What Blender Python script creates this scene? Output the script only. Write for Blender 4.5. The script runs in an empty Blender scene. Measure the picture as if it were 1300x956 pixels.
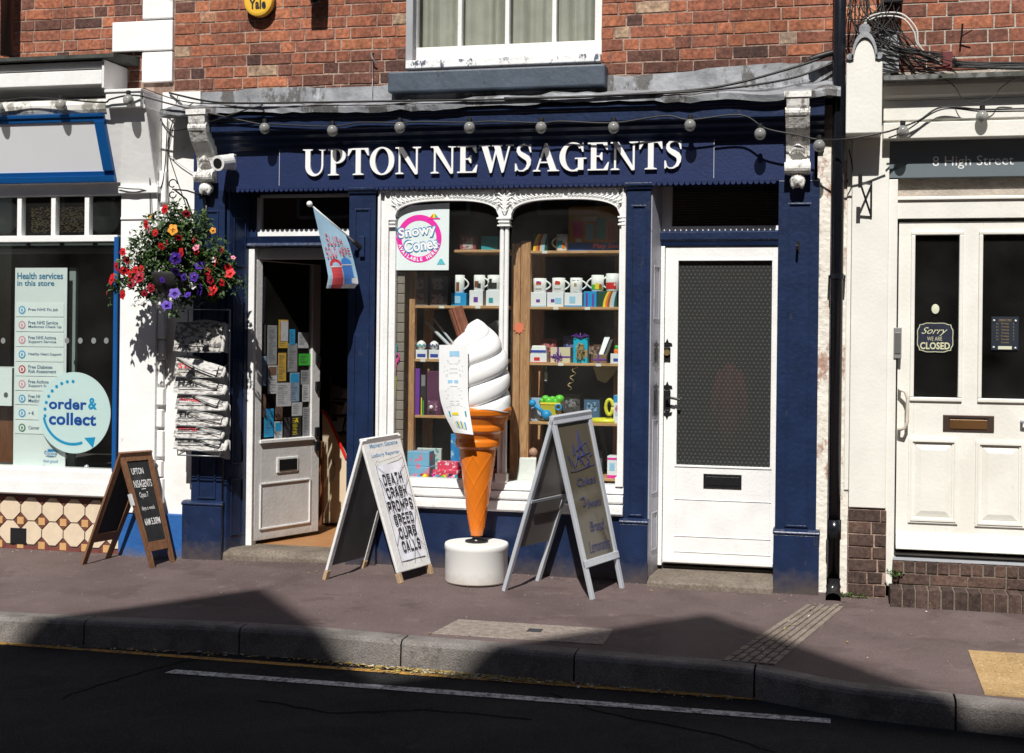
import bpy, bmesh, math, random
from mathutils import Vector, Matrix
random.seed(7)
C = bpy.context.scene.collection
# ---------------------------------------------------------------- camera
FPX = 1700.0; ROLL = .0114; PSI = math.atan(FPX/7050); DIST = 8.57; EYE = 1.6
cam = bpy.data.cameras.new('camera'); co = bpy.data.objects.new('camera', cam); C.objects.link(co)
cam.sensor_fit = 'HORIZONTAL'; cam.sensor_width = 36; cam.lens = 36*FPX/1300
cam.shift_y = -45/1300.0
cam.clip_end = 500; cam.clip_start = .1
_r = Vector((math.cos(PSI), math.sin(PSI), 0)); _u = Vector((0, 0, 1)); _f = Vector((-math.sin(PSI), math.cos(PSI), 0))
ir = _r*math.cos(ROLL)+_u*math.sin(ROLL); iu = _u*math.cos(ROLL)-_r*math.sin(ROLL)
m = Matrix((ir, iu, -_f)).transposed().to_4x4(); m.translation = (0, -DIST, EYE)
co.matrix_world = m
S = bpy.context.scene; S.camera = co
S.render.resolution_x = 1024; S.render.resolution_y = 753
# ---------------------------------------------------------------- light
SUN_T = 1.2; SUN_A = .045                       # tangent of the elevation, drift towards -X
w = bpy.data.worlds.new("World"); S.world = w; w.use_nodes = True
nt = w.node_tree; bg = nt.nodes['Background']
sky = nt.nodes.new('ShaderNodeTexSky'); sky.sky_type = 'NISHITA'; sky.sun_disc = False
sky.sun_elevation = math.atan(SUN_T); sky.sun_rotation = math.radians(180-2.6)
nt.links.new(sky.outputs[0], bg.inputs[0]); bg.inputs[1].default_value = .05
sl = bpy.data.lights.new('sun', 'SUN'); sl.energy = 5.0; sl.angle = math.radians(.5); sl.color = (1, .965, .905)
so = bpy.data.objects.new('sun', sl); C.objects.link(so); so.location = (0, -10, 20)
so.rotation_euler = Vector((-SUN_A, 1, -SUN_T)).to_track_quat('-Z', 'Y').to_euler()
S.view_settings.view_transform = 'Standard'; S.view_settings.look = 'None'
S.view_settings.exposure = .24; S.view_settings.gamma = 1
S.render.engine = 'CYCLES'
# ---------------------------------------------------------------- reading points of the photograph onto real planes
def ray(u, v):
    x, y = u-650, v-433
    c, s = math.cos(ROLL), math.sin(ROLL)
    a, b = (x*c+y*s)/FPX, (-x*s+y*c)/FPX
    return (a*math.cos(PSI)-math.sin(PSI), a*math.sin(PSI)+math.cos(PSI), -b)
def P(u, v, Y=0.0):
    r = ray(u, v); t = (Y+DIST)/r[1]
    return Vector((r[0]*t, Y, EYE+r[2]*t))
def gz(X, Y):
    return .035+.035*Y+.025*math.exp(-((X+2.9)/1.0)**2)*max(0, min(1, (Y+1.2)/.8))
def G(u, v, dz=0):
    z = 0
    for i in range(10):
        r = ray(u, v); t = (z-EYE)/r[2]; x, y = r[0]*t, r[1]*t-DIST
        z = gz(x, y)+dz
    return Vector((x, y, z))
def R(u0, v0, u1, v1, Y=0.0):       # rectangle x0,x1,z0,z1; v's read at the middle of the span
    um = (u0+u1)/2; vm = (v0+v1)/2
    return P(u0, vm, Y).x, P(u1, vm, Y).x, P(um, v1, Y).z, P(um, v0, Y).z
# ---------------------------------------------------------------- mesh helpers
class MB:
    def __init__(s): s.v = []; s.f = []; s.tone = []; s.mi = []; s.cur = 0
    def face(s, pts, tone=None):
        n = len(s.v); s.v += [tuple(p) for p in pts]; s.f.append(tuple(range(n, n+len(pts)))); s.mi.append(s.cur)
        s.tone += [tone or 0]*len(pts); return s
    def add(s, vs, fs, tone=0):
        n = len(s.v); s.v += [tuple(p) for p in vs]; s.f += [tuple(i+n for i in f) for f in fs]
        s.mi += [s.cur]*len(fs); s.tone += [tone]*len(vs); return s
    def box(s, x0, x1, y0, y1, z0, z1, tone=0):
        if x0 > x1: x0, x1 = x1, x0
        if y0 > y1: y0, y1 = y1, y0
        if z0 > z1: z0, z1 = z1, z0
        return s.add([(x0,y0,z0),(x1,y0,z0),(x1,y1,z0),(x0,y1,z0),(x0,y0,z1),(x1,y0,z1),(x1,y1,z1),(x0,y1,z1)],
              [(0,3,2,1),(4,5,6,7),(0,1,5,4),(1,2,6,5),(2,3,7,6),(3,0,4,7)], tone)
    def boxm(s, fn, a0, a1, b0, b1, h0, h1):
        m = MB().box(a0, a1, b0, b1, h0, h1)
        return s.add([fn(*p) for p in m.v], m.f)
    def hexa(s, b, t):               # bottom 4 points, top 4 points
        return s.add(list(b)+list(t), [(0,3,2,1),(4,5,6,7),(0,1,5,4),(1,2,6,5),(2,3,7,6),(3,0,4,7)])
    def prismx(s, prof, x0, x1):     # profile of (y,z) extruded along X
        n = len(prof)
        return s.add([(x0, y, z) for y, z in prof]+[(x1, y, z) for y, z in prof],
            [tuple(range(n-1, -1, -1)), tuple(range(n, 2*n))]+[(i, (i+1) % n, n+(i+1) % n, n+i) for i in range(n)])
    def prismy(s, prof, y0, y1):     # profile of (x,z) extruded along Y
        n = len(prof)
        return s.add([(x, y0, z) for x, z in prof]+[(x, y1, z) for x, z in prof],
            [tuple(range(n-1, -1, -1)), tuple(range(n, 2*n))]+[(i, (i+1) % n, n+(i+1) % n, n+i) for i in range(n)])
    def prismz(s, prof, z0, z1):
        n = len(prof)
        return s.add([(x, y, z0) for x, y in prof]+[(x, y, z1) for x, y in prof],
            [tuple(range(n-1, -1, -1)), tuple(range(n, 2*n))]+[(i, (i+1) % n, n+(i+1) % n, n+i) for i in range(n)])
    def tube(s, pts, r, n=6, cap=True):
        pts = [Vector(p) for p in pts]; k = len(pts); vs = []
        rr = r if isinstance(r, (list, tuple)) else [r]*k
        up = Vector((.13, .27, 1)).normalized()
        for i, p in enumerate(pts):
            d = (pts[min(i+1, k-1)]-pts[max(i-1, 0)]).normalized()
            a = d.cross(up)
            if a.length < .05: a = d.cross(Vector((1, 0, 0)))
            a.normalize(); b = d.cross(a).normalized()
            for j in range(n):
                t = 2*math.pi*j/n; vs.append(p+(a*math.cos(t)+b*math.sin(t))*rr[i])
        fs = [(i*n+j, i*n+(j+1) % n, (i+1)*n+(j+1) % n, (i+1)*n+j) for i in range(k-1) for j in range(n)]
        if cap: fs += [tuple(range(n-1, -1, -1)), tuple(range((k-1)*n, k*n))]
        return s.add(vs, fs)
    def lathe(s, prof, c=(0, 0, 0), n=32, cap=True, rf=None):
        vs = []; k = len(prof)
        for r, z in prof:
            for j in range(n):
                t = 2*math.pi*j/n; q = r*(rf(t, z) if rf else 1)
                vs.append((c[0]+q*math.cos(t), c[1]+q*math.sin(t), c[2]+z))
        fs = [(i*n+j, i*n+(j+1) % n, (i+1)*n+(j+1) % n, (i+1)*n+j) for i in range(k-1) for j in range(n)]
        if cap: fs += [tuple(range(n-1, -1, -1)), tuple(range((k-1)*n, k*n))]
        return s.add(vs, fs)
    def ball(s, c, r, sz=1, n=14, k=8):
        return s.lathe([(max(r*math.sin(math.pi*i/k), r*.02), -r*sz*math.cos(math.pi*i/k)) for i in range(k+1)], c, n)
    def disc(s, x, z, rx, rz, Y, n=28):
        return s.face([(x+rx*math.cos(2*math.pi*i/n), Y, z+rz*math.sin(2*math.pi*i/n)) for i in range(n)])
    def quad(s, x0, x1, z0, z1, Y):
        return s.face([(x0, Y, z0), (x1, Y, z0), (x1, Y, z1), (x0, Y, z1)])
    def map(s, fn): s.v = [tuple(fn(*p)) for p in s.v]; return s
    def build(s, name, mats, parent=None, smooth=False, bevel=0, recalc=True):
        if not isinstance(mats, (list, tuple)): mats = [mats]
        me = bpy.data.meshes.new(name)
        off = Vector((0, 0, 0)); q = parent
        while q: off += q.location; q = q.parent
        me.from_pydata([Vector(p)-off for p in s.v], [], s.f)
        for mt in mats: me.materials.append(mt)
        me.polygons.foreach_set('material_index', s.mi)
        if any(s.tone):
            at = me.attributes.new('tone', 'FLOAT', 'POINT'); at.data.foreach_set('value', s.tone)
        if recalc:
            b = bmesh.new(); b.from_mesh(me); bmesh.ops.recalc_face_normals(b, faces=b.faces); b.to_mesh(me); b.free()
        if smooth: me.polygons.foreach_set('use_smooth', [True]*len(me.polygons))
        me.update()
        o = bpy.data.objects.new(name, me); C.objects.link(o)
        if parent: o.parent = parent
        if bevel:
            md = o.modifiers.new('bevel', 'BEVEL'); md.width = bevel; md.segments = 2; md.limit_method = 'ANGLE'; md.angle_limit = math.radians(40)
        return o
def tag(o, label, cat, group=None):
    o['label'] = label; o['category'] = cat
    if group: o['group'] = group
    return o
def thing(name, loc, label, cat, group=None):
    o = bpy.data.objects.new(name, None); C.objects.link(o); o.location = loc; o.empty_display_size = .1
    return tag(o, label, cat, group)
def struct(o): o['kind'] = 'structure'; return o
def kids(o): return [c for c in bpy.data.objects if c.parent == o]
def dup(root, loc, label=None, parent=None, ch=None):
    r = root.copy(); C.objects.link(r); r.location = loc; r.parent = parent
    if label: r['label'] = label
    for c in (ch if ch is not None else kids(root)):
        k = c.copy(); C.objects.link(k); k.parent = r
        for g in kids(c):
            q = g.copy(); C.objects.link(q); q.parent = k
    return r
# ---------------------------------------------------------------- materials
MATS = {}
def M(name, col, rough=.5, var=.08, vs=6, bump=.0, bs=80, metal=0, spec=.5, dirt=None, coat=0):
    """plain painted/solid surface; dirt=(colour, scale, threshold, strength) patches, or 'splash' mud near the ground"""
    if name in MATS: return MATS[name]
    m = bpy.data.materials.new(name); m.use_nodes = True; n = m.node_tree.nodes; L = m.node_tree.links
    p = n['Principled BSDF']; p.inputs['Roughness'].default_value = rough; p.inputs['Metallic'].default_value = metal
    p.inputs['Specular IOR Level'].default_value = spec; p.inputs['Coat Weight'].default_value = coat
    tc = n.new('ShaderNodeTexCoord'); ge = n.new('ShaderNodeNewGeometry')
    no = n.new('ShaderNodeTexNoise'); no.inputs['Scale'].default_value = vs; no.inputs['Detail'].default_value = 6
    L.new(ge.outputs['Position'], no.inputs['Vector'])
    mx = n.new('ShaderNodeMix'); mx.data_type = 'RGBA'
    mx.inputs[6].default_value = tuple(min(1, c*(1-var)) for c in col)+(1,)
    mx.inputs[7].default_value = tuple(min(1, c*(1+var)) for c in col)+(1,)
    rp = n.new('ShaderNodeMapRange'); rp.inputs[1].default_value = .3; rp.inputs[2].default_value = .7
    L.new(no.outputs['Fac'], rp.inputs[0]); L.new(rp.outputs[0], mx.inputs[0]); out = mx.outputs[2]
    for d in (dirt or []):
        if d[0] == 'splash':
            _, dc, z0, z1, st = d
            sx = n.new('ShaderNodeSeparateXYZ'); L.new(ge.outputs['Position'], sx.inputs[0])
            n2 = n.new('ShaderNodeTexNoise'); n2.inputs['Scale'].default_value = 14; n2.inputs['Detail'].default_value = 8
            n2.inputs['Roughness'].default_value = .75
            L.new(ge.outputs['Position'], n2.inputs['Vector'])
            a = n.new('ShaderNodeMath'); a.operation = 'MULTIPLY_ADD'; a.inputs[1].default_value = -(z1-z0)*1.6; a.inputs[2].default_value = (z1-z0)*.8
            L.new(n2.outputs['Fac'], a.inputs[0])
            b = n.new('ShaderNodeMath'); b.operation = 'ADD'; L.new(a.outputs[0], b.inputs[0]); L.new(sx.outputs[2], b.inputs[1])
            r2 = n.new('ShaderNodeMapRange'); r2.inputs[1].default_value = z0; r2.inputs[2].default_value = z1
            r2.inputs[3].default_value = st; r2.inputs[4].default_value = 0; L.new(b.outputs[0], r2.inputs[0])
        else:
            dc, sc, th, st = d
            n2 = n.new('ShaderNodeTexNoise'); n2.inputs['Scale'].default_value = sc; n2.inputs['Detail'].default_value = 9
            n2.inputs['Roughness'].default_value = .7
            mp = n.new('ShaderNodeMapping'); mp.inputs['Scale'].default_value = (1, 1, .45); mp.inputs['Location'].default_value = (th*31, 3, 7)
            L.new(ge.outputs['Position'], mp.inputs[0]); L.new(mp.outputs[0], n2.inputs['Vector'])
            r2 = n.new('ShaderNodeMapRange'); r2.inputs[1].default_value = th; r2.inputs[2].default_value = th+.05
            r2.inputs[3].default_value = 0; r2.inputs[4].default_value = st; L.new(n2.outputs['Fac'], r2.inputs[0])
        m2 = n.new('ShaderNodeMix'); m2.data_type = 'RGBA'; L.new(r2.outputs[0], m2.inputs[0]); L.new(out, m2.inputs[6])
        m2.inputs[7].default_value = tuple(dc)+(1,); out = m2.outputs[2]
    L.new(out, p.inputs['Base Color'])
    if bump:
        n3 = n.new('ShaderNodeTexNoise'); n3.inputs['Scale'].default_value = bs; n3.inputs['Detail'].default_value = 5
        L.new(ge.outputs['Position'], n3.inputs['Vector'])
        bp = n.new('ShaderNodeBump'); bp.inputs['Strength'].default_value = bump; bp.inputs['Distance'].default_value = .01
        L.new(n3.outputs['Fac'], bp.inputs['Height']); L.new(bp.outputs[0], p.inputs['Normal'])
    MATS[name] = m; return m
def ramp(n, stops):
    r = n.new('ShaderNodeValToRGB'); e = r.color_ramp.elements
    while len(e) < len(stops): e.new(.5)
    for i, (p, c) in enumerate(stops): e[i].position = p; e[i].color = tuple(c)+(1,)
    return r
def brick_mat(name, stops, soot=.45):
    m = bpy.data.materials.new(name); m.use_nodes = True; n = m.node_tree.nodes; L = m.node_tree.links; p = n['Principled BSDF']
    at = n.new('ShaderNodeAttribute'); at.attribute_name = 'tone'; ge = n.new('ShaderNodeNewGeometry')
    r = ramp(n, stops); L.new(at.outputs['Fac'], r.inputs[0])
    no = n.new('ShaderNodeTexNoise'); no.inputs['Scale'].default_value = 16; no.inputs['Detail'].default_value = 9; no.inputs['Roughness'].default_value = .7
    L.new(ge.outputs['Position'], no.inputs['Vector'])
    mr = n.new('ShaderNodeMapRange'); mr.inputs[1].default_value = .46; mr.inputs[2].default_value = .66; mr.inputs[4].default_value = soot
    L.new(no.outputs['Fac'], mr.inputs[0])
    mx = n.new('ShaderNodeMix'); mx.data_type = 'RGBA'; L.new(mr.outputs[0], mx.inputs[0]); L.new(r.outputs[0], mx.inputs[6]); mx.inputs[7].default_value = (.05, .032, .028, 1)
    nl = n.new('ShaderNodeTexNoise'); nl.inputs['Scale'].default_value = 2.3; nl.inputs['Detail'].default_value = 4; L.new(ge.outputs['Position'], nl.inputs['Vector'])
    ml = n.new('ShaderNodeMapRange'); ml.inputs[1].default_value = .35; ml.inputs[2].default_value = .65; ml.inputs[3].default_value = .8; ml.inputs[4].default_value = 1.3; L.new(nl.outputs['Fac'], ml.inputs[0])
    nm = n.new('ShaderNodeTexNoise'); nm.inputs['Scale'].default_value = 38; nm.inputs['Detail'].default_value = 5; L.new(ge.outputs['Position'], nm.inputs['Vector'])
    mm = n.new('ShaderNodeMapRange'); mm.inputs[1].default_value = .3; mm.inputs[2].default_value = .7; mm.inputs[3].default_value = .6; mm.inputs[4].default_value = 1.35; L.new(nm.outputs['Fac'], mm.inputs[0])
    mq = n.new('ShaderNodeMath'); mq.operation = 'MULTIPLY'; L.new(ml.outputs[0], mq.inputs[0]); L.new(mm.outputs[0], mq.inputs[1])
    sc = n.new('ShaderNodeVectorMath'); sc.operation = 'SCALE'; L.new(mx.outputs[2], sc.inputs[0]); L.new(mq.outputs[0], sc.inputs['Scale'])
    n2 = n.new('ShaderNodeTexNoise'); n2.inputs['Scale'].default_value = 90; n2.inputs['Detail'].default_value = 6
    L.new(ge.outputs['Position'], n2.inputs['Vector'])
    mr2 = n.new('ShaderNodeMapRange'); mr2.inputs[1].default_value = .62; mr2.inputs[2].default_value = .7; mr2.inputs[4].default_value = .55
    L.new(n2.outputs['Fac'], mr2.inputs[0])
    m3 = n.new('ShaderNodeMix'); m3.data_type = 'RGBA'; L.new(mr2.outputs[0], m3.inputs[0]); L.new(sc.outputs[0], m3.inputs[6]); m3.inputs[7].default_value = (.33, .2, .14, 1)
    L.new(m3.outputs[2], p.inputs['Base Color']); p.inputs['Roughness'].default_value = .9; p.inputs['Specular IOR Level'].default_value = .25
    bp = n.new('ShaderNodeBump'); bp.inputs['Strength'].default_value = .6; bp.inputs['Distance'].default_value = .012
    L.new(no.outputs['Fac'], bp.inputs['Height']); b2 = n.new('ShaderNodeBump'); b2.inputs['Strength'].default_value = .35; b2.inputs['Distance'].default_value = .004
    L.new(n2.outputs['Fac'], b2.inputs['Height']); L.new(bp.outputs[0], b2.inputs['Normal']); L.new(b2.outputs[0], p.inputs['Normal'])
    return m
def glass_mat(name, tint=(.93, .95, .94), rough=0.0, ior=1.5, gl=1.0):
    m = bpy.data.materials.new(name); m.use_nodes = True; n = m.node_tree.nodes; L = m.node_tree.links; n.remove(n['Principled BSDF'])
    tr = n.new('ShaderNodeBsdfTransparent'); tr.inputs[0].default_value = tuple(tint)+(1,)
    g = n.new('ShaderNodeBsdfGlossy'); g.inputs['Roughness'].default_value = rough; g.inputs[0].default_value = (gl, gl, gl, 1)
    f = n.new('ShaderNodeFresnel'); f.inputs[0].default_value = ior
    ge = n.new('ShaderNodeNewGeometry'); inv = n.new('ShaderNodeMath'); inv.operation = 'SUBTRACT'; inv.inputs[0].default_value = 1; L.new(ge.outputs['Backfacing'], inv.inputs[1])
    mu = n.new('ShaderNodeMath'); mu.operation = 'MULTIPLY'; L.new(f.outputs[0], mu.inputs[0]); L.new(inv.outputs[0], mu.inputs[1])
    mx = n.new('ShaderNodeMixShader'); L.new(mu.outputs[0], mx.inputs[0]); L.new(tr.outputs[0], mx.inputs[1]); L.new(g.outputs[0], mx.inputs[2])
    du = n.new('ShaderNodeBsdfDiffuse'); du.inputs[0].default_value = (.75, .73, .7, 1)
    dn_ = n.new('ShaderNodeTexNoise'); dn_.inputs['Scale'].default_value = 2.2; dn_.inputs['Detail'].default_value = 8; L.new(ge.outputs['Position'], dn_.inputs['Vector'])
    dm = n.new('ShaderNodeMapRange'); dm.inputs[1].default_value = .3; dm.inputs[2].default_value = .75; dm.inputs[3].default_value = .001; dm.inputs[4].default_value = .013; L.new(dn_.outputs['Fac'], dm.inputs[0])
    m2 = n.new('ShaderNodeMixShader'); L.new(dm.outputs[0], m2.inputs[0]); L.new(mx.outputs[0], m2.inputs[1]); L.new(du.outputs[0], m2.inputs[2])
    L.new(m2.outputs[0], n['Material Output'].inputs[0]); return m
def wood_mat(name, a, b, axis='Z', scale=9, rough=.55):
    m = bpy.data.materials.new(name); m.use_nodes = True; n = m.node_tree.nodes; L = m.node_tree.links; p = n['Principled BSDF']
    ge = n.new('ShaderNodeTexCoord'); mp = n.new('ShaderNodeMapping')
    mp.inputs['Scale'].default_value = {'Z': (1, 1, .08), 'X': (.08, 1, 1), 'Y': (1, .08, 1)}[axis]
    L.new(ge.outputs['Object'], mp.inputs[0])
    no = n.new('ShaderNodeTexNoise'); no.inputs['Scale'].default_value = scale*5; no.inputs['Detail'].default_value = 7; no.inputs['Distortion'].default_value = 1.2
    L.new(mp.outputs[0], no.inputs['Vector'])
    r = ramp(n, [(.3, a), (.52, b), (.6, a), (.75, b)]); L.new(no.outputs['Fac'], r.inputs[0]); L.new(r.outputs[0], p.inputs['Base Color'])
    p.inputs['Roughness'].default_value = rough
    bp = n.new('ShaderNodeBump'); bp.inputs['Strength'].default_value = .2; bp.inputs['Distance'].default_value = .003
    L.new(no.outputs['Fac'], bp.inputs['Height']); L.new(bp.outputs[0], p.inputs['Normal']); return m
def ground_mat(name, cols, s1, s2, bump, rough=.85, specks=None, patches=None, spec=.3):
    m = bpy.data.materials.new(name); m.use_nodes = True; n = m.node_tree.nodes; L = m.node_tree.links; p = n['Principled BSDF']
    ge = n.new('ShaderNodeNewGeometry')
    a = n.new('ShaderNodeTexNoise'); a.inputs['Scale'].default_value = s1; a.inputs['Detail'].default_value = 8; a.inputs['Roughness'].default_value = .6
    b = n.new('ShaderNodeTexNoise'); b.inputs['Scale'].default_value = s2; b.inputs['Detail'].default_value = 4
    for q in (a, b): L.new(ge.outputs['Position'], q.inputs['Vector'])
    r = ramp(n, [(.25, cols[0]), (.5, cols[1]), (.75, cols[2])]); L.new(a.outputs['Fac'], r.inputs[0]); out = r.outputs[0]
    mr = n.new('ShaderNodeMapRange'); mr.inputs[1].default_value = .3; mr.inputs[2].default_value = .7; mr.inputs[3].default_value = .72; mr.inputs[4].default_value = 1.3
    L.new(b.outputs['Fac'], mr.inputs[0])
    vm = n.new('ShaderNodeVectorMath'); vm.operation = 'SCALE'; L.new(out, vm.inputs[0]); L.new(mr.outputs[0], vm.inputs['Scale']); out = vm.outputs[0]
    if patches:
        for sc_, th_, pc_, st_ in patches:
            q = n.new('ShaderNodeTexNoise'); q.inputs['Scale'].default_value = sc_; q.inputs['Detail'].default_value = 7; q.inputs['Roughness'].default_value = .65; q.inputs['Distortion'].default_value = .4
            L.new(ge.outputs['Position'], q.inputs['Vector']); m0 = n.new('ShaderNodeMapRange'); m0.inputs[1].default_value = th_; m0.inputs[2].default_value = th_+.07; m0.inputs[4].default_value = st_
            L.new(q.outputs['Fac'], m0.inputs[0]); mz = n.new('ShaderNodeMix'); mz.data_type = 'RGBA'; L.new(m0.outputs[0], mz.inputs[0]); L.new(out, mz.inputs[6]); mz.inputs[7].default_value = tuple(pc_)+(1,); out = mz.outputs[2]
    if specks:
        v = n.new('ShaderNodeTexVoronoi'); v.inputs['Scale'].default_value = specks[0]; L.new(ge.outputs['Position'], v.inputs['Vector'])
        m1 = n.new('ShaderNodeMapRange'); m1.inputs[1].default_value = specks[1]; m1.inputs[2].default_value = specks[1]+.06; m1.inputs[3].default_value = specks[3]; m1.inputs[4].default_value = 0
        L.new(v.outputs['Distance'], m1.inputs[0]); mx = n.new('ShaderNodeMix'); mx.data_type = 'RGBA'
        L.new(m1.outputs[0], mx.inputs[0]); L.new(out, mx.inputs[6]); mx.inputs[7].default_value = tuple(specks[2])+(1,); out = mx.outputs[2]
    L.new(out, p.inputs['Base Color']); p.inputs['Roughness'].default_value = rough; p.inputs['Specular IOR Level'].default_value = spec
    bp = n.new('ShaderNodeBump'); bp.inputs['Strength'].default_value = bump; bp.inputs['Distance'].default_value = .006
    L.new(b.outputs['Fac'], bp.inputs['Height']); L.new(bp.outputs[0], p.inputs['Normal']); return m
def island_mat(name, stops, rough=.5, trans=.0):
    m = bpy.data.materials.new(name); m.use_nodes = True; n = m.node_tree.nodes; L = m.node_tree.links; p = n['Principled BSDF']
    ge = n.new('ShaderNodeNewGeometry'); r = ramp(n, stops); L.new(ge.outputs['Random Per Island'], r.inputs[0]); L.new(r.outputs[0], p.inputs['Base Color'])
    p.inputs['Roughness'].default_value = rough
    if trans:
        t = n.new('ShaderNodeBsdfTranslucent'); L.new(r.outputs[0], t.inputs[0]); mx = n.new('ShaderNodeMixShader'); mx.inputs[0].default_value = trans
        L.new(p.outputs[0], mx.inputs[1]); L.new(t.outputs[0], mx.inputs[2]); L.new(mx.outputs[0], n['Material Output'].inputs[0])
    return m
def print_mat(name, a, b, scale=40, sx=1, thr=.5):
    """two-colour print: small blocky marks as on newsprint or a photo on a box"""
    m = bpy.data.materials.new(name); m.use_nodes = True; n = m.node_tree.nodes; L = m.node_tree.links; p = n['Principled BSDF']
    tc = n.new('ShaderNodeNewGeometry'); mp = n.new('ShaderNodeMapping'); mp.inputs['Scale'].default_value = (sx, 1, 1)
    L.new(tc.outputs['Position'], mp.inputs[0]); v = n.new('ShaderNodeTexNoise'); v.inputs['Scale'].default_value = scale; v.inputs['Detail'].default_value = 2
    L.new(mp.outputs[0], v.inputs['Vector']); r = ramp(n, [(thr-.04, a), (thr+.04, b)]); L.new(v.outputs['Fac'], r.inputs[0])
    L.new(r.outputs[0], p.inputs['Base Color']); p.inputs['Roughness'].default_value = .6; return m
navy = M('navy_paint', (.009, .0205, .062), .36, .22, 7, .3, 30, dirt=[((.045, .05, .065), 11, .6, .4), ((.16, .17, .19), 42, .74, .5), ('splash', (.09, .07, .055), .03, .2, .85)])
navy2 = M('navy_fascia_paint', (.013, .025, .085), .4, .12, 4, .15, 50, dirt=[((.04, .05, .09), 18, .64, .5)])
white = M('white_gloss_paint', (.79, .79, .785), .35, .05, 7, .18, 45, dirt=[((.72, .715, .7), 3, .55, .5), ((.35, .32, .29), 13, .67, .6), ((.3, .26, .22), 50, .73, .6)])
whitewall = M('white_masonry_paint', (.82, .815, .81), .7, .05, 5, .2, 22, dirt=[((.28, .24, .2), 9, .68, .8)])
cream = M('ivory_paint', (.74, .73, .68), .4, .05, 5, .16, 45, dirt=[((.68, .66, .6), 2.5, .55, .5), ((.4, .34, .26), 16, .68, .5), ((.3, .25, .2), 55, .73, .5)])
peel = M('flaking_white_paint', (.74, .7, .63), .85, .12, 9, .9, 30, dirt=[((.3, .13, .08), 4, .55, .8), ((.16, .12, .1), 7, .62, .8), ((.55, .47, .38), 12, .56, .6)])
bluewall = M('blue_masonry_paint', (.015, .1, .33), .6, .12, 6, .5, 25, dirt=[('splash', (.14, .11, .08), .02, .12, .9)])
blueframe = M('blue_sign_paint', (.004, .085, .29), .4, .05, 5, .05)
signwhite = M('white_sign_panel', (.82, .83, .86), .35, .02, 2)
lead = M('lead_flashing', (.24, .25, .27), .6, .35, 7, .8, 18, dirt=[((.06, .055, .05), 6, .52, .85), ((.42, .44, .47), 9, .6, .6)])
slate = M('slate_paint_sill', (.06, .08, .11), .5, .15, 8, .3, 30, dirt=[((.02, .02, .025), 10, .62, .7)])
darkroof = M('dark_felt', (.045, .05, .045), .85, .3, 12, .5, 40)
stone = ground_mat('concrete_step', [(.1, .082, .066), (.15, .125, .1), (.2, .165, .135)], 6, 60, .5)
mortar = M('mortar', (.35, .25, .2), .95, .25, 12, .8, 60, dirt=[((.14, .08, .06), 5, .5, .7)])
mortar2 = M('pale_mortar', (.4, .35, .3), .95, .2, 12, .8, 60)
BR = [(0, (.06, .035, .032)), (.15, (.12, .055, .042)), (.35, (.23, .088, .058)), (.6, (.33, .118, .066)), (.88, (.43, .165, .085)), (.96, (.36, .25, .17)), (1, (.24, .2, .2))]
brickm = brick_mat('red_brick', BR)
brickd = brick_mat('brown_plinth_brick', [(0, (.035, .025, .022)), (.5, (.065, .043, .036)), (1, (.1, .06, .047))], .35)
glass = glass_mat('window_glass')
black = M('black_iron', (.012, .012, .013), .35, .1, 20, .1)
blackcable = M('black_cable', (.012, .012, .012), .5, .1)
pipe_m = M('black_pipe_paint', (.008, .009, .013), .22, .2, 10, .05, dirt=[('splash', (.06, .05, .04), .0, .2, .5)])
greycable = M('grey_cable', (.5, .5, .48), .5, .1)
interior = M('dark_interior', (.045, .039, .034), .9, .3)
pine = wood_mat('pine', (.55, .31, .15), (.36, .17, .075))
pinex = wood_mat('pine_shelf', (.58, .36, .18), (.42, .22, .09), 'X')
boardwood = wood_mat('stained_wood', (.22, .105, .05), (.13, .06, .03))
floorwood = wood_mat('floorboard', (.4, .2, .08), (.3, .14, .055), 'X')
alu = M('aluminium', (.54, .57, .62), .32, .06, 10, metal=.3)
paper = M('paper', (.78, .79, .8), .6, .03)
curt = M('curtain_cloth', (.36, .345, .30), .9, .1, 9)
def solid(name, c, rough=.5, spec=.5): return M(name, c, rough, .03, spec=spec)
ink = solid('black_ink', (.012, .012, .014), .6)
blueink = solid('blue_ink', (.02, .05, .33), .6)
cyan = solid('bright_blue', (.01, .27, .6)); pink = solid('magenta', (.75, .02, .32)); red = solid('red', (.6, .015, .012)); yellow = solid('yellow', (.8, .62, .03))
green = solid('green', (.05, .45, .04)); orange = solid('orange', (.8, .17, .015)); gold = M('gold_wrap', (.55, .42, .2), .3, .1, metal=.4); purple = solid('purple', (.14, .03, .3))
teal = solid('teal', (.02, .3, .36)); ltblue = solid('light_blue', (.3, .55, .75)); cream2 = solid('cream_board', (.62, .5, .36)); grey = solid('mid_grey', (.2, .2, .21)); brown = solid('brown', (.2, .07, .03))
china = M('white_china', (.8, .8, .79), .15, .01)
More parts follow.
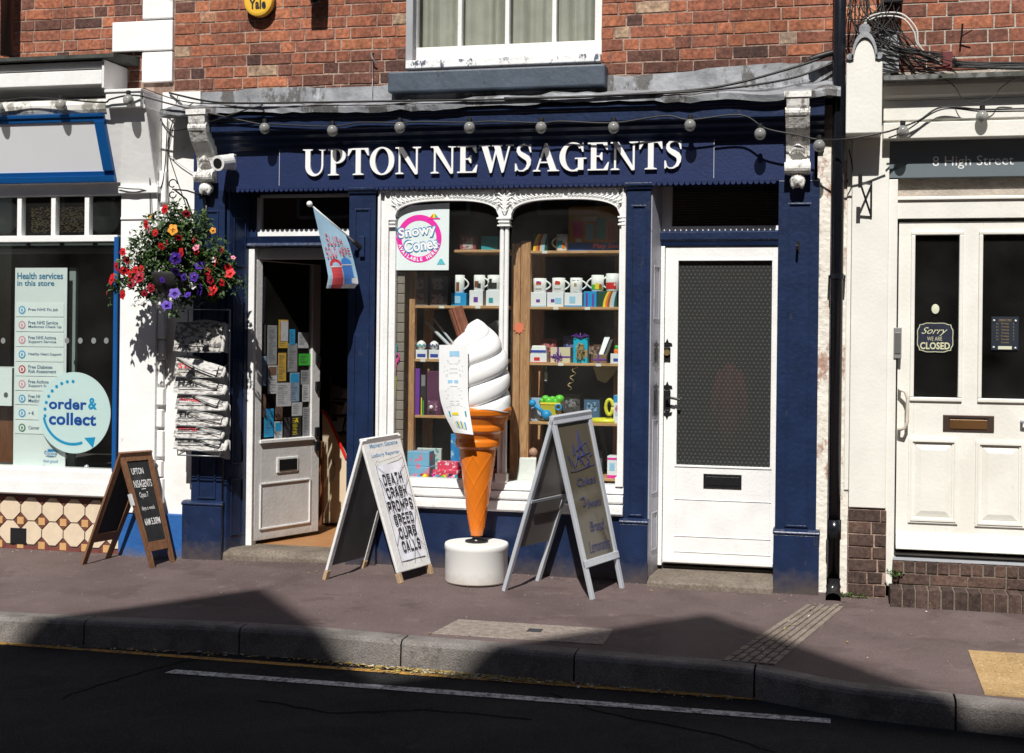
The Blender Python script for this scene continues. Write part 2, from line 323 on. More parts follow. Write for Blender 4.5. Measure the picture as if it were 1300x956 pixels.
# ---------------------------------------------------------------- lettering
_tc = {}
def text2d(s, bold=0.0, shear=0.0):
    k = (s, bold, shear)
    if k in _tc: return _tc[k]
    cu = bpy.data.curves.new('t', 'FONT'); cu.body = s; cu.size = 1; cu.offset = bold; cu.shear = shear; cu.resolution_u = 3; cu.space_character = 1.0+max(0, bold-.02)*3.2
    o = bpy.data.objects.new('t', cu); C.objects.link(o)
    bpy.context.view_layer.update()
    dg = bpy.context.evaluated_depsgraph_get(); me = bpy.data.meshes.new_from_object(o.evaluated_get(dg))
    vs = [tuple(v.co) for v in me.vertices]; fs = [tuple(p.vertices) for p in me.polygons]
    bpy.data.objects.remove(o); bpy.data.curves.remove(cu); bpy.data.meshes.remove(me)
    xs = [v[0] for v in vs]; ys = [v[1] for v in vs]; x0, x1, y0, y1 = min(xs), max(xs), min(ys), max(ys)
    _tc[k] = ([((v[0]-x0)/(x1-x0), (v[1]-y0)/(y1-y0)) for v in vs], fs, (x1-x0)/(y1-y0)); return _tc[k]
def text(mb, s, x0, x1, z0, z1, Y, bold=0, shear=0, fn=None):
    vs, fs, _ = text2d(s, bold, shear)
    pts = [(x0+a*(x1-x0), Y, z0+b*(z1-z0)) for a, b in vs]
    if fn: pts = [fn(*p) for p in pts]
    return mb.add(pts, fs)
def textpx(mb, s, u0, v0, u1, v1, Y, bold=0, shear=0):
    x0, x1, z0, z1 = R(u0, v0, u1, v1, Y); return text(mb, s, x0, x1, z0, z1, Y, bold, shear)
def strip(o, i):
    n = len(o); return [(list(o[k])+[0]) and (o[k], o[k+1], i[k+1], i[k]) for k in range(n-1)]
def serif_glyph(c):
    """list of polygons (convex or simple) on a unit cap height, and the advance width"""
    g = []
    T, t, sh, sw = .175, .062, .045, .085
    def rect(a, b, c_, d): g.append([(a, b), (c_, b), (c_, d), (a, d)])
    def serif(xc, half, top):
        if top: g.append([(xc-half, 1), (xc-half, 1-.03), (xc-half*.55, 1-sh-.015), (xc+half*.55, 1-sh-.015), (xc+half, 1-.03), (xc+half, 1)])
        else: g.append([(xc-half, 0), (xc+half, 0), (xc+half, .03), (xc+half*.55, sh+.015), (xc-half*.55, sh+.015), (xc-half, .03)])
    def stem(x, w_): rect(x, .01, x+w_, .99)
    def ring(cx, cy, ro, ri, a0, a1, n=20):
        o = [(cx+ro[0]*math.cos(a0+(a1-a0)*k/n), cy+ro[1]*math.sin(a0+(a1-a0)*k/n)) for k in range(n+1)]
        i = [(cx+ri[0]*math.cos(a0+(a1-a0)*k/n), cy+ri[1]*math.sin(a0+(a1-a0)*k/n)) for k in range(n+1)]
        for k in range(n): g.append([o[k], o[k+1], i[k+1], i[k]])
    pi = math.pi
    if c == 'U':
        rect(.09, .36, .09+T, .99); rect(.66, .36, .66+t, .99); serif(.175, .175, 1); serif(.69, .13, 1)
        n = 18
        for k in range(n):
            def o(q): a = pi+pi*q/n; return (.406+.316*math.cos(a), .36+.38*math.sin(a))
            def i(q): a = pi+pi*q/n; return (.4625+.1975*math.cos(a), .36+.295*math.sin(a))
            g.append([o(k), o(k+1), i(k+1), i(k)])
        return g, .86
    if c == 'P':
        stem(.1, T); serif(.19, .19, 0); rect(0, .95, .3, 1); ring(.3, .72, (.32, .28), (.14, .225), -pi/2, pi/2); rect(.25, .44, .31, .495); rect(.25, .945, .31, 1.0)
        return g, .66
    if c == 'T':
        stem(.28, T); serif(.3675, .19, 0); rect(.02, .94, .715, 1)
        g.append([(.0, .72), (.035, .72), (.16, .955), (.02, 1)]); g.append([(.7, .72), (.735, .72), (.715, 1), (.575, .955)]); return g, .735
    if c == 'O':
        ring(.43, .5, (.42, .525), (.235, .47), 0, 2*pi, 40); return g, .86
    if c == 'N':
        rect(.11, .03, .11+t, .97); rect(.7, .0, .7+t, .97); serif(.14, .14, 0); serif(.73, .14, 1); rect(0, .95, .25, 1)
        g.append([(.05, 1), (.25, 1), (.762, .02), (.74, -.02), (.67, -.02)]); return g, .87
    if c == 'E':
        stem(.1, T); rect(0, .95, .62, 1); rect(0, 0, .64, .05); rect(.25, .48, .46, .53)
        g.append([(.64, .73), (.605, .73), (.47, .96), (.62, 1)]); g.append([(.68, .29), (.645, .29), (.5, .04), (.64, 0)])
        g.append([(.43, .64), (.47, .64), (.47, .36), (.43, .36), (.37, .48), (.37, .53)]); return g, .7
    if c == 'W':
        g.append([(.07, 1), (.27, 1), (.47, .2), (.4, -.02), (.36, -.02)]); g.append([(.57, 1), (.63, 1), (.43, .02), (.4, -.02), (.38, .08)])
        g.append([(.48, 1), (.69, 1), (.86, .2), (.79, -.02), (.75, -.02)]); g.append([(.98, 1), (1.04, 1), (.82, .02), (.79, -.02), (.77, .08)])
        rect(0, .955, .36, 1); rect(.42, .955, .76, 1); rect(.88, .955, 1.13, 1); return g, 1.13
    if c == 'A':
        g.append([(.37, 1.02), (.43, 1.02), (.76, .03), (.55, .03), (.33, .78)]); g.append([(.37, 1.02), (.4, .92), (.14, .03), (.085, .03)])
        rect(.22, .3, .56, .35); serif(.11, .125, 0); serif(.65, .19, 0); return g, .82
    if c == 'G':
        ring(.44, .5, (.44, .525), (.25, .47), pi*.22, pi*1.62, 30); rect(.6, .03, .6+T, .42); serif(.69, .17, 0) if 0 else None
        rect(.5, .42, .87, .465); g.append([(.735, .68), (.775, .68), (.765, 1.01), (.73, .95), (.66, .9)])
        g.append([(.6, .03), (.6, .12), (.5, .045), (.5, -.015), (.58, -.02)]); return g, .88
    if c == 'S':
        cl = [(.53, .76), (.5, .88), (.42, .96), (.31, .985), (.2, .95), (.14, .86), (.14, .75), (.2, .66), (.31, .58), (.42, .5), (.48, .4), (.48, .27), (.42, .13), (.3, .035), (.18, .03), (.1, .1), (.055, .22)]
        wd = [.015, .02, .03, .045, .075, .1, .125, .16, .19, .19, .155, .125, .1, .055, .04, .03, .015]
        L_, R_ = [], []
        for k, (x, y) in enumerate(cl):
            a = cl[max(k-1, 0)]; b = cl[min(k+1, len(cl)-1)]; dx, dy = b[0]-a[0], b[1]-a[1]; q = math.hypot(dx, dy); nx, ny = -dy/q, dx/q
            L_.append((x+nx*wd[k]/2, y+ny*wd[k]/2)); R_.append((x-nx*wd[k]/2, y-ny*wd[k]/2))
        for k in range(len(cl)-1): g.append([L_[k], L_[k+1], R_[k+1], R_[k]])
        g.append([(.5, .99), (.54, .99), (.56, .7), (.52, .7), (.47, .9)]); g.append([(.03, .02), (.07, .02), (.12, .1), (.07, .3), (.03, .3)]); return g, .6
def serif_text(mb, s, x0, x1, z0, z1, y0, y1, gap=.03):
    gl = []; X = 0
    for c in s:
        if c == ' ': X += .3; continue
        g, wd = serif_glyph(c); gl.append((g, X)); X += wd+gap
    X -= gap; k = (x1-x0)/X; h = z1-z0; q = 0
    for g, ox in gl:
        for i, p in enumerate(g):
            q += 1; mb.prismy([(x0+(ox+a)*k, z0+b*h) for a, b in p], y0-.00012*(i % 37), y1)
    return mb
BL = {'D': [[(0,0),(0,1),(.7,1),(1,.8),(1,.2),(.7,0),(0,0)]], 'E': [[(1,1),(0,1),(0,0),(1,0)],[(0,.52),(.85,.52)]], 'A': [[(0,0),(.42,1),(.58,1),(1,0)],[(.2,.3),(.8,.3)]],
 'T': [[(0,1),(1,1)],[(.5,1),(.5,0)]], 'H': [[(0,0),(0,1)],[(1,0),(1,1)],[(0,.52),(1,.52)]], 'C': [[(1,.7),(1,.85),(.75,1),(.25,1),(0,.85),(0,.15),(.25,0),(.75,0),(1,.15),(1,.3)]],
 'R': [[(0,0),(0,1),(.75,1),(1,.85),(1,.62),(.75,.5),(0,.5)],[(.55,.5),(1,0)]], 'S': [[(1,.75),(1,.87),(.75,1),(.25,1),(0,.85),(0,.65),(.25,.54),(.75,.46),(1,.33),(1,.15),(.75,0),(.25,0),(0,.13),(0,.25)]],
 'P': [[(0,0),(0,1),(.75,1),(1,.85),(1,.6),(.75,.45),(0,.45)]], 'O': [[(.25,0),(0,.15),(0,.85),(.25,1),(.75,1),(1,.85),(1,.15),(.75,0),(.25,0)]], 'M': [[(0,0),(0,1),(.5,.3),(1,1),(1,0)]],
 'U': [[(0,1),(0,.15),(.25,0),(.75,0),(1,.15),(1,1)]], 'B': [[(0,0),(0,1),(.75,1),(1,.85),(1,.65),(.75,.52),(0,.52)],[(.75,.52),(1,.38),(1,.15),(.75,0),(0,0)]], 'L': [[(0,1),(0,0),(1,0)]]}
def block_text(mb, s, x0, x1, z0, z1, Y, fn=None, wt=.2, gap=.16, slant=0):
    n = len(s); ws = [1.25 if c == 'M' else .55 if c == ' ' else 1 for c in s]; tot = sum(ws)+gap*2.2*(n-1); X = 0; q = 0
    cw = (x1-x0)/tot; H = z1-z0
    for c, w_ in zip(s, ws):
        ox = x0+X*cw; X += w_+gap*2.2
        if c == ' ': continue
        gw = cw*w_; tx = cw*wt*1.25/2; tz = H*wt*.4
        for pl in BL[c]:
            for (a, b), (c_, d) in zip(pl, pl[1:]):
                p = Vector((ox+tx+a*(gw-2*tx), z0+tz+b*(H-2*tz))); r = Vector((ox+tx+c_*(gw-2*tx), z0+tz+d*(H-2*tz))); q += 1
                e = (r-p); 
                if e.length < 1e-6: continue
                e.normalize(); nx = Vector((-e.y*tx, e.x*tz)); ex = Vector((e.x*tx*.8, e.y*tz*.8))
                pts = [p-nx-ex, r-nx+ex, r+nx+ex, p+nx-ex]
                pts = [(k.x+slant*(k.y-z0), Y+.00006*(q % 25), k.y) for k in pts]
                mb.face([fn(*k) for k in pts] if fn else [(k[0], -0+2*Y-k[1], k[2]) for k in pts])
    return mb
def brickwork(mb, x0, x1, z0, z1, Y, holes=(), ch=.0785, bl=.225, depth=.03, dark=None, seed=1, joint=.0085, tonef=None):
    rnd = random.Random(seed); row = 0; z = z1
    while z > z0:
        za = max(z-ch+joint, z0); x = x0-rnd.uniform(0, .05)-(row % 2)*bl*.75; k = 0
        while x < x1:
            l = (bl if (k+row) % 2 == 0 else bl*.49)+rnd.uniform(-.006, .006); k += 1
            a, b = max(x, x0), min(x+l-joint, x1); x += l
            if b-a < .015: continue
            if any(a < h[1] and b > h[0] and za < h[3]-.01 and z > h[2]+.01 for h in holes):
                ok = []
                for h in holes:
                    if a < h[1] and b > h[0] and za < h[3]-.01 and z > h[2]+.01: ok.append(h)
                h = ok[0]
                if a < h[0]-.02: b = h[0]
                elif b > h[1]+.02: a = h[1]
                else: continue
            t = min(.99, max(.02, rnd.gauss(.56, .17)))
            if rnd.random() < .035: t = rnd.choice([.05, .1, .15, .96])
            if tonef: t = tonef(a, za, t, rnd)
            j = [rnd.uniform(-.0025, .0025) for _ in range(8)]; e = rnd.uniform(-.002, .002); c = .003
            mb.add([(a+j[0], Y, za+j[1]), (b+j[2], Y, za+j[3]), (b+j[4], Y, z+j[5]), (a+j[6], Y, z+j[7]),
                    (a+c+j[0], Y-.0045+e, za+c+j[1]), (b-c+j[2], Y-.0045+e, za+c+j[3]), (b-c+j[4], Y-.0045+e, z-c+j[5]), (a+c+j[6], Y-.0045+e, z-c+j[7])],
                   [(0, 1, 5, 4), (1, 2, 6, 5), (2, 3, 7, 6), (3, 0, 4, 7), (4, 5, 6, 7)], t)
        z -= ch; row += 1
    return mb
# ================================================================ ground
KB = [G(*p) for p in [(0,777),(123,783),(317,791),(400,796),(519,807),(735,824),(780,828),(920,839),(972,845),(1060,864)]]
KX = [(-30, -1.72), (-9, -1.72), (-6.2, -1.68)]+[(k.x, k.y) for k in KB]+[(.9, -2.02), (2.2, -2.1), (8, -2.1), (30, -2.1)]
def kerb_y(x):
    for (a, ya), (b, yb) in zip(KX, KX[1:]):
        if a <= x <= b: return ya+(yb-ya)*(x-a)/(b-a)
    return -1.72
xs = [-30, -20, -14, -10, -8]+[-7+.14*i for i in range(80)]+[4.6, 6, 10, 20, 30]
mb = MB(); N = 14
rows = []
for x in xs:
    ky = kerb_y(x); rows.append([(x, ky+(.6-ky)*j/N) for j in range(N+1)])
for i in range(len(xs)-1):
    for j in range(N):
        q = [rows[i][j], rows[i+1][j], rows[i+1][j+1], rows[i][j+1]]
        def zz(x, y):
            z = gz(x, y)
            if y > -.14: z += min(.022, (y+.14)*.16)*(1 if -4.6 < x < -1.1 or x < -4.8 else .4)
            return z
        mb.face([(x, y, zz(x, y)) for x, y in q])
pave = ground_mat('mauve_asphalt_paving', [(.08, .056, .054), (.108, .078, .076), (.138, .102, .1)], 1.6, 170, .5, specks=(120, .12, (.25, .2, .17), .35), patches=[(2.6, .55, (.07, .048, .046), .55), (7, .6, (.17, .125, .115), .45), (13, .64, (.06, .042, .04), .5), (34, .73, (.28, .24, .21), .6), (28, .72, (.03, .025, .025), .6)])
o = mb.build('pavement', pave, smooth=True, recalc=False); struct(o)
bm = bmesh.new(); bm.from_mesh(o.data); bmesh.ops.remove_doubles(bm, verts=bm.verts, dist=1e-4); bm.to_mesh(o.data); bm.free()
# kerb of granite-coloured blocks
kerbm = ground_mat('kerb_concrete', [(.1, .09, .084), (.17, .154, .145), (.25, .228, .215)], 4.5, 120, 1.0, specks=(90, .18, (.06, .055, .05), .6), patches=[(6, .56, (.09, .08, .072), .6), (14, .66, (.3, .28, .26), .5)])
joints = [-30+.93*i for i in range(200)]
jx = [G(u, v).x for u, v in ((123, 783), (317, 791), (519, 807), (735, 824), (960, 842))]
seq = [jx[0]-.93*i for i in range(20, 0, -1)]+jx+[jx[-1]+.93*i for i in range(1, 20)]
KW, KD = .13, .135
mb = MB()
for a, b in zip(seq, seq[1:]):
    n = 6; gp = .005
    for k in range(n):
        xa = a+gp+(b-a-2*gp)*k/n; xb = a+gp+(b-a-2*gp)*(k+1)/n
        def sec(x):
            y = kerb_y(x); z = gz(x, y)
            return [(x, y-.002, z-.3), (x, y-.002, z+.004), (x, y-KW+.022, z+.002), (x, y-KW+.006, z-.006), (x, y-KW-.004, z-.022), (x, y-KW-.018, z-.3)]
        A, B = sec(xa), sec(xb); ln = len(A)
        mb.add(A+B, [(i, i+1, ln+i+1, ln+i) for i in range(ln-1)]+([tuple(range(ln))] if k == 0 else [])+([tuple(range(ln, 2*ln))] if k == n-1 else []))
struct(mb.build('kerb', kerbm))
# road
ROADZ = -.165
roadm = ground_mat('worn_asphalt', [(.016, .016, .018), (.026, .026, .027), (.038, .037, .038)], 2.2, 190, .8, specks=(110, .2, (.1, .1, .098), .7), patches=[(1.3, .54, (.012, .012, .013), .6), (9, .62, (.05, .05, .05), .6)], spec=.08)
mb = MB()
X_ = [-60, -30, -12]+[-10+.5*i for i in range(36)]+[12, 30, 60]
for a, b in zip(X_, X_[1:]):
    for y0, y1 in [(-9, -5), (-5, -2.6), (-2.6, -1.6)]:
        mb.face([(a, y0, ROADZ+(.03 if y0 < -4 else 0)), (b, y0, ROADZ+(.03 if y0 < -4 else 0)), (b, y1, ROADZ+(.03 if y1 < -4 else 0)), (a, y1, ROADZ+(.03 if y1 < -4 else 0))])
struct(mb.build('road', roadm))
mb = MB(); mb.box(-60, 60, -12, -9, -.4, -.02); struct(mb.build('far_pavement', pave))
mb = MB(); mb.box(-200, 200, -200, 200, -.75, -.5); struct(mb.build('ground', M('earth', (.08, .075, .07), .9)))
def wornpaint(name, col):
    return M(name, col, .8, .1, 10, .3, 80, dirt=[((.05, .05, .05), 22, .52, .75), ((.05, .05, .05), 60, .5, .6)])
def gr(u, v): return G(u, v, ROADZ-gz(G(u, v).x, -2.4))
def road_pt(u, v):
    r = ray(u, v); t = (ROADZ-EYE)/r[2]; return Vector((r[0]*t, r[1]*t-DIST, ROADZ))
yl = road_pt(500, 854)
mb = MB()
for i in range(40):
    a = -12+.5*i; ya = yl.y+.02*math.sin(a*1.1)*.3; yb = yl.y+.02*math.sin((a+.5)*1.1)*.3
    mb.face([(a, ya-.028, ROADZ+.004), (a+.5, yb-.028, ROADZ+.004), (a+.5, yb+.028, ROADZ+.004), (a, ya+.028, ROADZ+.004)])
struct(mb.build('yellow_line', wornpaint('yellow_road_paint', (.5, .26, .04))))
wl0 = road_pt(213, 853); wl1 = road_pt(420, 868)
mb = MB(); yw = (wl0.y+wl1.y)/2
mb.face([(wl0.x, yw-.04, ROADZ+.004), (wl0.x+3.4, yw-.04, ROADZ+.004), (wl0.x+3.4, yw+.04, ROADZ+.004), (wl0.x+.02, yw+.04, ROADZ+.004)])
struct(mb.build('white_line', wornpaint('white_road_paint', (.6, .6, .6))))
mb = MB(); rnd = random.Random(77)
def seam(pts, w_):
    for (a, b) in zip(pts, pts[1:]):
        d = Vector((b.x-a.x, b.y-a.y, 0)).normalized(); s_n = Vector((-d.y, d.x, 0))*w_
        mb.face([(a.x-s_n.x, a.y-s_n.y, ROADZ+.002), (b.x-s_n.x, b.y-s_n.y, ROADZ+.002), (b.x+s_n.x, b.y+s_n.y, ROADZ+.002), (a.x+s_n.x, a.y+s_n.y, ROADZ+.002)])
for p in ([(245, 838), (190, 852), (140, 866), (40, 900)], [(700, 880), (760, 905), (900, 930), (1000, 960)], [(330, 890), (420, 905), (540, 902), (700, 915)]):
    q = [road_pt(u, v) for u, v in p]; z_ = []
    for a, b in zip(q, q[1:]):
        for k in range(6): c_ = a.lerp(b, k/6); z_.append(Vector((c_.x+rnd.uniform(-.015, .015), c_.y+rnd.uniform(-.012, .012), 0)))
    seam(z_, .007)
struct(mb.build('road_crack_sealing', M('tar_seam', (.008, .008, .009), .9, .4, 20, spec=.05)))
# drain channel of ribbed blocks running from the downpipe to the kerb
chm = ground_mat('ribbed_block', [(.13, .1, .085), (.19, .155, .13), (.26, .21, .18)], 9, 90, .6)
A0, A1, B0, B1 = G(1024, 768), G(1076, 768), G(914, 840), G(985, 845)
mb = MB()
for i in range(12):
    for j in range(6):
        s0, s1 = (i+.5*(j % 2))/12+.004, min(1, (i+1+.5*(j % 2))/12)-.004; t0, t1 = j/6+.02, (j+1)/6-.02
        if s1 <= s0: continue
        def q(s, t, h):
            p = (A0.lerp(A1, t)).lerp(B0.lerp(B1, t), s); return (p.x, p.y, gz(p.x, p.y)+h)
        mb.hexa([q(s0, t0, -.02), q(s1, t0, -.02), q(s1, t1, -.02), q(s0, t1, -.02)], [q(s0, t0, .008), q(s1, t0, .008), q(s1, t1, .008), q(s0, t1, .008)])
struct(mb.build('drain_channel', chm, bevel=.003))
# concrete utility cover
cc = [G(548, 804.6), G(582, 787), G(779, 799.5), G(765, 819)]
mb = MB(); mb.hexa([(p.x, p.y, gz(p.x, p.y)-.05) for p in cc], [(p.x, p.y, gz(p.x, p.y)+.005) for p in cc])
o = struct(mb.build('utility_cover', ground_mat('exposed_aggregate', [(.15, .12, .1), (.23, .19, .165), (.32, .27, .24)], 25, 150, .9, specks=(140, .2, (.4, .35, .3), .7)), bevel=.003))
a = G(679, 801.5); mb = MB(); mb.box(a.x-.04, a.x+.04, a.y-.035, a.y+.035, a.z+.004, a.z+.0075); mb.build('cover_plate', M('dark_slate', (.03, .032, .036), .8), o)
# buff tactile slabs at the crossing
tm = ground_mat('buff_tactile_slab', [(.27, .17, .075), (.36, .24, .11), (.42, .29, .15)], 5, 90, .4)
a = G(1229, 826.5); mb = MB()
for i in range(3):
    for j in range(2):
        x0, y1 = a.x+.2+i*.405-.2, a.y-j*.405; x1, y0 = x0+.398, y1-.398
        if y0 < kerb_y(x0): y0 = kerb_y(x0)+.01
        zc = gz((x0+x1)/2, (y0+y1)/2)+.003
        mb.hexa([(x0, y0, gz(x0, y0)-.05), (x1, y0, gz(x1, y0)-.05), (x1, y1, gz(x1, y1)-.05), (x0, y1, gz(x0, y1)-.05)],
                [(x0, y0, gz(x0, y0)+.006), (x1, y0, gz(x1, y0)+.006), (x1, y1, gz(x1, y1)+.006), (x0, y1, gz(x0, y1)+.006)])
        for p in range(6):
            for q_ in range(6):
                bx, by = x0+.033+.0664*p, y1-.033-.0664*q_
                if by-.02 > y0: mb.lathe([(.017, 0), (.012, .004), (.002, .0052)], (bx, by, gz(bx, by)+.006), 8)
struct(mb.build('tactile_paving', tm))
# leaf litter in the gutter and against the walls
rnd = random.Random(3); mb = MB()
def leaf(x, y, z, s):
    a = rnd.uniform(0, 6.28); b = rnd.uniform(.3, .6)
    q = [(math.cos(a+t)*s*k, math.sin(a+t)*s*k) for t, k in ((0, 1), (1.5, b), (3.1, 1), (4.7, b))]
    mb.face([(x+p[0], y+p[1], z+rnd.uniform(.002, .008)) for p in q])
for i in range(1100):
    u = rnd.uniform(0, 960) if rnd.random() < .35 else rnd.gauss(590, 75)
    x = road_pt(u, 842).x; y = kerb_y(x)-KW-.022-abs(rnd.gauss(0, .045)); leaf(x, y, ROADZ+.004, rnd.uniform(.006, .02))
for i in range(75):
    x = rnd.uniform(-.4, 2.2) if i < 55 else rnd.uniform(-5.5, 0); y = -.16-abs(rnd.gauss(0, .09)) if i % 3 else rnd.uniform(-1.6, -.2)
    leaf(x, y, gz(x, y)+.006, rnd.uniform(.004, .013))
for i in range(40):
    s = rnd.random(); p = A0.lerp(A1, rnd.random()).lerp(B0.lerp(B1, .5), s); leaf(p.x, p.y, p.z+.012, rnd.uniform(.005, .012))
o = mb.build('fallen_leaves', island_mat('dry_leaf', [(0, (.1, .06, .02)), (.4, (.3, .2, .05)), (.7, (.42, .33, .09)), (.9, (.5, .45, .35)), (1, (.6, .6, .58))], .7), recalc=False)
o['kind'] = 'stuff'
mb = MB(); rnd = random.Random(17)
for i in range(1500):
    if i < 1000: x = rnd.uniform(-6, 2); y = -.0-abs(rnd.gauss(.03, .06))
    else: x = rnd.uniform(-6, 2); y = rnd.uniform(-1.55, -.1)
    if -.2 < x < 0 and y > -.1: continue
    z = gz(x, y)+(.02 if y > -.14 and x < -1.1 else .004); s = rnd.uniform(.0015, .005)
    a = rnd.uniform(0, 6); q = [(x+s*math.cos(a+k*2.1)*rnd.uniform(.7, 1.2), y+s*math.sin(a+k*2.1)*rnd.uniform(.7, 1.2), z) for k in range(3)]
    mb.add(q+[(x, y, z+s*1.1)], [(0, 1, 3), (1, 2, 3), (2, 0, 3)])
o = mb.build('grit', island_mat('grit_stone', [(0, (.05, .04, .035)), (.5, (.16, .13, .11)), (.9, (.3, .25, .2)), (1, (.5, .47, .42))], .9)); o['kind'] = 'stuff'
# ================================================================ houses across the street (they throw the gable shadows)
def sk(X, Y): dY = (Y+12); return (X+SUN_A*dY, SUN_T*dY+.0)
def opp(pts, name, label, x0, x1):
    prof = [(x0, -.4)]+pts+[(x1, -.4)]
    root = thing(name, ((x0+x1)/2, -12, 0), label, 'house')
    mb = MB().prismy(prof, -21, -12); mb.build('wall', oppb, root)
    mb = MB()
    for a, b in zip(pts, pts[1:]):
        if abs(a[0]-b[0]) < .01: continue
        mb.hexa([(a[0], -21.1, a[1]+.01), (b[0], -21.1, b[1]+.01), (b[0], -12.0, b[1]+.01), (a[0], -12.0, a[1]+.01)],
                [(a[0], -21.1, a[1]+.07), (b[0], -21.1, b[1]+.07), (b[0], -12.0, b[1]+.07), (a[0], -12.0, a[1]+.07)])
    mb.build('roof', darkroof, root)
    k = 0; x = x0+1
    while x < x1-1.3:
        for z in (3.6, 6.3, 8.8):
            f = MB().box(x, x+1, -12, -11.95, z, z+1.5).build('window', white, root)
            MB().box(x+.06, x+.94, -11.95, -11.94, z+.06, z+1.44).build('pane', interior, f)
        f = MB().box(x-.2, x+1.3, -12, -11.93, .3, 2.5).build('shop_window', navy, root)
        MB().box(x-.12, x+1.22, -11.93, -11.92, .7, 2.4).build('pane', interior, f)
        x += 2.1
    return root
oppb = M('far_brick', (.22, .1, .065), .9, .3, 9)
v0 = sk(-4.62, -2.05); p1 = sk(-3.5, -.73); v1 = sk(-2.25, -2.25); p2 = sk(-.70, -.69); v2 = sk(.65, -2.25)
opp([(-14, v0[1]), v0, p1, v1], 'gabled_house', 'tall brick gabled house across the street casting the left shadow', -14, v1[0])
opp([v1, p2, v2, (12, v2[1])], 'gabled_house', 'tall brick gabled house across the street casting the right shadow', v1[0], 12)
# ================================================================ newsagent building
NB = thing('newsagent_building', (-2.2, 0, 0), 'red brick newsagents with navy and white shopfront and big white serif name', 'building')
YB = .08
xL, xR = P(222, 60, YB).x, P(1064, 40, YB).x
zB = 3.31
ZT = 6.4
wx0, wx1, wz0, _ = R(518, 0, 764, 78, YB); wz1 = 5.0
hole = (wx0, wx1, wz0-.02, wz1)
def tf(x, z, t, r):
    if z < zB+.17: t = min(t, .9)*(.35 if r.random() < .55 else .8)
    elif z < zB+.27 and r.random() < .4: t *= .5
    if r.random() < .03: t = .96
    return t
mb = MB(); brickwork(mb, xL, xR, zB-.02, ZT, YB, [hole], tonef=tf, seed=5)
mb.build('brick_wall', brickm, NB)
mb = MB()
for a, b, c, d in ((xL, wx0, zB-.1, ZT), (wx1, xR, zB-.1, ZT), (wx0, wx1, zB-.1, wz0), (wx0, wx1, wz1, ZT)): mb.box(a, b, YB, YB+.25, c, d)
mb.build('wall_core', mortar, NB)
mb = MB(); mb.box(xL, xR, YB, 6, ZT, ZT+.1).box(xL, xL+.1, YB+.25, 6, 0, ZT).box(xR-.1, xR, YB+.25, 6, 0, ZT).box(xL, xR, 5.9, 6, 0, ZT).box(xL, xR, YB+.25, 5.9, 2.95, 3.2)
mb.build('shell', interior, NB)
mb = MB(); mb.prismx([(YB-.15, ZT+.1), (3, ZT+2.6), (3, ZT+2.7), (YB-.2, ZT+.16)], xL, xR); mb.build('roof', darkroof, NB)
# upper sash window
YW = .2
SW = MB()
fx0, fx1, fz0, _ = R(516, 0, 764, 78, YW)
SW.box(fx0-.06, fx0+.06, YW-.1, YW+.04, fz0-.05, wz1)
SW.box(fx1-.03, fx1+.05, YW-.1, YW+.04, fz0-.05, wz1).box(fx0-.06, fx1+.05, YW-.1, YW+.04, wz1-.06, wz1)
MB().box(wx0-.012, wx0+.035, YB-.008, YW-.1, fz0-.05, wz1).build('window_reveal', M('grey_reveal', (.33, .34, .36), .7, .1), NB)
sash = SW.build('sash_window', white, NB, bevel=.004)
gx0, gx1, gzb, _ = R(531, 0, 760, 57, YW)
mb = MB(); mb.box(fx0+.06, fx1-.03, YW-.03, YW+.03, fz0, gzb); mb.box(fx0+.061, gx0, YW-.03, YW+.03, gzb, wz1-.061)
for u in (585, 645, 704.6):
    x = P(u, 30, YW).x; mb.box(x-.014, x+.014, YW-.028, YW+.02, gzb, wz1-.061)
mb.box(gx0, gx1+.02, YW-.027, YW+.02, 4.3, 4.34)
mb.build('sash', white, sash, bevel=.003)
MB().box(gx0-.01, gx1+.03, YW-.005, YW-.001, gzb-.02, wz1).build('pane', glass, sash)
mb = MB(); n = 120; rnd = random.Random(2)
pts = [(gx0-.05+(gx1-gx0+.1)*i/n, YW+.10+.028*math.sin(i*.34+1.4*math.sin(i*.11))+.010*math.sin(i*.83+2*math.sin(i*.07))) for i in range(n+1)]
for i in range(n): mb.face([(pts[i][0], pts[i][1], gzb-.1), (pts[i+1][0], pts[i+1][1], gzb-.1), (pts[i+1][0], pts[i+1][1], wz1), (pts[i][0], pts[i][1], wz1)])
mb.build('curtain', curt, sash, smooth=True, recalc=False)
a0, a1, b0, b1 = R(518, 75, 761, 85, .06)
mb = MB().box(wx0, wx1, .03, YW-.09, fz0-.06, fz0-.005); mb.build('timber_sill', M('flaky_white_paint', (.8, .8, .8), .6, .05, 8, .5, 30, dirt=[((.05, .07, .12), 24, .56, .95)]), NB, bevel=.006)
s0, s1, t0, t1 = R(492, 86, 768, 113, -.05)
mb = MB().box(s0, s1, -.05, YB+.1, t0, t1); mb.build('slate_sill', slate, NB, bevel=.012)
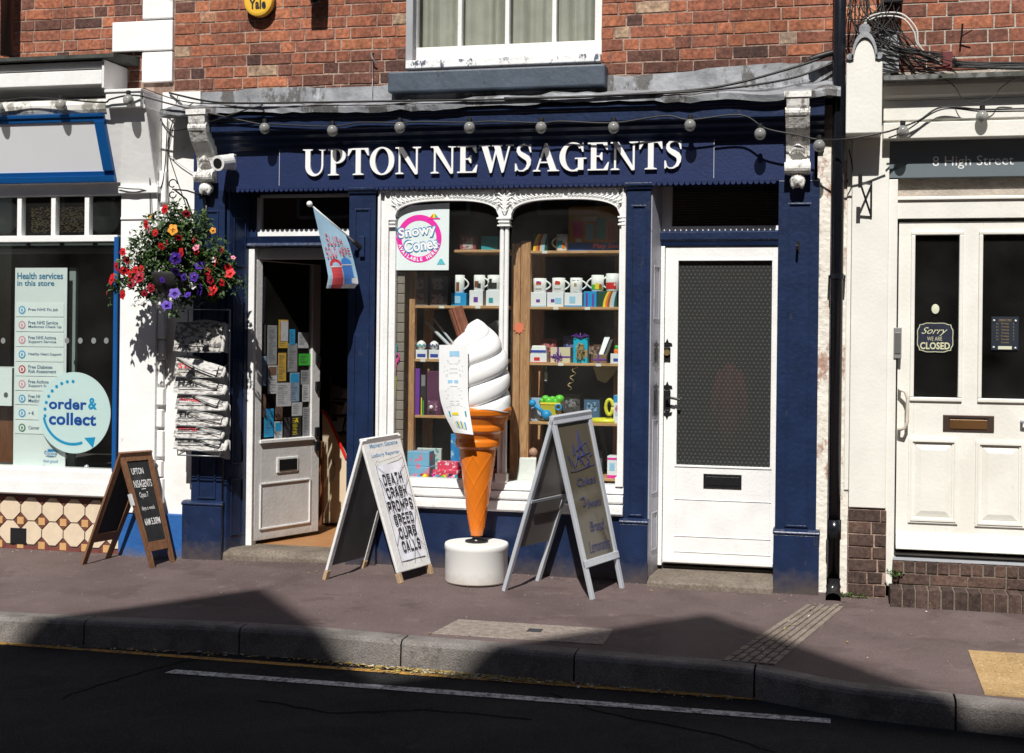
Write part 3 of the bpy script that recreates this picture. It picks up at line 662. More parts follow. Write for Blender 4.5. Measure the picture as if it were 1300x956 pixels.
# lead flashing
def zl(u, v, Y): return P(u, v, Y).z
zt_ = 3.37; zd = P(650, 133, -.17).z
mb = MB(); n = 60; rnd = random.Random(8)
ends = (xL+.02, xR+.02)
prev = None
ds = [rnd.uniform(-.008, .008) for _ in range(n+1)]
for i in range(n+1):
    x = ends[0]+(ends[1]-ends[0])*i/n; d = ds[i]+.012*math.sin(i*.21)+.006*math.sin(i*.9)
    tr = max(0, (x+1.5)/1.5)
    zu = zB+.015+.06*tr+(.012 if (i//7) % 2 else 0)
    sec = [(x, YB-.012, zu), (x, YB-.022, zu-.003), (x, YB-.03, zd+.10+.03*tr+d), (x, -.12, zd+.058+d), (x, -.165, zd+.045+d), (x, -.178+d*.5, zd+.03+d), (x, -.175, zd+d-.008), (x, -.165, zd+d-.004), (x, -.05, zd+.0)]
    if prev: 
        k = len(sec); mb.add(prev+sec, [(j, j+1, k+j+1, k+j) for j in range(k-1)])
    prev = sec
mb.build('lead_flashing', lead, NB, smooth=False, recalc=True)
# cornice and fascia
fxl, fxr = P(246, 200, 0).x, P(1034, 200, 0).x
z1a = P(650, 145, -.13).z; z1b = P(650, 157, -.13).z
zf0 = P(650, 234, 0).z
mb = MB().prismx([(.3, zd-.01), (-.155, zd-.01), (-.155, zd-.03), (-.135, zd-.035), (-.135, z1a+.012), (-.13, z1a+.006), (-.13, z1b), (-.10, z1b-.006), (-.095, z1b-.03), (-.06, z1b-.045), (-.05, z1b-.075), (-.02, z1b-.09), (-.012, z1b-.12), (.3, z1b-.12)], fxl+.02, fxr+.06)
mb.build('cornice', navy, NB, bevel=.002)
mb = MB().box(fxl, fxr, 0, .3, zf0-.005, z1b-.12)
fas = mb.build('fascia', navy2, NB)
bx0, bx1 = P(355, 205, -.015).x, P(906, 205, -.015).x; bz0 = P(630, 231.5, -.015).z; bz1 = bz0+.31
MB().box(bx0, bx1, -.015, 0, bz0, bz1).build('name_board', navy2, fas, bevel=.003)
MB().box(bx0-.003, bx0, -.016, -.0005, bz0, bz1-.06).build('bare_edge', M('bare_edge_paint', (.5, .52, .56), .6), fas); MB().box(bx1, bx1+.003, -.016, -.0005, bz0, bz1-.06).build('bare_edge', M('bare_edge_paint', (.5, .52, .56), .6), fas)
mb = MB(); lx0, lx1 = P(385, 207, -.03).x, P(867, 198, -.03).x; lz0, lz1 = P(386, 223.5, -.03).z, P(386, 190, -.03).z
serif_text(mb, 'UPTON NEWSAGENTS', lx0, lx1, lz0, lz1, -.038, -.02)
mb.build('lettering', solid('white_acrylic', (.82, .82, .82), .3), fas, recalc=True)
def scallop(x0, x1, z, Y0, Y1, mat_, parent, name='scalloped_trim', tw=.036, d=.022):
    n = max(1, round((x1-x0)/tw)); tw = (x1-x0)/n; mb = MB()
    mb.box(x0, x1, Y0, Y1, z, z+.02)
    for i in range(n):
        a = x0+i*tw; pr = [(a+.002, z+.0005)]+[(a+tw/2-math.cos(math.pi*k/6)*tw*.46, z-math.sin(math.pi*k/6)*d) for k in range(7)]+[(a+tw-.002, z+.0005)]
        mb.prismy(pr, Y0+.001, Y1-.001)
    return mb.build(name, mat_, parent)
scallop(P(287, 239, -.008).x, P(986, 233, -.008).x, zf0-.004, -.016, -.003, navy2, NB)
# pilasters
def pilaster(u0, v0, u1, v1, plv, pu0, pu1, ztop=None, capital=False):
    x0, _, _, _ = R(u0, v0, u0+2, v0+2); x0 = (P(u0, 300).x); x1 = P(u1, 300).x
    zp = P((u0+u1)/2, plv).z
    mb = MB().box(x0, x1, 0, .14, zp, zf0-.006)
    # panel mouldings
    w_ = x1-x0; i0, i1 = x0+w_*.28, x1-w_*.24
    zt = zf0-.16; zb = zp+.06
    for a, b, c, d in ((i0, i1, zt, zt+.012), (i0, i1, zb-.012, zb), (i0-.012, i0, zb-.012, zt+.012), (i1, i1+.012, zb-.012, zt+.012)): mb.box(a, b, -.009, 0, c, d)
    p = mb.build('pilaster', navy, NB, bevel=.002)
    a, b = P(pu0, plv).x, P(pu1, plv).x
    MB().box(a, b, -.025, .14, -.03, zp-.0).prismx([(.1, zp), (-.025, zp), (-.034, zp+.008), (-.03, zp+.02), (-.004, zp+.032), (.1, zp+.032)], a-.004, b+.004).build('plinth', navy, p, bevel=.004)
    if capital:
        MB().prismx([(.1, zf0-.006), (-.028, zf0-.006), (-.028, zf0-.022), (-.018, zf0-.03), (-.012, zf0-.046), (.1, zf0-.046)], x0-.008, x1+.008).build('capital', navy, p, bevel=.002)
    return p
pilaster(246, 240, 285, 640, 642, 233, 283)
pilaster(443, 240, 476, 640, 664, 440, 478, capital=True)
pilaster(795, 240, 826, 660, 665, 787, 823, capital=True)
pilaster(988, 235, 1040, 680, 679, 982, 1040)
x0, x1 = P(1034, 300).x, P(1040, 300).x
# corbels
def corbel(uc, vt, vb, wpx, Yf=0):
    s = 1/200*DIST/8.57
    zt, zb = P(uc, vt, -.12).z, P(uc, vb, -.03).z
    xb = P(uc, (vt+vb)/2+10, -.05).x; hw = wpx/2/195
    H_ = zt-zb
    def zz(f): return zt-H_*f
    prof = [(.0, zt), (-.2, zt), (-.215, zz(.06)), (-.205, zz(.14)), (-.19, zz(.2)), (-.185, zz(.26)), (-.15, zz(.36)), (-.1, zz(.45)), (-.07, zz(.52)), (-.055, zz(.58)), (-.05, zz(.66)), (-.055, zz(.70)), (-.085, zz(.72)), (-.1, zz(.75)), (-.098, zz(.79)), (-.075, zz(.82)), (-.03, zz(.83)), (0, zz(.83))]
    mb = MB().prismx(prof, xb-hw, xb+hw)
    p = mb.build('corbel', corbm, NB, bevel=.004)
    mb = MB().box(xb-hw-.012, xb+hw+.012, -.222, 0, zz(.055), zt+.004)
    for sg in (-1, 1):   # side scroll edges
        mb.prismx([(y-.006, z) for y, z in prof[5:13]]+[(y+.03, z) for y, z in reversed(prof[5:13])], xb+sg*(hw-.006)-.009, xb+sg*(hw-.006)+.009)
    mb.tube([(xb-hw-.01, -.075, zz(.765)), (xb+hw+.01, -.075, zz(.765))], .036, 14)
    mb.tube([(xb-hw-.006, -.175, zz(.2)), (xb+hw+.006, -.175, zz(.2))], .03, 12)
    mb.build('scroll', corbm, p, smooth=False)
    mb = MB()   # acanthus drop and leaf
    for k in range(5):
        a = (k-2)*.42
        mb.lathe([(.004, -.05), (.017, -.03), (.02, 0), (.012, .03), (.003, .045)], (xb+math.sin(a)*.035, -.05-.02*math.cos(a), zz(.90)+.012*math.cos(a*2)), 8)
    mb.ball((xb, -.045, zz(.9)), .05, .85, 14, 8)
    for k in range(5):
        a = (k-2)*.5; mb.tube([(xb, -.09, zz(.52)), (xb+math.sin(a)*.03, -.088, zz(.57)), (xb+math.sin(a)*.05, -.066, zz(.58)+.02*math.cos(a)-.035)], [.008, .014, .003], 6)
    mb.build('acanthus', corbm, p, smooth=True)
corbm = M('old_white_corbel', (.72, .71, .68), .6, .1, 12, .5, 40, dirt=[((.1, .09, .08), 14, .56, .85), ((.25, .23, .2), 30, .55, .7)])
corbel(1013, 120, 242, 27)
corbel(262, 142, 250, 24)
# --- shop window
YF = .03
SWIN = None
x0, x1 = P(478, 450, YF).x, P(793, 450, YF).x
zs = P(650, 613, YF).z; zt = zf0-.004
gL0, gL1 = P(500, 450, YF).x, P(631, 450, YF).x; gR0, gR1 = P(647, 450, YF).x, P(784.5, 450, YF).x
mb = MB()
mb.box(x0, x0+.02, YF-.01, YF+.05, zs, zt)
for k, (a, b, d) in enumerate(((x0+.02, x0+.045, .012), (x0+.048, x0+.075, .0), (x0+.078, gL0, .01))): mb.box(a, b, YF+d, YF+.055, zs, zt)
mb.box(gR1+.014, x1, YF-.008, YF+.05, zs, zt).box(gR1, gR1+.014, YF+.008, YF+.05, zs, zt)
mb.box(x0+.02, gR1+.014, YF-.004, YF+.05, zt-.03, zt)
SWIN = mb.build('shop_window', white, NB, bevel=.003)
# colonnette
def colonnette(xc, r, z0, z1):
    mb = MB()
    for dx in (-r*.5, r*.5): mb.lathe([(r*.5, z0+.06), (r*.46, z1-.06)], (xc+dx, YF+.02, 0), 12)
    mb.box(xc-r-.006, xc+r+.006, YF-.01, YF+.045, z0, z0+.06)
    for q, rr in ((z1-.06, 1.35), (z1-.035, 1.2), (z1-.012, 1.5)): mb.box(xc-r*rr, xc+r*rr, YF-.012, YF+.048, q, q+.011)
    mb.box(xc-r*1.1, xc+r*1.1, YF, YF+.04, z1-.06, z1)
    return mb.build('colonnette', white, SWIN, bevel=.003)
zcap = P(638, 276, YF).z
colonnette(P(638.5, 400, YF).x, .033, zs, zcap)
colonnette(P(497, 400, YF).x, .018, zs, zcap); colonnette(P(788, 400, YF).x, .018, zs, zcap)
# carved spandrel with two basket arches
zc = P(565, 255, YF).z; ztop = zt-.03
mb = MB(); lv = MB(); rnd = random.Random(4)
for a, b in ((gL0, gL1), (gR0, gR1)):
    c = (a+b)/2; hw = (b-a)/2; n = 44
    def arch(t): # t -1..1
        return zcap+.015+(zc-zcap-.015)*(1-abs(t)**2.9)**(1/2.2)
    ext = .04 if a == gL0 else .02
    for i in range(n):
        t0, t1 = -1+2*i/n, -1+2*(i+1)/n
        p0, p1 = (c+t0*hw, arch(t0)), (c+t1*hw, arch(t1))
        mb.prismy([p0, p1, (p1[0], ztop), (p0[0], ztop)], YF, YF+.035)
        mb.prismy([p0, p1, (p1[0], p1[1]+.012), (p0[0], p0[1]+.012)], YF-.012, YF)
    # leaves run out from the crown to the springing
    for sg in (-1, 1):
        for k in range(13):
            t = sg*(k+.6)/13.6; x = c+t*hw; z = arch(t)+.02
            room = ztop-z
            L = min(.075, max(.03, room*.8))
            ang0 = math.pi/2-sg*.55-sg*.3*abs(t)
            for dv, ln in ((.0, 1), (.5*sg, .75)):
                an = ang0-dv; dx, dz = math.cos(an), math.sin(an)
                if z+dz*L*ln > ztop+.012: ln *= .6
                bx, bz = x, z-.004
                tip = (bx+dx*L*ln, bz+dz*L*ln); mid = (bx+dx*L*ln*.45, bz+dz*L*ln*.45); nx, nz = -dz, dx; w_ = .011
                lv.add([(bx, YF-.004, bz), (mid[0]+nx*w_, YF-.002, mid[1]+nz*w_), (tip[0]+sg*.006, YF-.004, tip[1]), (mid[0]-nx*w_, YF-.002, mid[1]-nz*w_), (mid[0], YF-.017, mid[1]),
                        (bx, YF+.004, bz), (tip[0], YF+.004, tip[1])],
                       [(0, 1, 4), (1, 2, 4), (2, 3, 4), (3, 0, 4), (0, 3, 1), (1, 3, 2)])
        for k in range(5):   # tall fronds in the corners
            t = sg*(.9+.02*k); x = c+sg*(hw-.01+.012*k); z = zcap+.06+.035*k
            lv.add([(x, YF-.004, z-.03), (x-.012, YF-.003, z+.01), (x+sg*.008, YF-.004, z+.05), (x+.012, YF-.003, z+.01), (x, YF-.018, z+.01)], [(0, 1, 4), (1, 2, 4), (2, 3, 4), (3, 0, 4), (0, 3, 2, 1)])
m1 = (gL1+gR0)/2
for x, w_ in ((m1, gR0-gL1), ((gL0+x0+.045)/2, gL0-x0-.045+0.0)):
    mb.box(x-w_/2, x+w_/2, YF+.001, YF+.034, zcap, ztop)
for k in range(5):
    z = zcap+.03+.028*k; w_ = .012+.006*k
    for sg in (-1, 1): lv.add([(m1, YF-.003, z-.02), (m1+sg*w_*2.2, YF-.003, z+.03), (m1+sg*.002, YF-.003, z+.02), (m1+sg*w_, YF-.02, z+.01)], [(0, 1, 3), (1, 2, 3), (2, 0, 3), (0, 2, 1)])
mb.build('arch_spandrel', white, SWIN)
lv.build('carved_leaves', white, SWIN, recalc=False)
# saw-tooth top edge of carving
mb = MB(); n = 46
for i in range(n):
    a = gL0+(gR1-gL0)*i/n; b = gL0+(gR1-gL0)*(i+1)/n; mb.prismy([(a+.002, ztop-.01), (b-.002, ztop-.01), ((a+b)/2+.006, ztop+.014)], YF-.012, YF-.005)
mb.build('carved_cresting', white, SWIN)
for a, b in ((gL0-.01, gL1+.01), (gR0-.01, gR1+.01)): MB().box(a, b, .068, .072, zs-.02, ztop).build('pane', glass, SWIN)
# sill mouldings
zq = [P(650, v, -.01).z for v in (612, 622, 634, 640, 650)]
zh = zq[0]-zq[4]
def zf_(f): return zq[0]-zh*f
mb = MB().prismx([(.12, zf_(0)), (.035, zf_(.05)), (.022, zf_(.28)), (.12, zf_(.28))], x0-.003, x1+.002)
mb.prismx([(.12, zf_(.281)), (.04, zf_(.281)), (.04, zf_(.33)), (.12, zf_(.33))], x0, x1)
mb.prismx([(.12, zf_(.331)), (.012, zf_(.331)), (.004, zf_(.36)), (.004, zf_(.55)), (.02, zf_(.6)), (.12, zf_(.6))], x0-.004, x1+.003)
mb.prismx([(.12, zf_(.601)), (.034, zf_(.601)), (.034, zf_(.65)), (.12, zf_(.65))], x0, x1)
mb.prismx([(.12, zf_(.651)), (-.012, zf_(.651)), (-.02, zf_(.69)), (-.02, zf_(.93)), (-.01, zf_(1)), (.12, zf_(1))], x0-.006, x1+.005)
mb.build('window_sill', M('worn_white_sill', (.76, .76, .76), .5, .06, 9, .3, 40, dirt=[((.2, .2, .22), 16, .66, .7)]), SWIN, bevel=.002)
mb = MB().box(P(478, 700).x-.03, P(795, 700).x+.02, .02, .12, -.03, zq[4]); mb.build('stall_riser', navy, NB)
# --- left recessed doorway
YD = .2
rx0, rx1 = P(285, 400).x, P(443, 400).x
jx0 = P(315, 450, YD).x
zstep = .135
mb = MB(); mb.hexa([(rx0, .02, 0), (rx0+.02, .02, 0), (jx0, YD, 0), (jx0-.02, YD+.06, 0)], [(rx0, .02, zf0), (rx0+.02, .02, zf0), (jx0, YD, zf0), (jx0-.02, YD+.06, zf0)])
def splay(s, z, h):
    d = Vector((jx0-rx0-.02, YD-.02, 0)); n_ = Vector((-d.y, d.x, 0)).normalized(); p = Vector((rx0+.02, .02, 0))+d*s-n_*h; return (p.x, p.y, z)
for za, zb in ((.22, .62), (.72, 2.0), (2.1, 2.45)):
    for q in ((.2, .24, za, zb), (.76, .8, za, zb), (.24, .76, za, za+.012), (.24, .76, zb-.012, zb)): mb.boxm(lambda a, b, h: splay(a, b, h), q[0], q[1], q[2], q[3], -.001, .007)
mb.build('doorway_lining', navy, NB, bevel=.002)
ztr0, ztr1 = P(380, 312, YD).z, P(380, 300, YD).z
tx0 = P(328, 280, YD).x; tz1 = P(380, 250, YD).z; tz0 = P(380, 291, YD).z
mb = MB().box(tx0-.005, rx1+.02, YD, YD+.06, ztr1, tz0).box(tx0-.012, tx0+.012, YD, YD+.06, tz0, tz1).box(tx0+.012, rx1+.02, YD, YD+.06, tz1, tz1+.02)
fl = mb.build('fanlight', white, NB, bevel=.002)
MB().box(tx0, rx1, YD+.03, YD+.034, tz0-.01, tz1+.01).build('pane', glass, fl)
MB().prismx([(YD+.08, ztr0-.01), (YD-.01, ztr0-.01), (YD-.03, ztr0), (YD-.02, ztr0+.02), (YD-.03, ztr1-.015), (YD-.035, ztr1), (YD+.08, ztr1)], jx0-.03, rx1+.05).box(jx0-.05, tx0-.012, YD, YD+.06, ztr1, zf0).box(tx0-.012, rx1+.05, YD, YD+.06, tz1+.02, zf0+.02).build('transom', navy, NB, bevel=.002)
MB().box(jx0, jx0+.045, YD-.01, YD+.07, zstep, ztr0-.01).box(jx0+.045, rx1+.02, YD+.06, YD+.1, ztr0-.09, ztr0-.011).build('door_frame', white, NB, bevel=.003)
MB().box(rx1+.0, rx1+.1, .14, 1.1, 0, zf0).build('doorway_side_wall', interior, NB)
# open half-glazed door
hx, hy = jx0+.046, YD+.03; ex, ey = P(404, 675, .85).x, .85
dd = Vector((ex-hx, ey-hy, 0)); DW = dd.length; dd.normalize(); dn = Vector((dd.y, -dd.x, 0))     # dn faces the street side
zd0 = .16; zd1 = ztr0-.095
def dr(a, h, z): p = Vector((hx, hy, 0))+dd*a+dn*h; return (p.x, p.y, z)
def dbox(mb, a0, a1, z0, z1, h0, h1):
    m_ = MB().box(a0, a1, h0, h1, z0, z1); return mb.add([dr(p[0], p[1], p[2]) for p in m_.v], m_.f)
greypaint = M('worn_grey_white_paint', (.62, .61, .6), .5, .07, 9, .2, 40, dirt=[((.2, .17, .15), 20, .66, .7), ('splash', (.2, .15, .1), .12, .2, .6)])
def door_w(u):   # distance along the open door seen at pixel u
    r = ray(u, 500); t = ((hx)*(-dd.y)+(hy+DIST)*dd.x)/(r[0]*(-dd.y)+r[1]*dd.x)
    return (Vector((r[0]*t, r[1]*t-DIST, 0))-Vector((hx, hy, 0))).dot(dd)
def door_z(u, v):
    a = door_w(u); p = Vector((hx, hy, 0))+dd*a; r = ray(u, v); t = (p.y+DIST)/r[1]; return EYE+r[2]*t
gz0, gz1 = door_z(365, 556), door_z(365, 334); ga0, ga1 = door_w(332), door_w(396)
mb = MB(); dbox(mb, 0, ga0, zd0, zd1, -.04, 0); dbox(mb, ga1, DW, zd0, zd1, -.04, 0); dbox(mb, ga0, ga1, zd0, gz0, -.04, 0); dbox(mb, ga0, ga1, gz1, zd1, -.04, 0)
OD = mb.build('shop_door', greypaint, NB, bevel=.003)
mb = MB(); dbox(mb, ga0, ga1, gz0, gz1, -.022, -.018); mb.build('pane', glass, OD)
pz0, pz1 = door_z(365, 668), door_z(365, 610); pa0, pa1 = door_w(331), door_w(395)
mb = MB()
for q in ((pa0, pa1, pz0, pz0+.012), (pa0, pa1, pz1-.012, pz1), (pa0, pa0+.012, pz0, pz1), (pa1-.012, pa1, pz0, pz1)): dbox(mb, q[0], q[1], q[2], q[3], 0, .008)
dbox(mb, ga0-.015, ga1+.015, gz0-.025, gz0-.003, 0, .016)
mb.build('moulding', white, OD, bevel=.002)
lz0, lz1 = door_z(365, 599), door_z(365, 580); la0, la1 = door_w(352), door_w(379)
mb = MB(); dbox(mb, la0, la1, lz0, lz1, 0, .008); lb = mb.build('letterbox', white, OD, bevel=.002)
mb = MB(); dbox(mb, la0+.02, la1-.02, lz0+.015, lz1-.015, .009, .012); mb.build('flap', black, lb)
mb = MB()
for z in (door_z(404, 455), door_z(404, 490), door_z(404, 548), door_z(404, 566)):
    dbox(mb, DW-.055, DW-.01, z-.035, z+.035, 0, .02)
mb.build('door_lock', black, OD, bevel=.004)
# step, threshold, floor inside
MB().prismx([(YD+.1, zstep), (.06, zstep), (.03, zstep-.012), (.0, zstep-.04), (-.01, -.02), (YD+.1, -.02)], rx0+.005, rx1-.005).build('door_step', stone, NB, bevel=.006)
MB().box(rx0-.2, rx1+.2, YD+.1, 3.0, zstep-.02, zstep-.004).build('shop_floor', floorwood, NB)
# inner counter end beyond the door (cream board with red edge)
YC = 1.35
cpts = [P(411, 664, YC), P(470, 664, YC), P(470, 590, YC), P(437, 577, YC), P(418, 532, YC), P(409, 520, YC)]
mb = MB().prismy([(p.x, p.z) for p in cpts], YC, YC+.05); CT = mb.build('counter', cream2, NB)
MB().tube([(cpts[5].x, YC-.006, cpts[5].z), (cpts[4].x, YC-.006, cpts[4].z), (cpts[3].x+.02, YC-.006, cpts[3].z-.03)], .012, 6).build('counter_edge', red, CT)
pp = P(404, 600, YC-.05); MB().box(pp.x-.07, pp.x+.03, YC-.04, YC-.005, zstep, P(404, 560, YC).z).build('counter_leg', brown, CT)
MB().tube([P(422, 585, YC-.02), P(425, 590, YC-.05), P(425, 605, YC-.05), P(422, 610, YC-.02)], .006, 6).build('counter_handle', grey, CT)
# --- right recessed flat door
YR = .22
qx0, qx1 = P(826, 400).x, P(988, 400).x; kx0 = P(838, 450, YR).x
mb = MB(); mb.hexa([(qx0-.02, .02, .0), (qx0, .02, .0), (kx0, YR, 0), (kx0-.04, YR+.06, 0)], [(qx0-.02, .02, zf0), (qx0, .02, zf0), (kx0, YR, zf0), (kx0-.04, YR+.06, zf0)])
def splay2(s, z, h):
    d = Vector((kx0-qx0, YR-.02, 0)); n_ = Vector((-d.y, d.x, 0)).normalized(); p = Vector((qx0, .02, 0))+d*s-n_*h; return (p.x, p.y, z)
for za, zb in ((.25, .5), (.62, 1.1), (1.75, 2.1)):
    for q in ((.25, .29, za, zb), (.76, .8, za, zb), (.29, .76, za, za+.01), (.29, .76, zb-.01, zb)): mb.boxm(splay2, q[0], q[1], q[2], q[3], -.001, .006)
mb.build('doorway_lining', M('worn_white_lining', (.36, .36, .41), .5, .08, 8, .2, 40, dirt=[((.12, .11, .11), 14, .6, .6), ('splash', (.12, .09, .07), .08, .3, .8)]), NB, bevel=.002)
MB().box(qx1, qx1+.08, .14, 1.0, 0, zf0).build('doorway_side_wall', navy, NB)
a0, a1 = P(853, 260, YR).x, qx1+.01; b0, b1 = P(915, 288, YR).z, P(915, 238, YR).z
mb = MB().box(kx0, a0, YR, YR+.06, P(915, 293, YR).z, zf0).box(a0, a1, YR, YR+.06, P(915, 293, YR).z, b0+.006)
fl2 = mb.build('fanlight', white, NB, bevel=.002)
MB().box(a0, a1, YR+.02, YR+.024, b0, zf0).build('pane', glass, fl2)
mb = MB()
for k in range(18):
    z = b0+.012+k*.017; mb.hexa([(a0, YR+.05, z), (a1, YR+.05, z), (a1, YR+.062, z-.006), (a0, YR+.062, z-.006)], [(a0, YR+.05, z+.0015), (a1, YR+.05, z+.0015), (a1, YR+.062, z-.0045), (a0, YR+.062, z-.0045)])
mb.build('venetian_blind', solid('blind_slat', (.12, .12, .11)), fl2)
n0, n1 = P(915, 312, YR).z, P(915, 293, YR).z
MB().prismx([(YR+.06, n0), (YR-.012, n0), (YR-.02, n0+.03), (YR-.03, n0+.04), (YR-.03, n1-.01), (YR-.02, n1), (YR+.06, n1)], kx0-.01, qx1+.02).build('transom', navy, NB, bevel=.002)
zD0, zD1 = .155, n0-.004
dx0, dx1 = P(843, 500, YR).x, qx1-.002
MB().box(kx0, dx0-.003, YR-.012, YR+.05, .14, n0-.002).build('door_frame', white, NB, bevel=.002)
e0, e1, g0, g1 = R(860, 331, 979, 592, YR)
mb = MB().box(dx0, e0, YR, YR+.045, zD0, zD1).box(e1, dx1, YR, YR+.045, zD0, zD1).box(e0, e1, YR, YR+.045, g1, zD1).box(e0, e1, YR, YR+.045, zD0, g0)
for q in ((e0-.012, e0, g0-.012, g1+.012), (e1, e1+.012, g0-.012, g1+.012), (e0, e1, g0-.012, g0), (e0, e1, g1, g1+.012)): mb.box(q[0], q[1], YR-.006, YR, q[2], q[3])
FD = mb.build('flat_door', white, NB, bevel=.002)
mb = MB(); y_ = YR-.004
for v in (636, 683, 703): z = P(915, v, YR).z; mb.box(e0-.01, e1+.01, y_, YR-.0005, z, z+.005)
mb.box(dx0+.005, dx1-.01, YR-.018, YR, zD0+.01, zD0+.03)
mb.build('weatherboard', white, FD, bevel=.001)
l0, l1, m0, m1_ = R(893, 602, 941.5, 620, YR)
lb = MB().box(l0, l1, YR-.008, YR, m0, m1_).build('letterbox', black, FD, bevel=.002)
MB().box(l0+.015, l1-.015, YR-.011, YR-.008, m0+.018, m1_-.018).build('flap', black, lb, bevel=.001)
def ironwork(xc, zc_, hh, Y, name, parent, lever=False):
    mb = MB().box(xc-.022, xc+.022, Y-.008, Y, zc_-hh*.5, zc_+hh*.5)
    for sg in (1, -1):
        if sg == -1 and not lever: continue
        zb = zc_+sg*hh*.5
        mb.prismy([(xc, zb+sg*.06), (xc-.01, zb+sg*.035), (xc-.03, zb+sg*.03), (xc-.034, zb+sg*.012), (xc-.012, zb+sg*.014), (xc-.02, zb), (xc+.02, zb), (xc+.012, zb+sg*.014), (xc+.034, zb+sg*.012), (xc+.03, zb+sg*.03), (xc+.01, zb+sg*.035)], Y-.0075, Y-.0005)
    if lever:
        mb.tube([(xc, Y, zc_), (xc, Y-.045, zc_+.01), (xc+.03, Y-.05, zc_+.018), (xc+.09, Y-.05, zc_+.006)], .009, 8)
    o = mb.build(name, black, parent, bevel=.001)
    return o
hc = P(847, 508, YR); ironwork(hc.x, hc.z, .13, YR, 'door_handle', FD, True)
kc = P(847, 450, YR); lk = ironwork(kc.x, kc.z, .09, YR, 'door_lock', FD)
MB().tube([(kc.x, YR-.008, kc.z+.012), (kc.x, YR-.022, kc.z+.012)], .02, 16).build('lock_cylinder', M('brass', (.6, .45, .2), .3, .1, metal=.8), lk)
def lining_shape(zc_, hh, nm):  # flat black outlines on the lining, level with handle and lock
    f3 = lambda x, y, z: splay2(x, z, .002+y); mb = MB(); mb.boxm(f3, .38, .68, 0, .006, zc_-hh*.5, zc_+hh*.5)
    for sg in (1, -1):
        zb = zc_+sg*hh*.5
        q = [(0, .06), (-.08, .035), (-.24, .03), (-.26, .012), (-.1, .014), (-.15, 0), (.15, 0), (.1, .014), (.26, .012), (.24, .03), (.08, .035)]
        mb.face([f3(.53+a, .005, zb+sg*b) for a, b in q])
    mb.build(nm, black, NB, recalc=False)
lining_shape(hc.z, .13, 'lining_shape_lower'); lining_shape(kc.z, .08, 'lining_shape_upper')
# dimpled glass, and a red coat hanging in the dark passage behind it
gm = bpy.data.materials.new('dimpled_glass'); gm.use_nodes = True; n_ = gm.node_tree.nodes; L_ = gm.node_tree.links; n_.remove(n_['Principled BSDF'])
ge = n_.new('ShaderNodeNewGeometry'); mp = n_.new('ShaderNodeMapping'); mp.inputs['Rotation'].default_value = (math.radians(90), 0, 0); L_.new(ge.outputs['Position'], mp.inputs[0])
sx = n_.new('ShaderNodeSeparateXYZ'); L_.new(mp.outputs[0], sx.inputs[0])
def mth(op, a, b=None, c=None):
    q = n_.new('ShaderNodeMath'); q.operation = op
    for i, z in enumerate((a, b, c)):
        if z is None: continue
        if isinstance(z, (int, float)): q.inputs[i].default_value = z
        else: L_.new(z, q.inputs[i])
    return q.outputs[0]
px_ = mth('MULTIPLY', sx.outputs[0], 1/.0275); pz_ = mth('MULTIPLY', sx.outputs[1], 1/.024)
rowi = mth('FLOOR', pz_); off = mth('MULTIPLY', mth('PINGPONG', rowi, 1), .5)
fx_ = mth('SUBTRACT', mth('FRACT', mth('ADD', px_, off)), .5); fz_ = mth('SUBTRACT', mth('FRACT', pz_), .5)
ds_ = mth('SQRT', mth('ADD', mth('MULTIPLY', fx_, fx_), mth('MULTIPLY', fz_, fz_)))
dot = n_.new('ShaderNodeMapRange'); dot.inputs[1].default_value = .1; dot.inputs[2].default_value = .26; dot.inputs[3].default_value = 1; dot.inputs[4].default_value = 0; L_.new(ds_, dot.inputs[0])  # lens glints of the dimples painted in as pale diffuse dots
bp = n_.new('ShaderNodeBump'); bp.inputs['Distance'].default_value = .006; L_.new(dot.outputs[0], bp.inputs['Height'])
gl_ = n_.new('ShaderNodeBsdfGlossy'); gl_.inputs['Roughness'].default_value = .12
rf_ = n_.new('ShaderNodeBsdfTransparent'); rf_.inputs[0].default_value = (.62, .64, .6, 1)
df_ = n_.new('ShaderNodeBsdfDiffuse'); df_.inputs[0].default_value = (.5, .52, .52, 1)
m1_ = n_.new('ShaderNodeMixShader'); m1_.inputs[0].default_value = .08; L_.new(rf_.outputs[0], m1_.inputs[1]); L_.new(gl_.outputs[0], m1_.inputs[2])
m2_ = n_.new('ShaderNodeMixShader'); L_.new(mth('MULTIPLY_ADD', dot.outputs[0], .085, .05), m2_.inputs[0]); L_.new(m1_.outputs[0], m2_.inputs[1]); L_.new(df_.outputs[0], m2_.inputs[2])
L_.new(m2_.outputs[0], n_['Material Output'].inputs[0])
MB().box(e0-.005, e1+.005, YR+.02, YR+.024, g0-.005, g1+.005).build('pane', gm, FD)
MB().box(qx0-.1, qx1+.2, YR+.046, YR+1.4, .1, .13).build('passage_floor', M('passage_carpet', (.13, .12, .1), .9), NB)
MB().prismx([(YR+.1, .14), (YR+.1, .28), (-.0+YR+.05, .28), (YR+.05, .14)], qx0, qx1)
cx = P(925, 520, YR+.2).x; cz0, cz1 = P(925, 575, YR+.2).z, P(925, 462, YR+.2).z
ct = thing('hanging_coat', (cx, YR+.25, cz0), 'red coat hanging dimly behind the dimpled glass of the flat door', 'coat')
mb = MB(); mb.lathe([(.03, cz1), (.06, cz1-.05), (.075, cz1-.25), (.085, cz0)], (cx, YR+.28, 0), 14); mb.build('body', solid('red_cloth', (.13, .005, .008), .8), ct, smooth=True)
for sg in (-1, 1): MB().tube([(cx+sg*.05, YR+.28, cz1-.05), (cx+sg*.09, YR+.26, cz1-.2), (cx+sg*.1, YR+.25, cz0+.15)], [.035, .035, .03], 8).build('sleeve', solid('red_cloth', (.13, .005, .008)), ct, smooth=True)
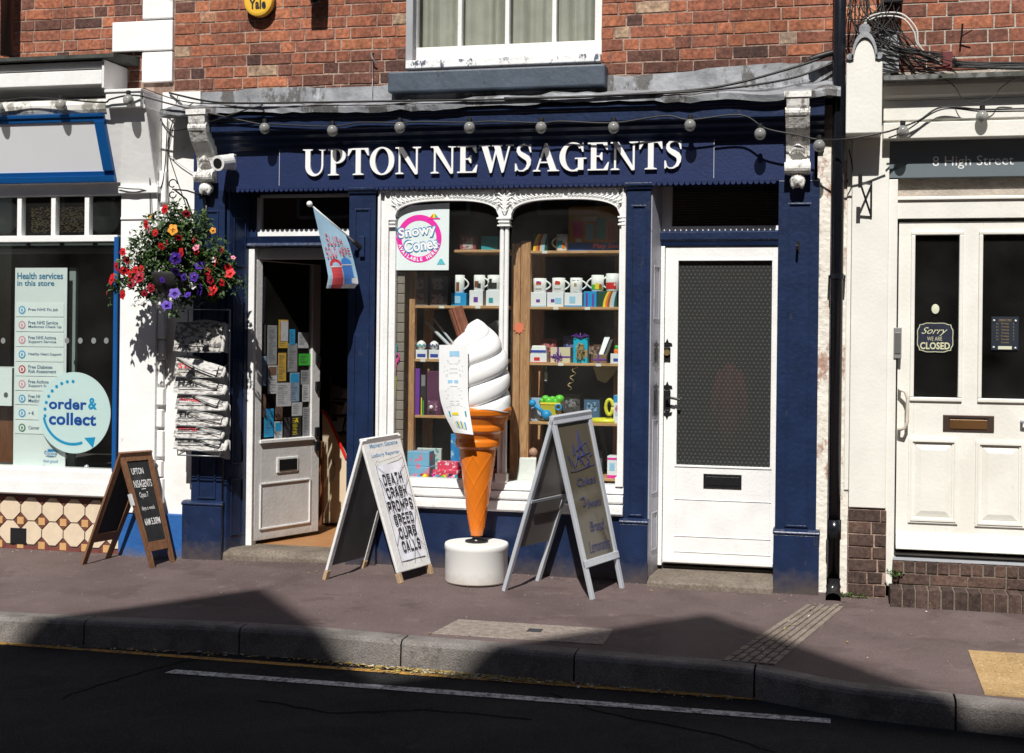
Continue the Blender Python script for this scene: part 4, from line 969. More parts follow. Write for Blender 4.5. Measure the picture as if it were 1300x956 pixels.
st = R(826, 726, 982, 753, 0)
MB().prismx([(YR+.2, .135), (.0, .085), (-.04, .08), (-.06, .07), (-.065, -.02), (YR+.2, -.02)], qx0+.003, P(982, 740, 0).x).build('door_step', stone, NB, bevel=.005)
# peeling white strip behind the downpipe, and the downpipe
MB().box(P(1036, 400, .05).x, P(1083, 400, .05).x, .06, .3, -.02, zd-.02).build('party_wall_end', peel, NB)
pt = [P(1067, -120, -.07), P(1066, 0, -.07), P(1058.5, 745, -.07)]
xp = (pt[1].x+pt[2].x)/2
mb = MB().tube([(xp, -.07, 6.3), (xp, -.07, .12)], .0375, 20)
DP = mb.build('downpipe', pipe_m, NB, smooth=True)
mb = MB()
for z in (P(1060, 672, -.07).z, 5.2): MB().tube([(xp, -.07, z-.06), (xp, -.07, z+.06)], .043, 20).build('pipe_collar', pipe_m, DP, smooth=True)
mb = MB().tube([(xp, -.07, .16), (xp, -.075, .11), (xp, -.1, .07), (xp, -.15, .045)], [.045, .046, .046, .046], 20, cap=False); mb.build('pipe_shoe', pipe_m, DP, smooth=True)
z = P(1060, 351, -.07).z; MB().box(xp-.052, xp+.052, -.05, .06, z-.009, z+.009).tube([(xp, -.07, z-.015), (xp, -.07, z+.015)], .043, 18).build('pipe_bracket', pipe_m, DP)
# ================================================================ chemist (left)
CH = thing('chemist_shop', (-5.6, 0, 0), 'white and blue shopfront at the left with tiled plinth and blank lilac sign', 'building')
LX = -9.0
cR = xL
q0, q1 = P(145, 50, YB).x, P(183, 50, YB).x
zq_ = [P(200, v, YB).z for v in (27, 66, 106)]
mb = MB(); brickwork(mb, LX, q0+.0, P(60, 78, YB).z-.1, ZT, YB, seed=11, tonef=lambda x, z, t, r: t*.92)
brickwork(mb, q0, q1-.005, P(165, 118, YB).z, ZT, YB, seed=12, tonef=lambda x, z, t, r: t*.45)
mb.build('brick_wall', brickm, CH)
MB().box(LX, cR, YB, YB+.3, 2.9, ZT).build('wall_core', mortar, CH)
MB().box(LX, cR, YB+.3, 6, ZT-.05, ZT+.05).box(LX, cR, 5.9, 6, 0, ZT).box(LX, LX+.1, YB+.3, 5.9, 0, ZT).box(LX, cR, YB+.3, 5.9, 2.95, 3.1).build('shell', interior, CH)
MB().prismx([(YB-.15, ZT), (3, ZT+2.5), (3, ZT+2.6), (YB-.2, ZT+.06)], LX, cR).build('roof', darkroof, CH)
mb = MB(); z = zq_[2]; k = 0; h = zq_[1]-zq_[2]
while z < ZT:
    mb.box(q0 if k % 2 else q1, cR-.005, YB-.03, YB+.05, z+.006, min(z+h-.006, ZT)); z += h; k += 1
mb.build('quoin', whitewall, CH, bevel=.006)
# old soil pipe fixed at far left
x = P(12, 30, 0).x; MB().tube([(x, -.03, P(12, 72, 0).z), (x, -.03, 6)], .045, 12).build('soil_pipe', M('brown_pipe', (.07, .03, .022), .4), CH, smooth=True)
# projecting box cornice
YC1 = -.22
b = [P(60, v, YC1).z for v in (70, 80, 90.5, 109.5)]
xe = P(131, 95, YC1).x
mb = MB().prismx([(YB, b[0]+.03), (YC1-.06, b[0]-.02), (YC1-.06, b[0]-.045), (YB, b[0]-.04)], LX, P(150, 75, YC1).x); mb.build('lead_flat', darkroof, CH)
mb = MB().box(LX, xe, YC1, YB, b[2]+.006, b[1]).box(LX, xe-.004, YC1-.012, YB, b[3], b[2]-.006)
mb.prismx([(YB, b[3]), (YC1+.1, b[3]), (YC1+.16, b[3]-.05), (YB, b[3]-.06)], LX, xe-.02)
mb.box(xe, xe+.018, YC1-.02, YB, b[3]-.03, b[1]+.005)
mb.build('box_cornice', white, CH, bevel=.004)
# fascia with leaning sign
def lean(u, v): return None
zt_c, zb_c = P(60, 147, -.16).z, P(75, 233, 0).z
YT, YBt = -.17, -.01
xr1 = P(193, 180, -.05).x
xb1 = P(150, 230, 0).x; xt1 = P(133, 147, YT).x
def fz(z): t = (z-zb_c)/(zt_c-zb_c); return YBt+(YT-YBt)*t
xt_edge, xb_edge = P(186, 140, YT).x, P(200, 235, 0).x
mb = MB(); zc1 = P(155, 137, YT).z
mb.hexa([(LX, fz(zb_c), zb_c), (xb_edge, fz(zb_c), zb_c), (xb_edge, YB+.02, zb_c), (LX, YB+.02, zb_c)], [(LX, fz(zc1), zc1), (xt_edge, fz(zc1), zc1), (xt_edge+.0, YB+.02, zc1), (LX, YB+.02, zc1)])
mb.build('leaning_fascia', whitewall, CH)
def lp(x, z, h): # on the leaning plane
    return (x, fz(z)-h, z)
sg = thing('blank_shop_sign', (-5.6, -.1, zb_c), 'blank pale lilac shop sign in a bright blue frame at top left', 'sign')
fw = .075
xb_i, xt_i = xb1-fw*1.1, xt1-fw
def xr(z, inner=0): t = (z-zb_c)/(zt_c-zb_c); return (xb1+(xt1-xb1)*t)-inner
mb = MB(); mb.hexa([lp(LX, zb_c+fw, 0), lp(xr(zb_c, fw), zb_c+fw, 0), lp(xr(zb_c, fw), zb_c+fw, .012), lp(LX, zb_c+fw, .012)], [lp(LX, zt_c-fw*.7, 0), lp(xr(zt_c, fw), zt_c-fw*.7, 0), lp(xr(zt_c, fw), zt_c-fw*.7, .012), lp(LX, zt_c-fw*.7, .012)])
mb.build('sign_panel', signwhite, sg)
mb = MB()
def band(z0, z1, xa0, xb0, xa1, xb1_, h): mb.hexa([lp(xa0, z0, 0), lp(xb0, z0, 0), lp(xb0, z0, h), lp(xa0, z0, h)], [lp(xa1, z1, 0), lp(xb1_, z1, 0), lp(xb1_, z1, h), lp(xa1, z1, h)])
band(zb_c, zb_c+fw*.55, LX, xr(zb_c), LX, xr(zb_c+fw*.55), .04); band(zb_c+fw*.55, zb_c+fw, LX, xr(zb_c+fw*.55), LX, xr(zb_c+fw), .022)
band(zt_c-fw*.7, zt_c-fw*.3, LX, xr(zt_c-fw*.7), LX, xr(zt_c-fw*.3), .022); band(zt_c-fw*.3, zt_c, LX, xr(zt_c-fw*.3), LX, xr(zt_c), .03)
band(zb_c+fw, zt_c-fw*.7, xr(zb_c+fw, fw), xr(zb_c+fw), xr(zt_c-fw*.7, fw), xr(zt_c-fw*.7), .038)
mb.build('sign_frame', blueframe, sg, bevel=.003)
dz = [P(60, v, -.2).z for v in (125, 134, 144)]
x5 = P(133, 135, -.2).x
mb = MB().prismx([(YB, dz[0]+.03), (-.15, dz[0]), (-.19, dz[1]), (-.19, dz[2]+.02), (-.18, dz[2]), (YB, dz[2])], LX, x5); mb.build('sign_cornice', M('grimy_white_paint', (.6, .59, .56), .6, .1, 8, .3, 30, dirt=[((.16, .15, .12), 7, .5, .8)]), CH)
# console block and tapering return
a0, a1, c0, c1 = R(134, 117, 178, 136, -.23)
MB().box(a0, a1, -.23, YB, c0, c1).box(a0-.006, a1+.01, -.24, YB, c1, c1+.022).build('console', white, CH, bevel=.004)
mb = MB(); zz0, zz1 = P(200, 236, 0).z, P(190, 118, -.2).z
mb.hexa([(a0, -.02, zz0), (xb_edge, -.02, zz0), (xb_edge, YB+.05, zz0), (a0, YB+.05, zz0)], [(a1-.12, -.21, zz1-.0), (a1+.012, -.21, zz1), (a1+.012, YB+.05, zz1), (a1-.12, YB+.05, zz1)])
mb.build('console_return', whitewall, CH)
# pilaster
p0, p1_ = P(152, 400, -.01).x, P(198, 400, -.01).x
zpb = P(190, 652, 0).z
mb = MB().box(p0, p1_, -.01, YB+.05, zpb, zb_c-.0)
mb.box(p0-.004, p1_+.02, -.045, YB+.04, P(175, 246, 0).z, P(175, 237, 0).z).box(p0, p1_+.006, -.02, YB+.03, P(175, 279, 0).z, P(175, 276, 0).z)
PL = mb.build('pilaster', whitewall, CH, bevel=.005)
MB().box(p0-.0, P(236, 680, .0).x, .0, YB+.06, -.03, zpb).build('painted_plinth', bluewall, CH, bevel=.004)
MB().box(p1_, fxl+.02, .05, YB+.2, zpb-.02, zB+.02).build('rendered_wall', M('rough_white_render', (.8, .79, .77), .8, .08, 6, .4, 14, dirt=[((.5, .42, .38), 9, .62, .5), ((.2, .16, .13), 16, .7, .8)]), CH)
MB().box(xR-.02, xR-.01, 1, 1.1, 1, 1.1)
# chipped block edging
rnd = random.Random(12); mb = MB(); z = P(205, 640, 0).z; top = P(205, 250, 0).z
while z < top:
    h = rnd.uniform(.14, .24); wdt = rnd.uniform(.035, .06)
    mb.box(p1_+.002, p1_+wdt, .0+rnd.uniform(0, .02), .06, z, z+h-rnd.uniform(.004, .03)); z += h
mb.build('chipped_edging', whitewall, CH, bevel=.008)
# lights over the shop window
YG = .06
wl, wr = LX, P(151.5, 400, YG).x
za_, zb_ = P(75, 299, YG-.03).z, P(75, 307, YG-.03).z
zt1 = P(75, 249, YG).z
mb = MB().box(wl, wr, YG-.04, YG+.05, zb_, za_).box(wl, wr, YG-.03, YG+.05, zt1, zb_c+.01)
for u in (-40, 27, 70, 112.5): x = P(u, 275, YG).x; mb.box(x-.018, x+.018, YG-.025, YG+.03, za_, zt1)
for u in (-130, -220): x = P(u, 275, YG).x; mb.box(x-.018, x+.018, YG-.025, YG+.03, za_, zt1)
SW2 = mb.build('shop_window', white, CH, bevel=.003)
zg0 = P(75, 595, YG).z
MB().box(wl, wr, YG+.0, YG+.004, zg0-.01, zb_c).build('pane', glass, SW2)
MB().box(wl, wr, YG+.1, YG+.3, P(75, 320, YG+.1).z, P(75, 309, YG+.1).z).build('blind_box', M('dark_green_grey', (.05, .06, .058), .6), SW2)
x = P(150.5, 400, YG-.05).x; MB().box(x-.016, x+.01, -.035, YG, zg0, P(150, 302, YG).z).build('blue_trim', blueframe, SW2, bevel=.002)
mb = MB()
for u in (5, 133):
    c = P(u, 275, YG+.25); mb.lathe([(.13, 0), (.13, .01), (.1, .012), (.03, .04), (.002, .05)], (0, 0, 0), 26)
    n = 2; 
    k = 26*5; vs = mb.v[-k:]; mb.v[-k:] = [(c.x+p[0], c.y-p[2], c.z+p[1]) for p in vs]
mb.build('round_vent', M('dark_vent', (.12, .14, .135), .35), SW2, smooth=True)
mb = MB(); rnd = random.Random(6)
for i in range(760):
    u = rnd.uniform(40, 106); v = rnd.uniform(263, 295)
    if 68 < u < 73: continue
    if rnd.random() > .55+.45*math.sin((v-258)/38*3.14): continue
    c = P(u, v, YG+.2+rnd.uniform(-.02, .04)); a = rnd.uniform(-.5, .5); l = rnd.uniform(.005, .010)
    mb.face([(c.x-l*math.cos(a), c.y, c.z-l*math.sin(a)-.0022), (c.x+l*math.cos(a), c.y, c.z+l*math.sin(a)-.0022), (c.x+l*math.cos(a), c.y, c.z+l*math.sin(a)+.0022), (c.x-l*math.cos(a), c.y, c.z-l*math.sin(a)+.0022)])
o = mb.build('dried_flower_garland', gold, None, recalc=False); tag(o, 'line of small golden leaves behind the upper panes of the chemist window', 'garland')
# sill and tiles
z4 = [P(75, v, 0).z for v in (595, 610, 618, 629)]
MB().prismx([(.13, z4[0]+.004), (.02, z4[0]), (-.02, z4[0]-.012), (-.02, z4[1]), (-.03, z4[1]-.006), (-.03, z4[3]+.01), (-.015, z4[3]), (.13, z4[3])], wl, p0-.0).build('window_sill', white, CH, bevel=.003)
tz_top = z4[3]-.02; YT_ = .035
tilec = M('cream_tile', (.66, .54, .4), .25, .06, 20, dirt=[((.3, .2, .14), 11, .68, .4), ('splash', (.16, .12, .09), .03, .1, .6)])
tiler = M('oxblood_tile', (.17, .055, .045), .3, .1, 20); tileo = M('ochre_tile', (.55, .33, .14), .3, .08, 20)
MB().box(wl, p0, YT_, .14, -.03, tz_top+.03).build('plinth_backing', M('tile_grout', (.1, .08, .07), .9), CH)
pitch = P(54.5, 650, YT_).x-P(27.5, 650, YT_).x
mb = MB(); mr_ = MB(); mo = MB()
x0_ = P(13.5, 652, YT_).x; xstart = x0_-pitch*14
rowz = [tz_top-pitch*.52, tz_top-pitch*1.52]
i = 0
while xstart+pitch*i < p0+pitch:
    xc = xstart+pitch*i; i += 1
    for r_, zc_ in enumerate(rowz):
        h = pitch/2-.004; c_ = pitch*.33
        pr = [(xc-h, zc_-h+c_), (xc-h+c_, zc_-h), (xc+h-c_, zc_-h), (xc+h, zc_-h+c_), (xc+h, zc_+h-c_), (xc+h-c_, zc_+h), (xc-h+c_, zc_+h), (xc-h, zc_+h-c_)]
        pr = [(min(a, p0-.002), b) for a, b in pr]
        mb.prismy(pr, YT_-.008, YT_)
    for zc_ in (rowz[0]+pitch/2, rowz[0]-pitch/2, rowz[1]-pitch/2):
        xd = xc+pitch/2; k_ = pitch*.3
        if xd+k_ > p0: continue
        tp = min(k_, tz_top+.012-zc_); 
        mr_.prismy([(xd-k_, zc_), (xd, zc_-k_), (xd+k_, zc_)] if zc_ > rowz[0] else [(xd-k_, zc_), (xd, zc_-k_), (xd+k_, zc_), (xd, zc_+k_)], YT_-.006, YT_)
        if zc_ < rowz[0]: q = k_*.5; mo.box(xd-q, xd+q, YT_-.009, YT_-.002, zc_-q, zc_+q)
zz_ = rowz[1]-pitch*.52
for a in range(60):
    xa = p0-.004-a*.155; mr_.box(xa-.15, xa, YT_-.0075, YT_, zz_-.032, zz_-.004); mo.box(xa-.15, xa, YT_-.0085, YT_, zz_-.082, zz_-.036); 
TB = mb.build('octagon_tiles', tilec, CH, bevel=.001); mr_.build('red_tiles', tiler, CH); mo.build('ochre_tiles', tileo, CH)
MB().box(wl, p0-.002, YT_-.012, YT_, -.03, zz_-.088).build('plinth_base', M('dirty_skirting', (.13, .11, .1), .8, .2, 12, .4, 40), CH)
x = P(22, 678, YT_).x; MB().box(x-.05, x+.08, YT_-.014, YT_, P(22, 690, YT_).z, P(22, 670, YT_).z).build('air_brick', black, CH, bevel=.003)
# things in the chemist window
YI = YG+.03
def pnl(u0, v0, u1, v1, Y, d=.006): x0, x1, z0, z1 = R(u0, v0, u1, v1, Y); return MB().box(x0, x1, Y, Y+d, z0, z1)
pc = P(50, 590, YI+.02)
HP = thing('health_services_panel', pc, 'tall pale panel listing health services in the chemist window', 'poster')
pnl(18, 340, 84, 594, YI+.02).build('board', M('frosted_panel', (.66, .72, .71), .4, .03), HP)
mb = MB(); textpx(mb, 'Health services', 22, 346, 80, 354.5, YI+.0185, .02); textpx(mb, 'in this store', 22, 356, 69, 363, YI+.0185, .02); mb.build('heading', solid('deep_teal_ink', (.01, .16, .3)), HP)
rows = [(385, 402, cyan, ['Free NHS Flu Jab']), (404, 421, pink, ['Free NHS Service', 'Medicines Check Up']), (423, 440, pink, ['Free NHS Asthma', 'Support Service']), (441, 459, cyan, ['Healthy Heart Support']), (460, 477.5, red, ['Free Diabetes', 'Risk Assessment']), (479, 496, pink, ['Free Asthma', 'Support Service']), (498, 514, cyan, ['Free NHS', 'Medicines']), (516, 533, cyan, ['+ \u20ac']), (535, 551, green, ['Cancer'])]
palec = {}
for v0_, v1_, cm, ls in rows:
    rr = pnl(20.5-(v0_-385)*.012, v0_, 81, v1_, YI+.016, .003).build('service_row', M('row_card', (.72, .79, .78), .4, .02), HP)
    c = P(28, (v0_+v1_)/2, YI+.0145); mb = MB().disc(c.x, c.z, .029, .03, c.y); mb.cur = 1; mb.disc(c.x, c.z, .019, .02, c.y-.001); mb.cur = 0; mb.disc(c.x, c.z, .008, .014, c.y-.002, 6)
    mb.build('icon', [M('icon_'+cm.name, {'bright_blue': (.05, .35, .6), 'magenta': (.65, .3, .38), 'red': (.5, .03, .05), 'green': (.05, .2, .1)}[cm.name], .5), paper], rr)
    mb = MB(); n = len(ls)
    for k, s in enumerate(ls):
        vm = (v0_+v1_)/2+(k-(n-1)/2)*5.6; wd = min(42, 2.35*len(s)); textpx(mb, s, 36, vm-2.2, 36+wd, vm+2.2, YI+.0145, .01)
    mb.build('wording', solid('slate_ink', (.03, .1, .2)), rr)
c = P(64, 575, YI+.0145); mb = MB().disc(c.x, c.z, .05, .028, c.y); lg = mb.build('shop_logo', solid('logo_blue', (.0, .19, .42)), HP)
mb = MB(); textpx(mb, 'Boots', 57, 571, 71, 579, YI+.0125, .01, .4); mb.build('logo_lettering', paper, lg); mb = MB(); textpx(mb, 'feel good', 55, 583.5, 73, 588, YI+.0145); mb.build('slogan', solid('logo_blue', (.0, .19, .42)), HP)
dc = P(94, 524, YI-.02); rd = (P(140, 524, YI-.02).x-P(47.5, 524, YI-.02).x)/2
DS = thing('order_and_collect_disc', dc, 'pale blue round window sticker reading order and collect with curved arrow', 'sticker')
mb = MB(); mb.lathe([(rd, 0), (rd, .004)], (0, 0, 0), 64); mb.v = [(dc.x+a, YI-.022+c_, dc.z+b_) for a, b_, c_ in mb.v]; mb.build('disc', M('pale_aqua', (.64, .78, .79), .35, .02), DS)
mb = MB(); Yd = YI-.0235; textpx(mb, 'order', 62, 506, 110, 520, Yd, .03); textpx(mb, 'collect', 62, 524, 122, 540, Yd, .03); mb.build('lettering', solid('royal_blue', (.0, .07, .36)), DS)
mb = MB(); textpx(mb, '&', 112, 505, 123, 520, Yd, .03)
for k in range(9):
    a = math.radians(87+k*12.5); mb.disc(dc.x+.73*rd*math.cos(a)-.02, dc.z+.77*rd*math.sin(a), .012, .012, Yd)
arc = [(math.radians(192+i*(290-192)/30)) for i in range(31)]
for a, b_ in zip(arc, arc[1:]):
    f = lambda t, r: (dc.x+r*rd*math.cos(t)-.01, Yd, dc.z+r*rd*math.sin(t)+.01)
    mb.face([f(a, .84), f(b_, .84), f(b_, .775), f(a, .775)])
tip = f(math.radians(292), .8); aa = P(120, 555, Yd); bb = P(107, 555, Yd); cc_ = P(117, 568.5, Yd)
mb.face([tuple(P(107, 556, Yd)), tuple(P(121, 555, Yd)), tuple(P(118, 569, Yd))])
mb.build('arrow', solid('azure', (.0, .3, .58)), DS)
pnl(87, 340, 95, 592, YI+.1, .03).build('window_post', M('grey_green_post', (.22, .27, .26), .4), SW2)
mb = MB()
for u in (-25, 4, 85, 102, 119, 135): c = P(u, 432.5, YG-.002); mb.disc(c.x, c.z, .019, .022, YG-.003, 16)
mb.build('glass_marker', M('frost_dot', (.2, .22, .22), .6), SW2, recalc=False)
mb = MB()
for u in (56, 110): c = P(u, 593, YG+.05); mb.ball((c.x, c.y, c.z), .018, 1)
mb.build('glass_stud', alu, SW2, smooth=True)
o = thing('display_shelf', P(-10, 590, .5), 'white shelf edge and brown cabinet at the far left of the chemist window', 'cabinet')
MB().box(P(-60, 500, .4).x, P(15, 500, .4).x, .4, .8, P(0, 515, .4).z, P(0, 467, .4).z).build('shelf_edge', M('row_card', (.7, .78, .76)), o)
MB().box(P(-60, 500, .5).x, P(17, 500, .5).x, .5, .9, P(0, 598, .5).z, P(0, 516, .5).z).build('cabinet_body', wood_mat('mahogany', (.16, .06, .02), (.1, .035, .012)), o)
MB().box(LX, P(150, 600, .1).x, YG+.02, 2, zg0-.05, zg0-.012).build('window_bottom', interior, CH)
# ================================================================ building on the right
RB = thing('ivory_office', (.9, 0, 0), 'ivory painted frontage on the right numbered 8 High Street with brick steps', 'building')
RX = 6.0
r0 = xR+.0
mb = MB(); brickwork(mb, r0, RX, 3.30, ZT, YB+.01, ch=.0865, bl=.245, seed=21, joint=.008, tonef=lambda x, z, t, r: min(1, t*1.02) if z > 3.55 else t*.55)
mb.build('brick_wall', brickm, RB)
MB().box(r0, RX, YB+.01, YB+.3, 2.4, ZT).build('wall_core', mortar2, RB)
MB().box(r0, RX, YB+.3, 6, ZT, ZT+.1).box(RX-.1, RX, YB+.3, 6, 0, ZT).box(r0, RX, 5.9, 6, 0, ZT).build('shell', interior, RB)
MB().prismx([(YB-.15, ZT+.1), (3, ZT+2.6), (3, ZT+2.7), (YB-.2, ZT+.16)], r0, RX).build('roof', darkroof, RB)
c0 = P(1128, 300, 0).x
zr = lambda v, Y=0: P(1210, v, Y).z
mb = MB().prismx([(YB+.05, zr(86, -.1)), (-.2, zr(93, -.2)), (-.2, zr(99, -.2)), (YB, zr(99, -.2))], P(1121, 95, -.1).x, RX); mb.build('slate_ledge', M('mossy_slate', (.16, .16, .16), .8, .35, 14, .6, 30, dirt=[((.04, .045, .03), 8, .5, .8)]), RB)
xl_ = P(1122, 130, -.1).x
mb = MB().prismx([(.1, zr(99, -.2)-.002), (-.13, zr(101, -.13)), (-.13, zr(107, -.13)), (-.12, zr(111, -.13)), (-.10, zr(119, -.1)), (-.08, zr(122, -.1)), (-.08, zr(125, -.08)), (.1, zr(125, -.08))], xl_, RX)
mb.box(xl_, RX, -.075, .1, zr(151, -.07), zr(126, -.07)).box(xl_, RX, -.09, .1, zr(174, -.09), zr(154, -.09)); mb.box(xl_, RX, -.05, .1, zr(154, -.09), zr(151, -.07))
mb.build('cornice', cream, RB, bevel=.003)
S8 = MB().box(P(1129, 200, .03).x, RX, .03, .12, zr(224.5, .03), zr(174, -.09)).build('sign_board', M('slate_grey_sign', (.12, .15, .17), .5, .04), RB)
mb = MB(); textpx(mb, '8 High Street', 1184, 197.5, 1287, 214, .0285, -.003); mb.build('lettering', white, S8)
# pilaster with arched box cap
t0, t1 = P(1080, 400, 0).x, P(1127, 400, 0).x
pb = P(1105, 645, 0).z
MB().box(t0, t1, .0, .2, pb, 3.35).box(P(1077, 300).x-.01, t0, .05, .2, pb+.1, 2.9).build('pilaster', cream, RB, bevel=.005)
k0, k1, kz0, kz1 = R(1074, 75, 1120, 169, -.2)
cxm = (k0+k1)/2; hw = (k1-k0)/2
pr = [(k0, kz0), (k1, kz0), (k1, kz1-.02)]+[(cxm+hw*.62*math.cos(t), kz1+.0+.13*math.sin(t)) for t in [math.pi*i/12 for i in range(13)]]+[(k0, kz1-.02)]
MB().prismy(pr, -.2, .1).build('box_capital', cream, RB, bevel=.006)
pr2 = [(cxm+hw*.72*math.cos(t), kz1+.0+.165*math.sin(t)) for t in [math.pi*i/12 for i in range(13)]]; pr3 = [(cxm+hw*.6*math.cos(t), kz1-.0+.13*math.sin(t)) for t in [math.pi*i/12 for i in range(12, -1, -1)]]
mb = MB()
for i in range(12):
    a, b, c_, d = pr2[i], pr2[i+1], pr3[11-i], pr3[12-i]; mb.prismy([a, b, c_, d], -.215, .08)
for sg_ in (-1, 1): mb.tube([(cxm+sg_*hw*.8, -.215, kz1+.015), (cxm+sg_*hw*.8, .05, kz1+.015)], .02, 10)
mb.tube([(cxm, -.16, kz1+.19), (cxm, .05, kz1+.19)], .035, 12)
mb.build('capital_hood', lead, RB)
a0, a1 = P(1112, 60, .02).x, P(1141, 60, .02).x
MB().box(a0, a1, -.02, .1, P(1130, 93, 0).z, P(1130, 38, 0).z).build('lead_apron', lead, RB)
MB().box(t0-.002, t1+.006, -.004, .2, -.05, pb-.012).build('plinth_core', mortar, RB)
mb = MB(); brickwork(mb, t0+.002, t1+.004, -.03, pb-.012, -.006, ch=.077, bl=.2, seed=31, joint=.009); mb.build('plinth_brick', brickd, RB)
# door
YE = .07
fx = P(1128, 500, 0).x
zdt, zdb = P(1215, 281, YE).z, P(1215, 700, YE).z
MB().box(t1+.0, P(1137, 500, .03).x, .02, .15, P(1130, 735, 0).z-.05, zr(226, .0)).build('door_post', cream, RB, bevel=.003)
mb = MB().box(P(1137, 240, .05).x, RX, .1, .16, zr(249, .1), zr(225, .03)+.02).box(P(1137, 240, .05).x, RX, .045, .16, zr(277, .045), zr(249, .045)); mb.box(P(1137, 240, .05).x, RX, .03, .06, zr(253, .03), zr(250, .03)); mb.build('overdoor_panel', cream, RB, bevel=.002)
d0, d1 = P(1139, 500, YE).x, P(1330, 500, YE).x
zD0, zD1 = P(1215, 701, YE).z, zr(281, .06)
gA = R(1161, 297, 1217, 503, YE); gB = R(1247, 299, 1304, 508, YE)
gz0_, gz1_ = (gA[2]+gB[2])/2, (gA[3]+gB[3])/2
mb = MB().box(d0, gA[0], YE, YE+.045, zD0, zD1).box(gA[1], gB[0], YE, YE+.045, zD0, zD1).box(gB[1], d1, YE, YE+.045, zD0, zD1)
for g in (gA, gB): mb.box(g[0], g[1], YE, YE+.045, gz1_, zD1).box(g[0], g[1], YE, YE+.045, zD0, gz0_)
D8 = mb.build('front_door', cream, RB, bevel=.002)
mb = MB()
for g in (gA, gB):
    w_ = .024
    for q in ((g[0]-w_, g[1]+w_, gz0_-w_, gz0_), (g[0]-w_, g[1]+w_, gz1_, gz1_+w_), (g[0]-w_, g[0], gz0_, gz1_), (g[1], g[1]+w_, gz0_, gz1_)): mb.box(q[0], q[1], YE-.014, YE, q[2], q[3])
mb.build('glazing_bead', cream, D8, bevel=.005)
mb = MB()
for ua, ub, va, vb in ((1153, 1216, 556, 664), (1238, 1301, 560, 669)):
    x0, x1, z0, z1 = R(ua, va, ub, vb, YE)
    for k, (i, h) in enumerate(((0, .012), (.012, .018), (.024, .008))):
        j = i+.012
        for q in ((x0+i, x1-i, z0+i, z0+j), (x0+i, x1-i, z1-j, z1-i), (x0+i, x0+j, z0+j, z1-j), (x1-j, x1-i, z0+j, z1-j)): mb.box(q[0], q[1], YE-h, YE, q[2], q[3])
    i, j = .04, .075
    A_ = [(x0+i, YE-.002, z0+i), (x1-i, YE-.002, z0+i), (x1-i, YE-.002, z1-i), (x0+i, YE-.002, z1-i)]; B_ = [(x0+j, YE-.012, z0+j), (x1-j, YE-.012, z0+j), (x1-j, YE-.012, z1-j), (x0+j, YE-.012, z1-j)]
    mb.add(A_+B_, [(0, 1, 5, 4), (1, 2, 6, 5), (2, 3, 7, 6), (3, 0, 4, 7), (4, 5, 6, 7)])
    
mb.build('raised_panel', cream, D8, recalc=True)
zz2 = [P(1215, v, YE-.02).z for v in (678, 684, 701)]
MB().prismx([(YE, zz2[0]), (YE-.012, zz2[0]-.006), (YE-.02, zz2[1]-.01), (YE-.04, zz2[2]+.03), (YE-.045, zz2[2]+.008), (YE, zz2[2]+.004)], d0, d1).build('weatherboard', cream, D8, bevel=.002)
MB().box(gA[0]-.02, gB[1]+.02, YE+.02, YE+.024, gz0_-.02, gz1_+.02).build('pane', glass, D8)
x0, x1, z0, z1 = R(1197, 527, 1262, 548, YE)
lbx = MB().box(x0, x1, YE-.008, YE, z0, z1).build('letterbox', M('bronze', (.075, .05, .04), .4, .1, metal=.4), D8, bevel=.003)
MB().box(x0+.04, x1-.04, YE-.013, YE-.008, z0+.016, z1-.028).build('flap', M('bronze_flap', (.16, .08, .03), .35, .1, metal=.4), lbx, bevel=.002)
MB().box(x0+.035, x1-.035, YE-.0095, YE-.007, z1-.024, z1-.016).build('slot', black, lbx)
h0, h1 = P(1142, 494, YE), P(1142, 545, YE)
mb = MB().tube([(h0.x, YE, h0.z), (h0.x, YE-.05, h0.z), (h0.x+.03, YE-.065, h0.z-.012), (h0.x+.045, YE-.065, h0.z-.05), (h0.x+.045, YE-.065, h1.z+.05), (h0.x+.03, YE-.065, h1.z+.012), (h0.x, YE-.05, h1.z), (h0.x, YE, h1.z)], .0105, 10)
mb.build('pull_handle', M('worn_ivory_metal', (.66, .6, .52), .4, .1, 30, dirt=[((.4, .16, .05), 30, .6, .6)]), D8, smooth=True)
a = P(1297, 535, YE); MB().tube([(a.x, YE, a.z), (a.x, YE-.04, a.z), (a.x+.05, YE-.045, a.z)], .01, 8).build('lever', alu, D8, smooth=True)
x0, x1, z0, z1 = R(1134, 416, 1144, 455, YE)
kp = thing('keypad_box', ((x0+x1)/2, YE, z0), 'small grey metal box fixed to the edge of the ivory door frame', 'key box')
MB().box(x0, x1, YE-.06, YE, z0, z1).build('case', M('zinc_grey', (.2, .2, .2), .5, .1), kp, bevel=.004)
MB().box(x0+.006, x1-.006, YE-.065, YE-.06, z0+.03, z1-.03).build('cover', M('pewter', (.12, .12, .12), .4, .1), kp, bevel=.002)
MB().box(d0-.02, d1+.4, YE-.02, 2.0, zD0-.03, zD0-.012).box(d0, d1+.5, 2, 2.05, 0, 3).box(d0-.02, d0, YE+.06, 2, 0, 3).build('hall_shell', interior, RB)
MB().box(d1, RX, 0.0, .2, .3, zr(225, .03)+.02).build('front_wall', cream, RB)
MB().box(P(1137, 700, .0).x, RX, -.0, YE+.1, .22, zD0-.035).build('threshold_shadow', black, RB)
MB().box(P(1134, 703, -.02).x, RX, -.03, YE, zD0-.05, zD0-.036).build('threshold_strip', alu, RB)
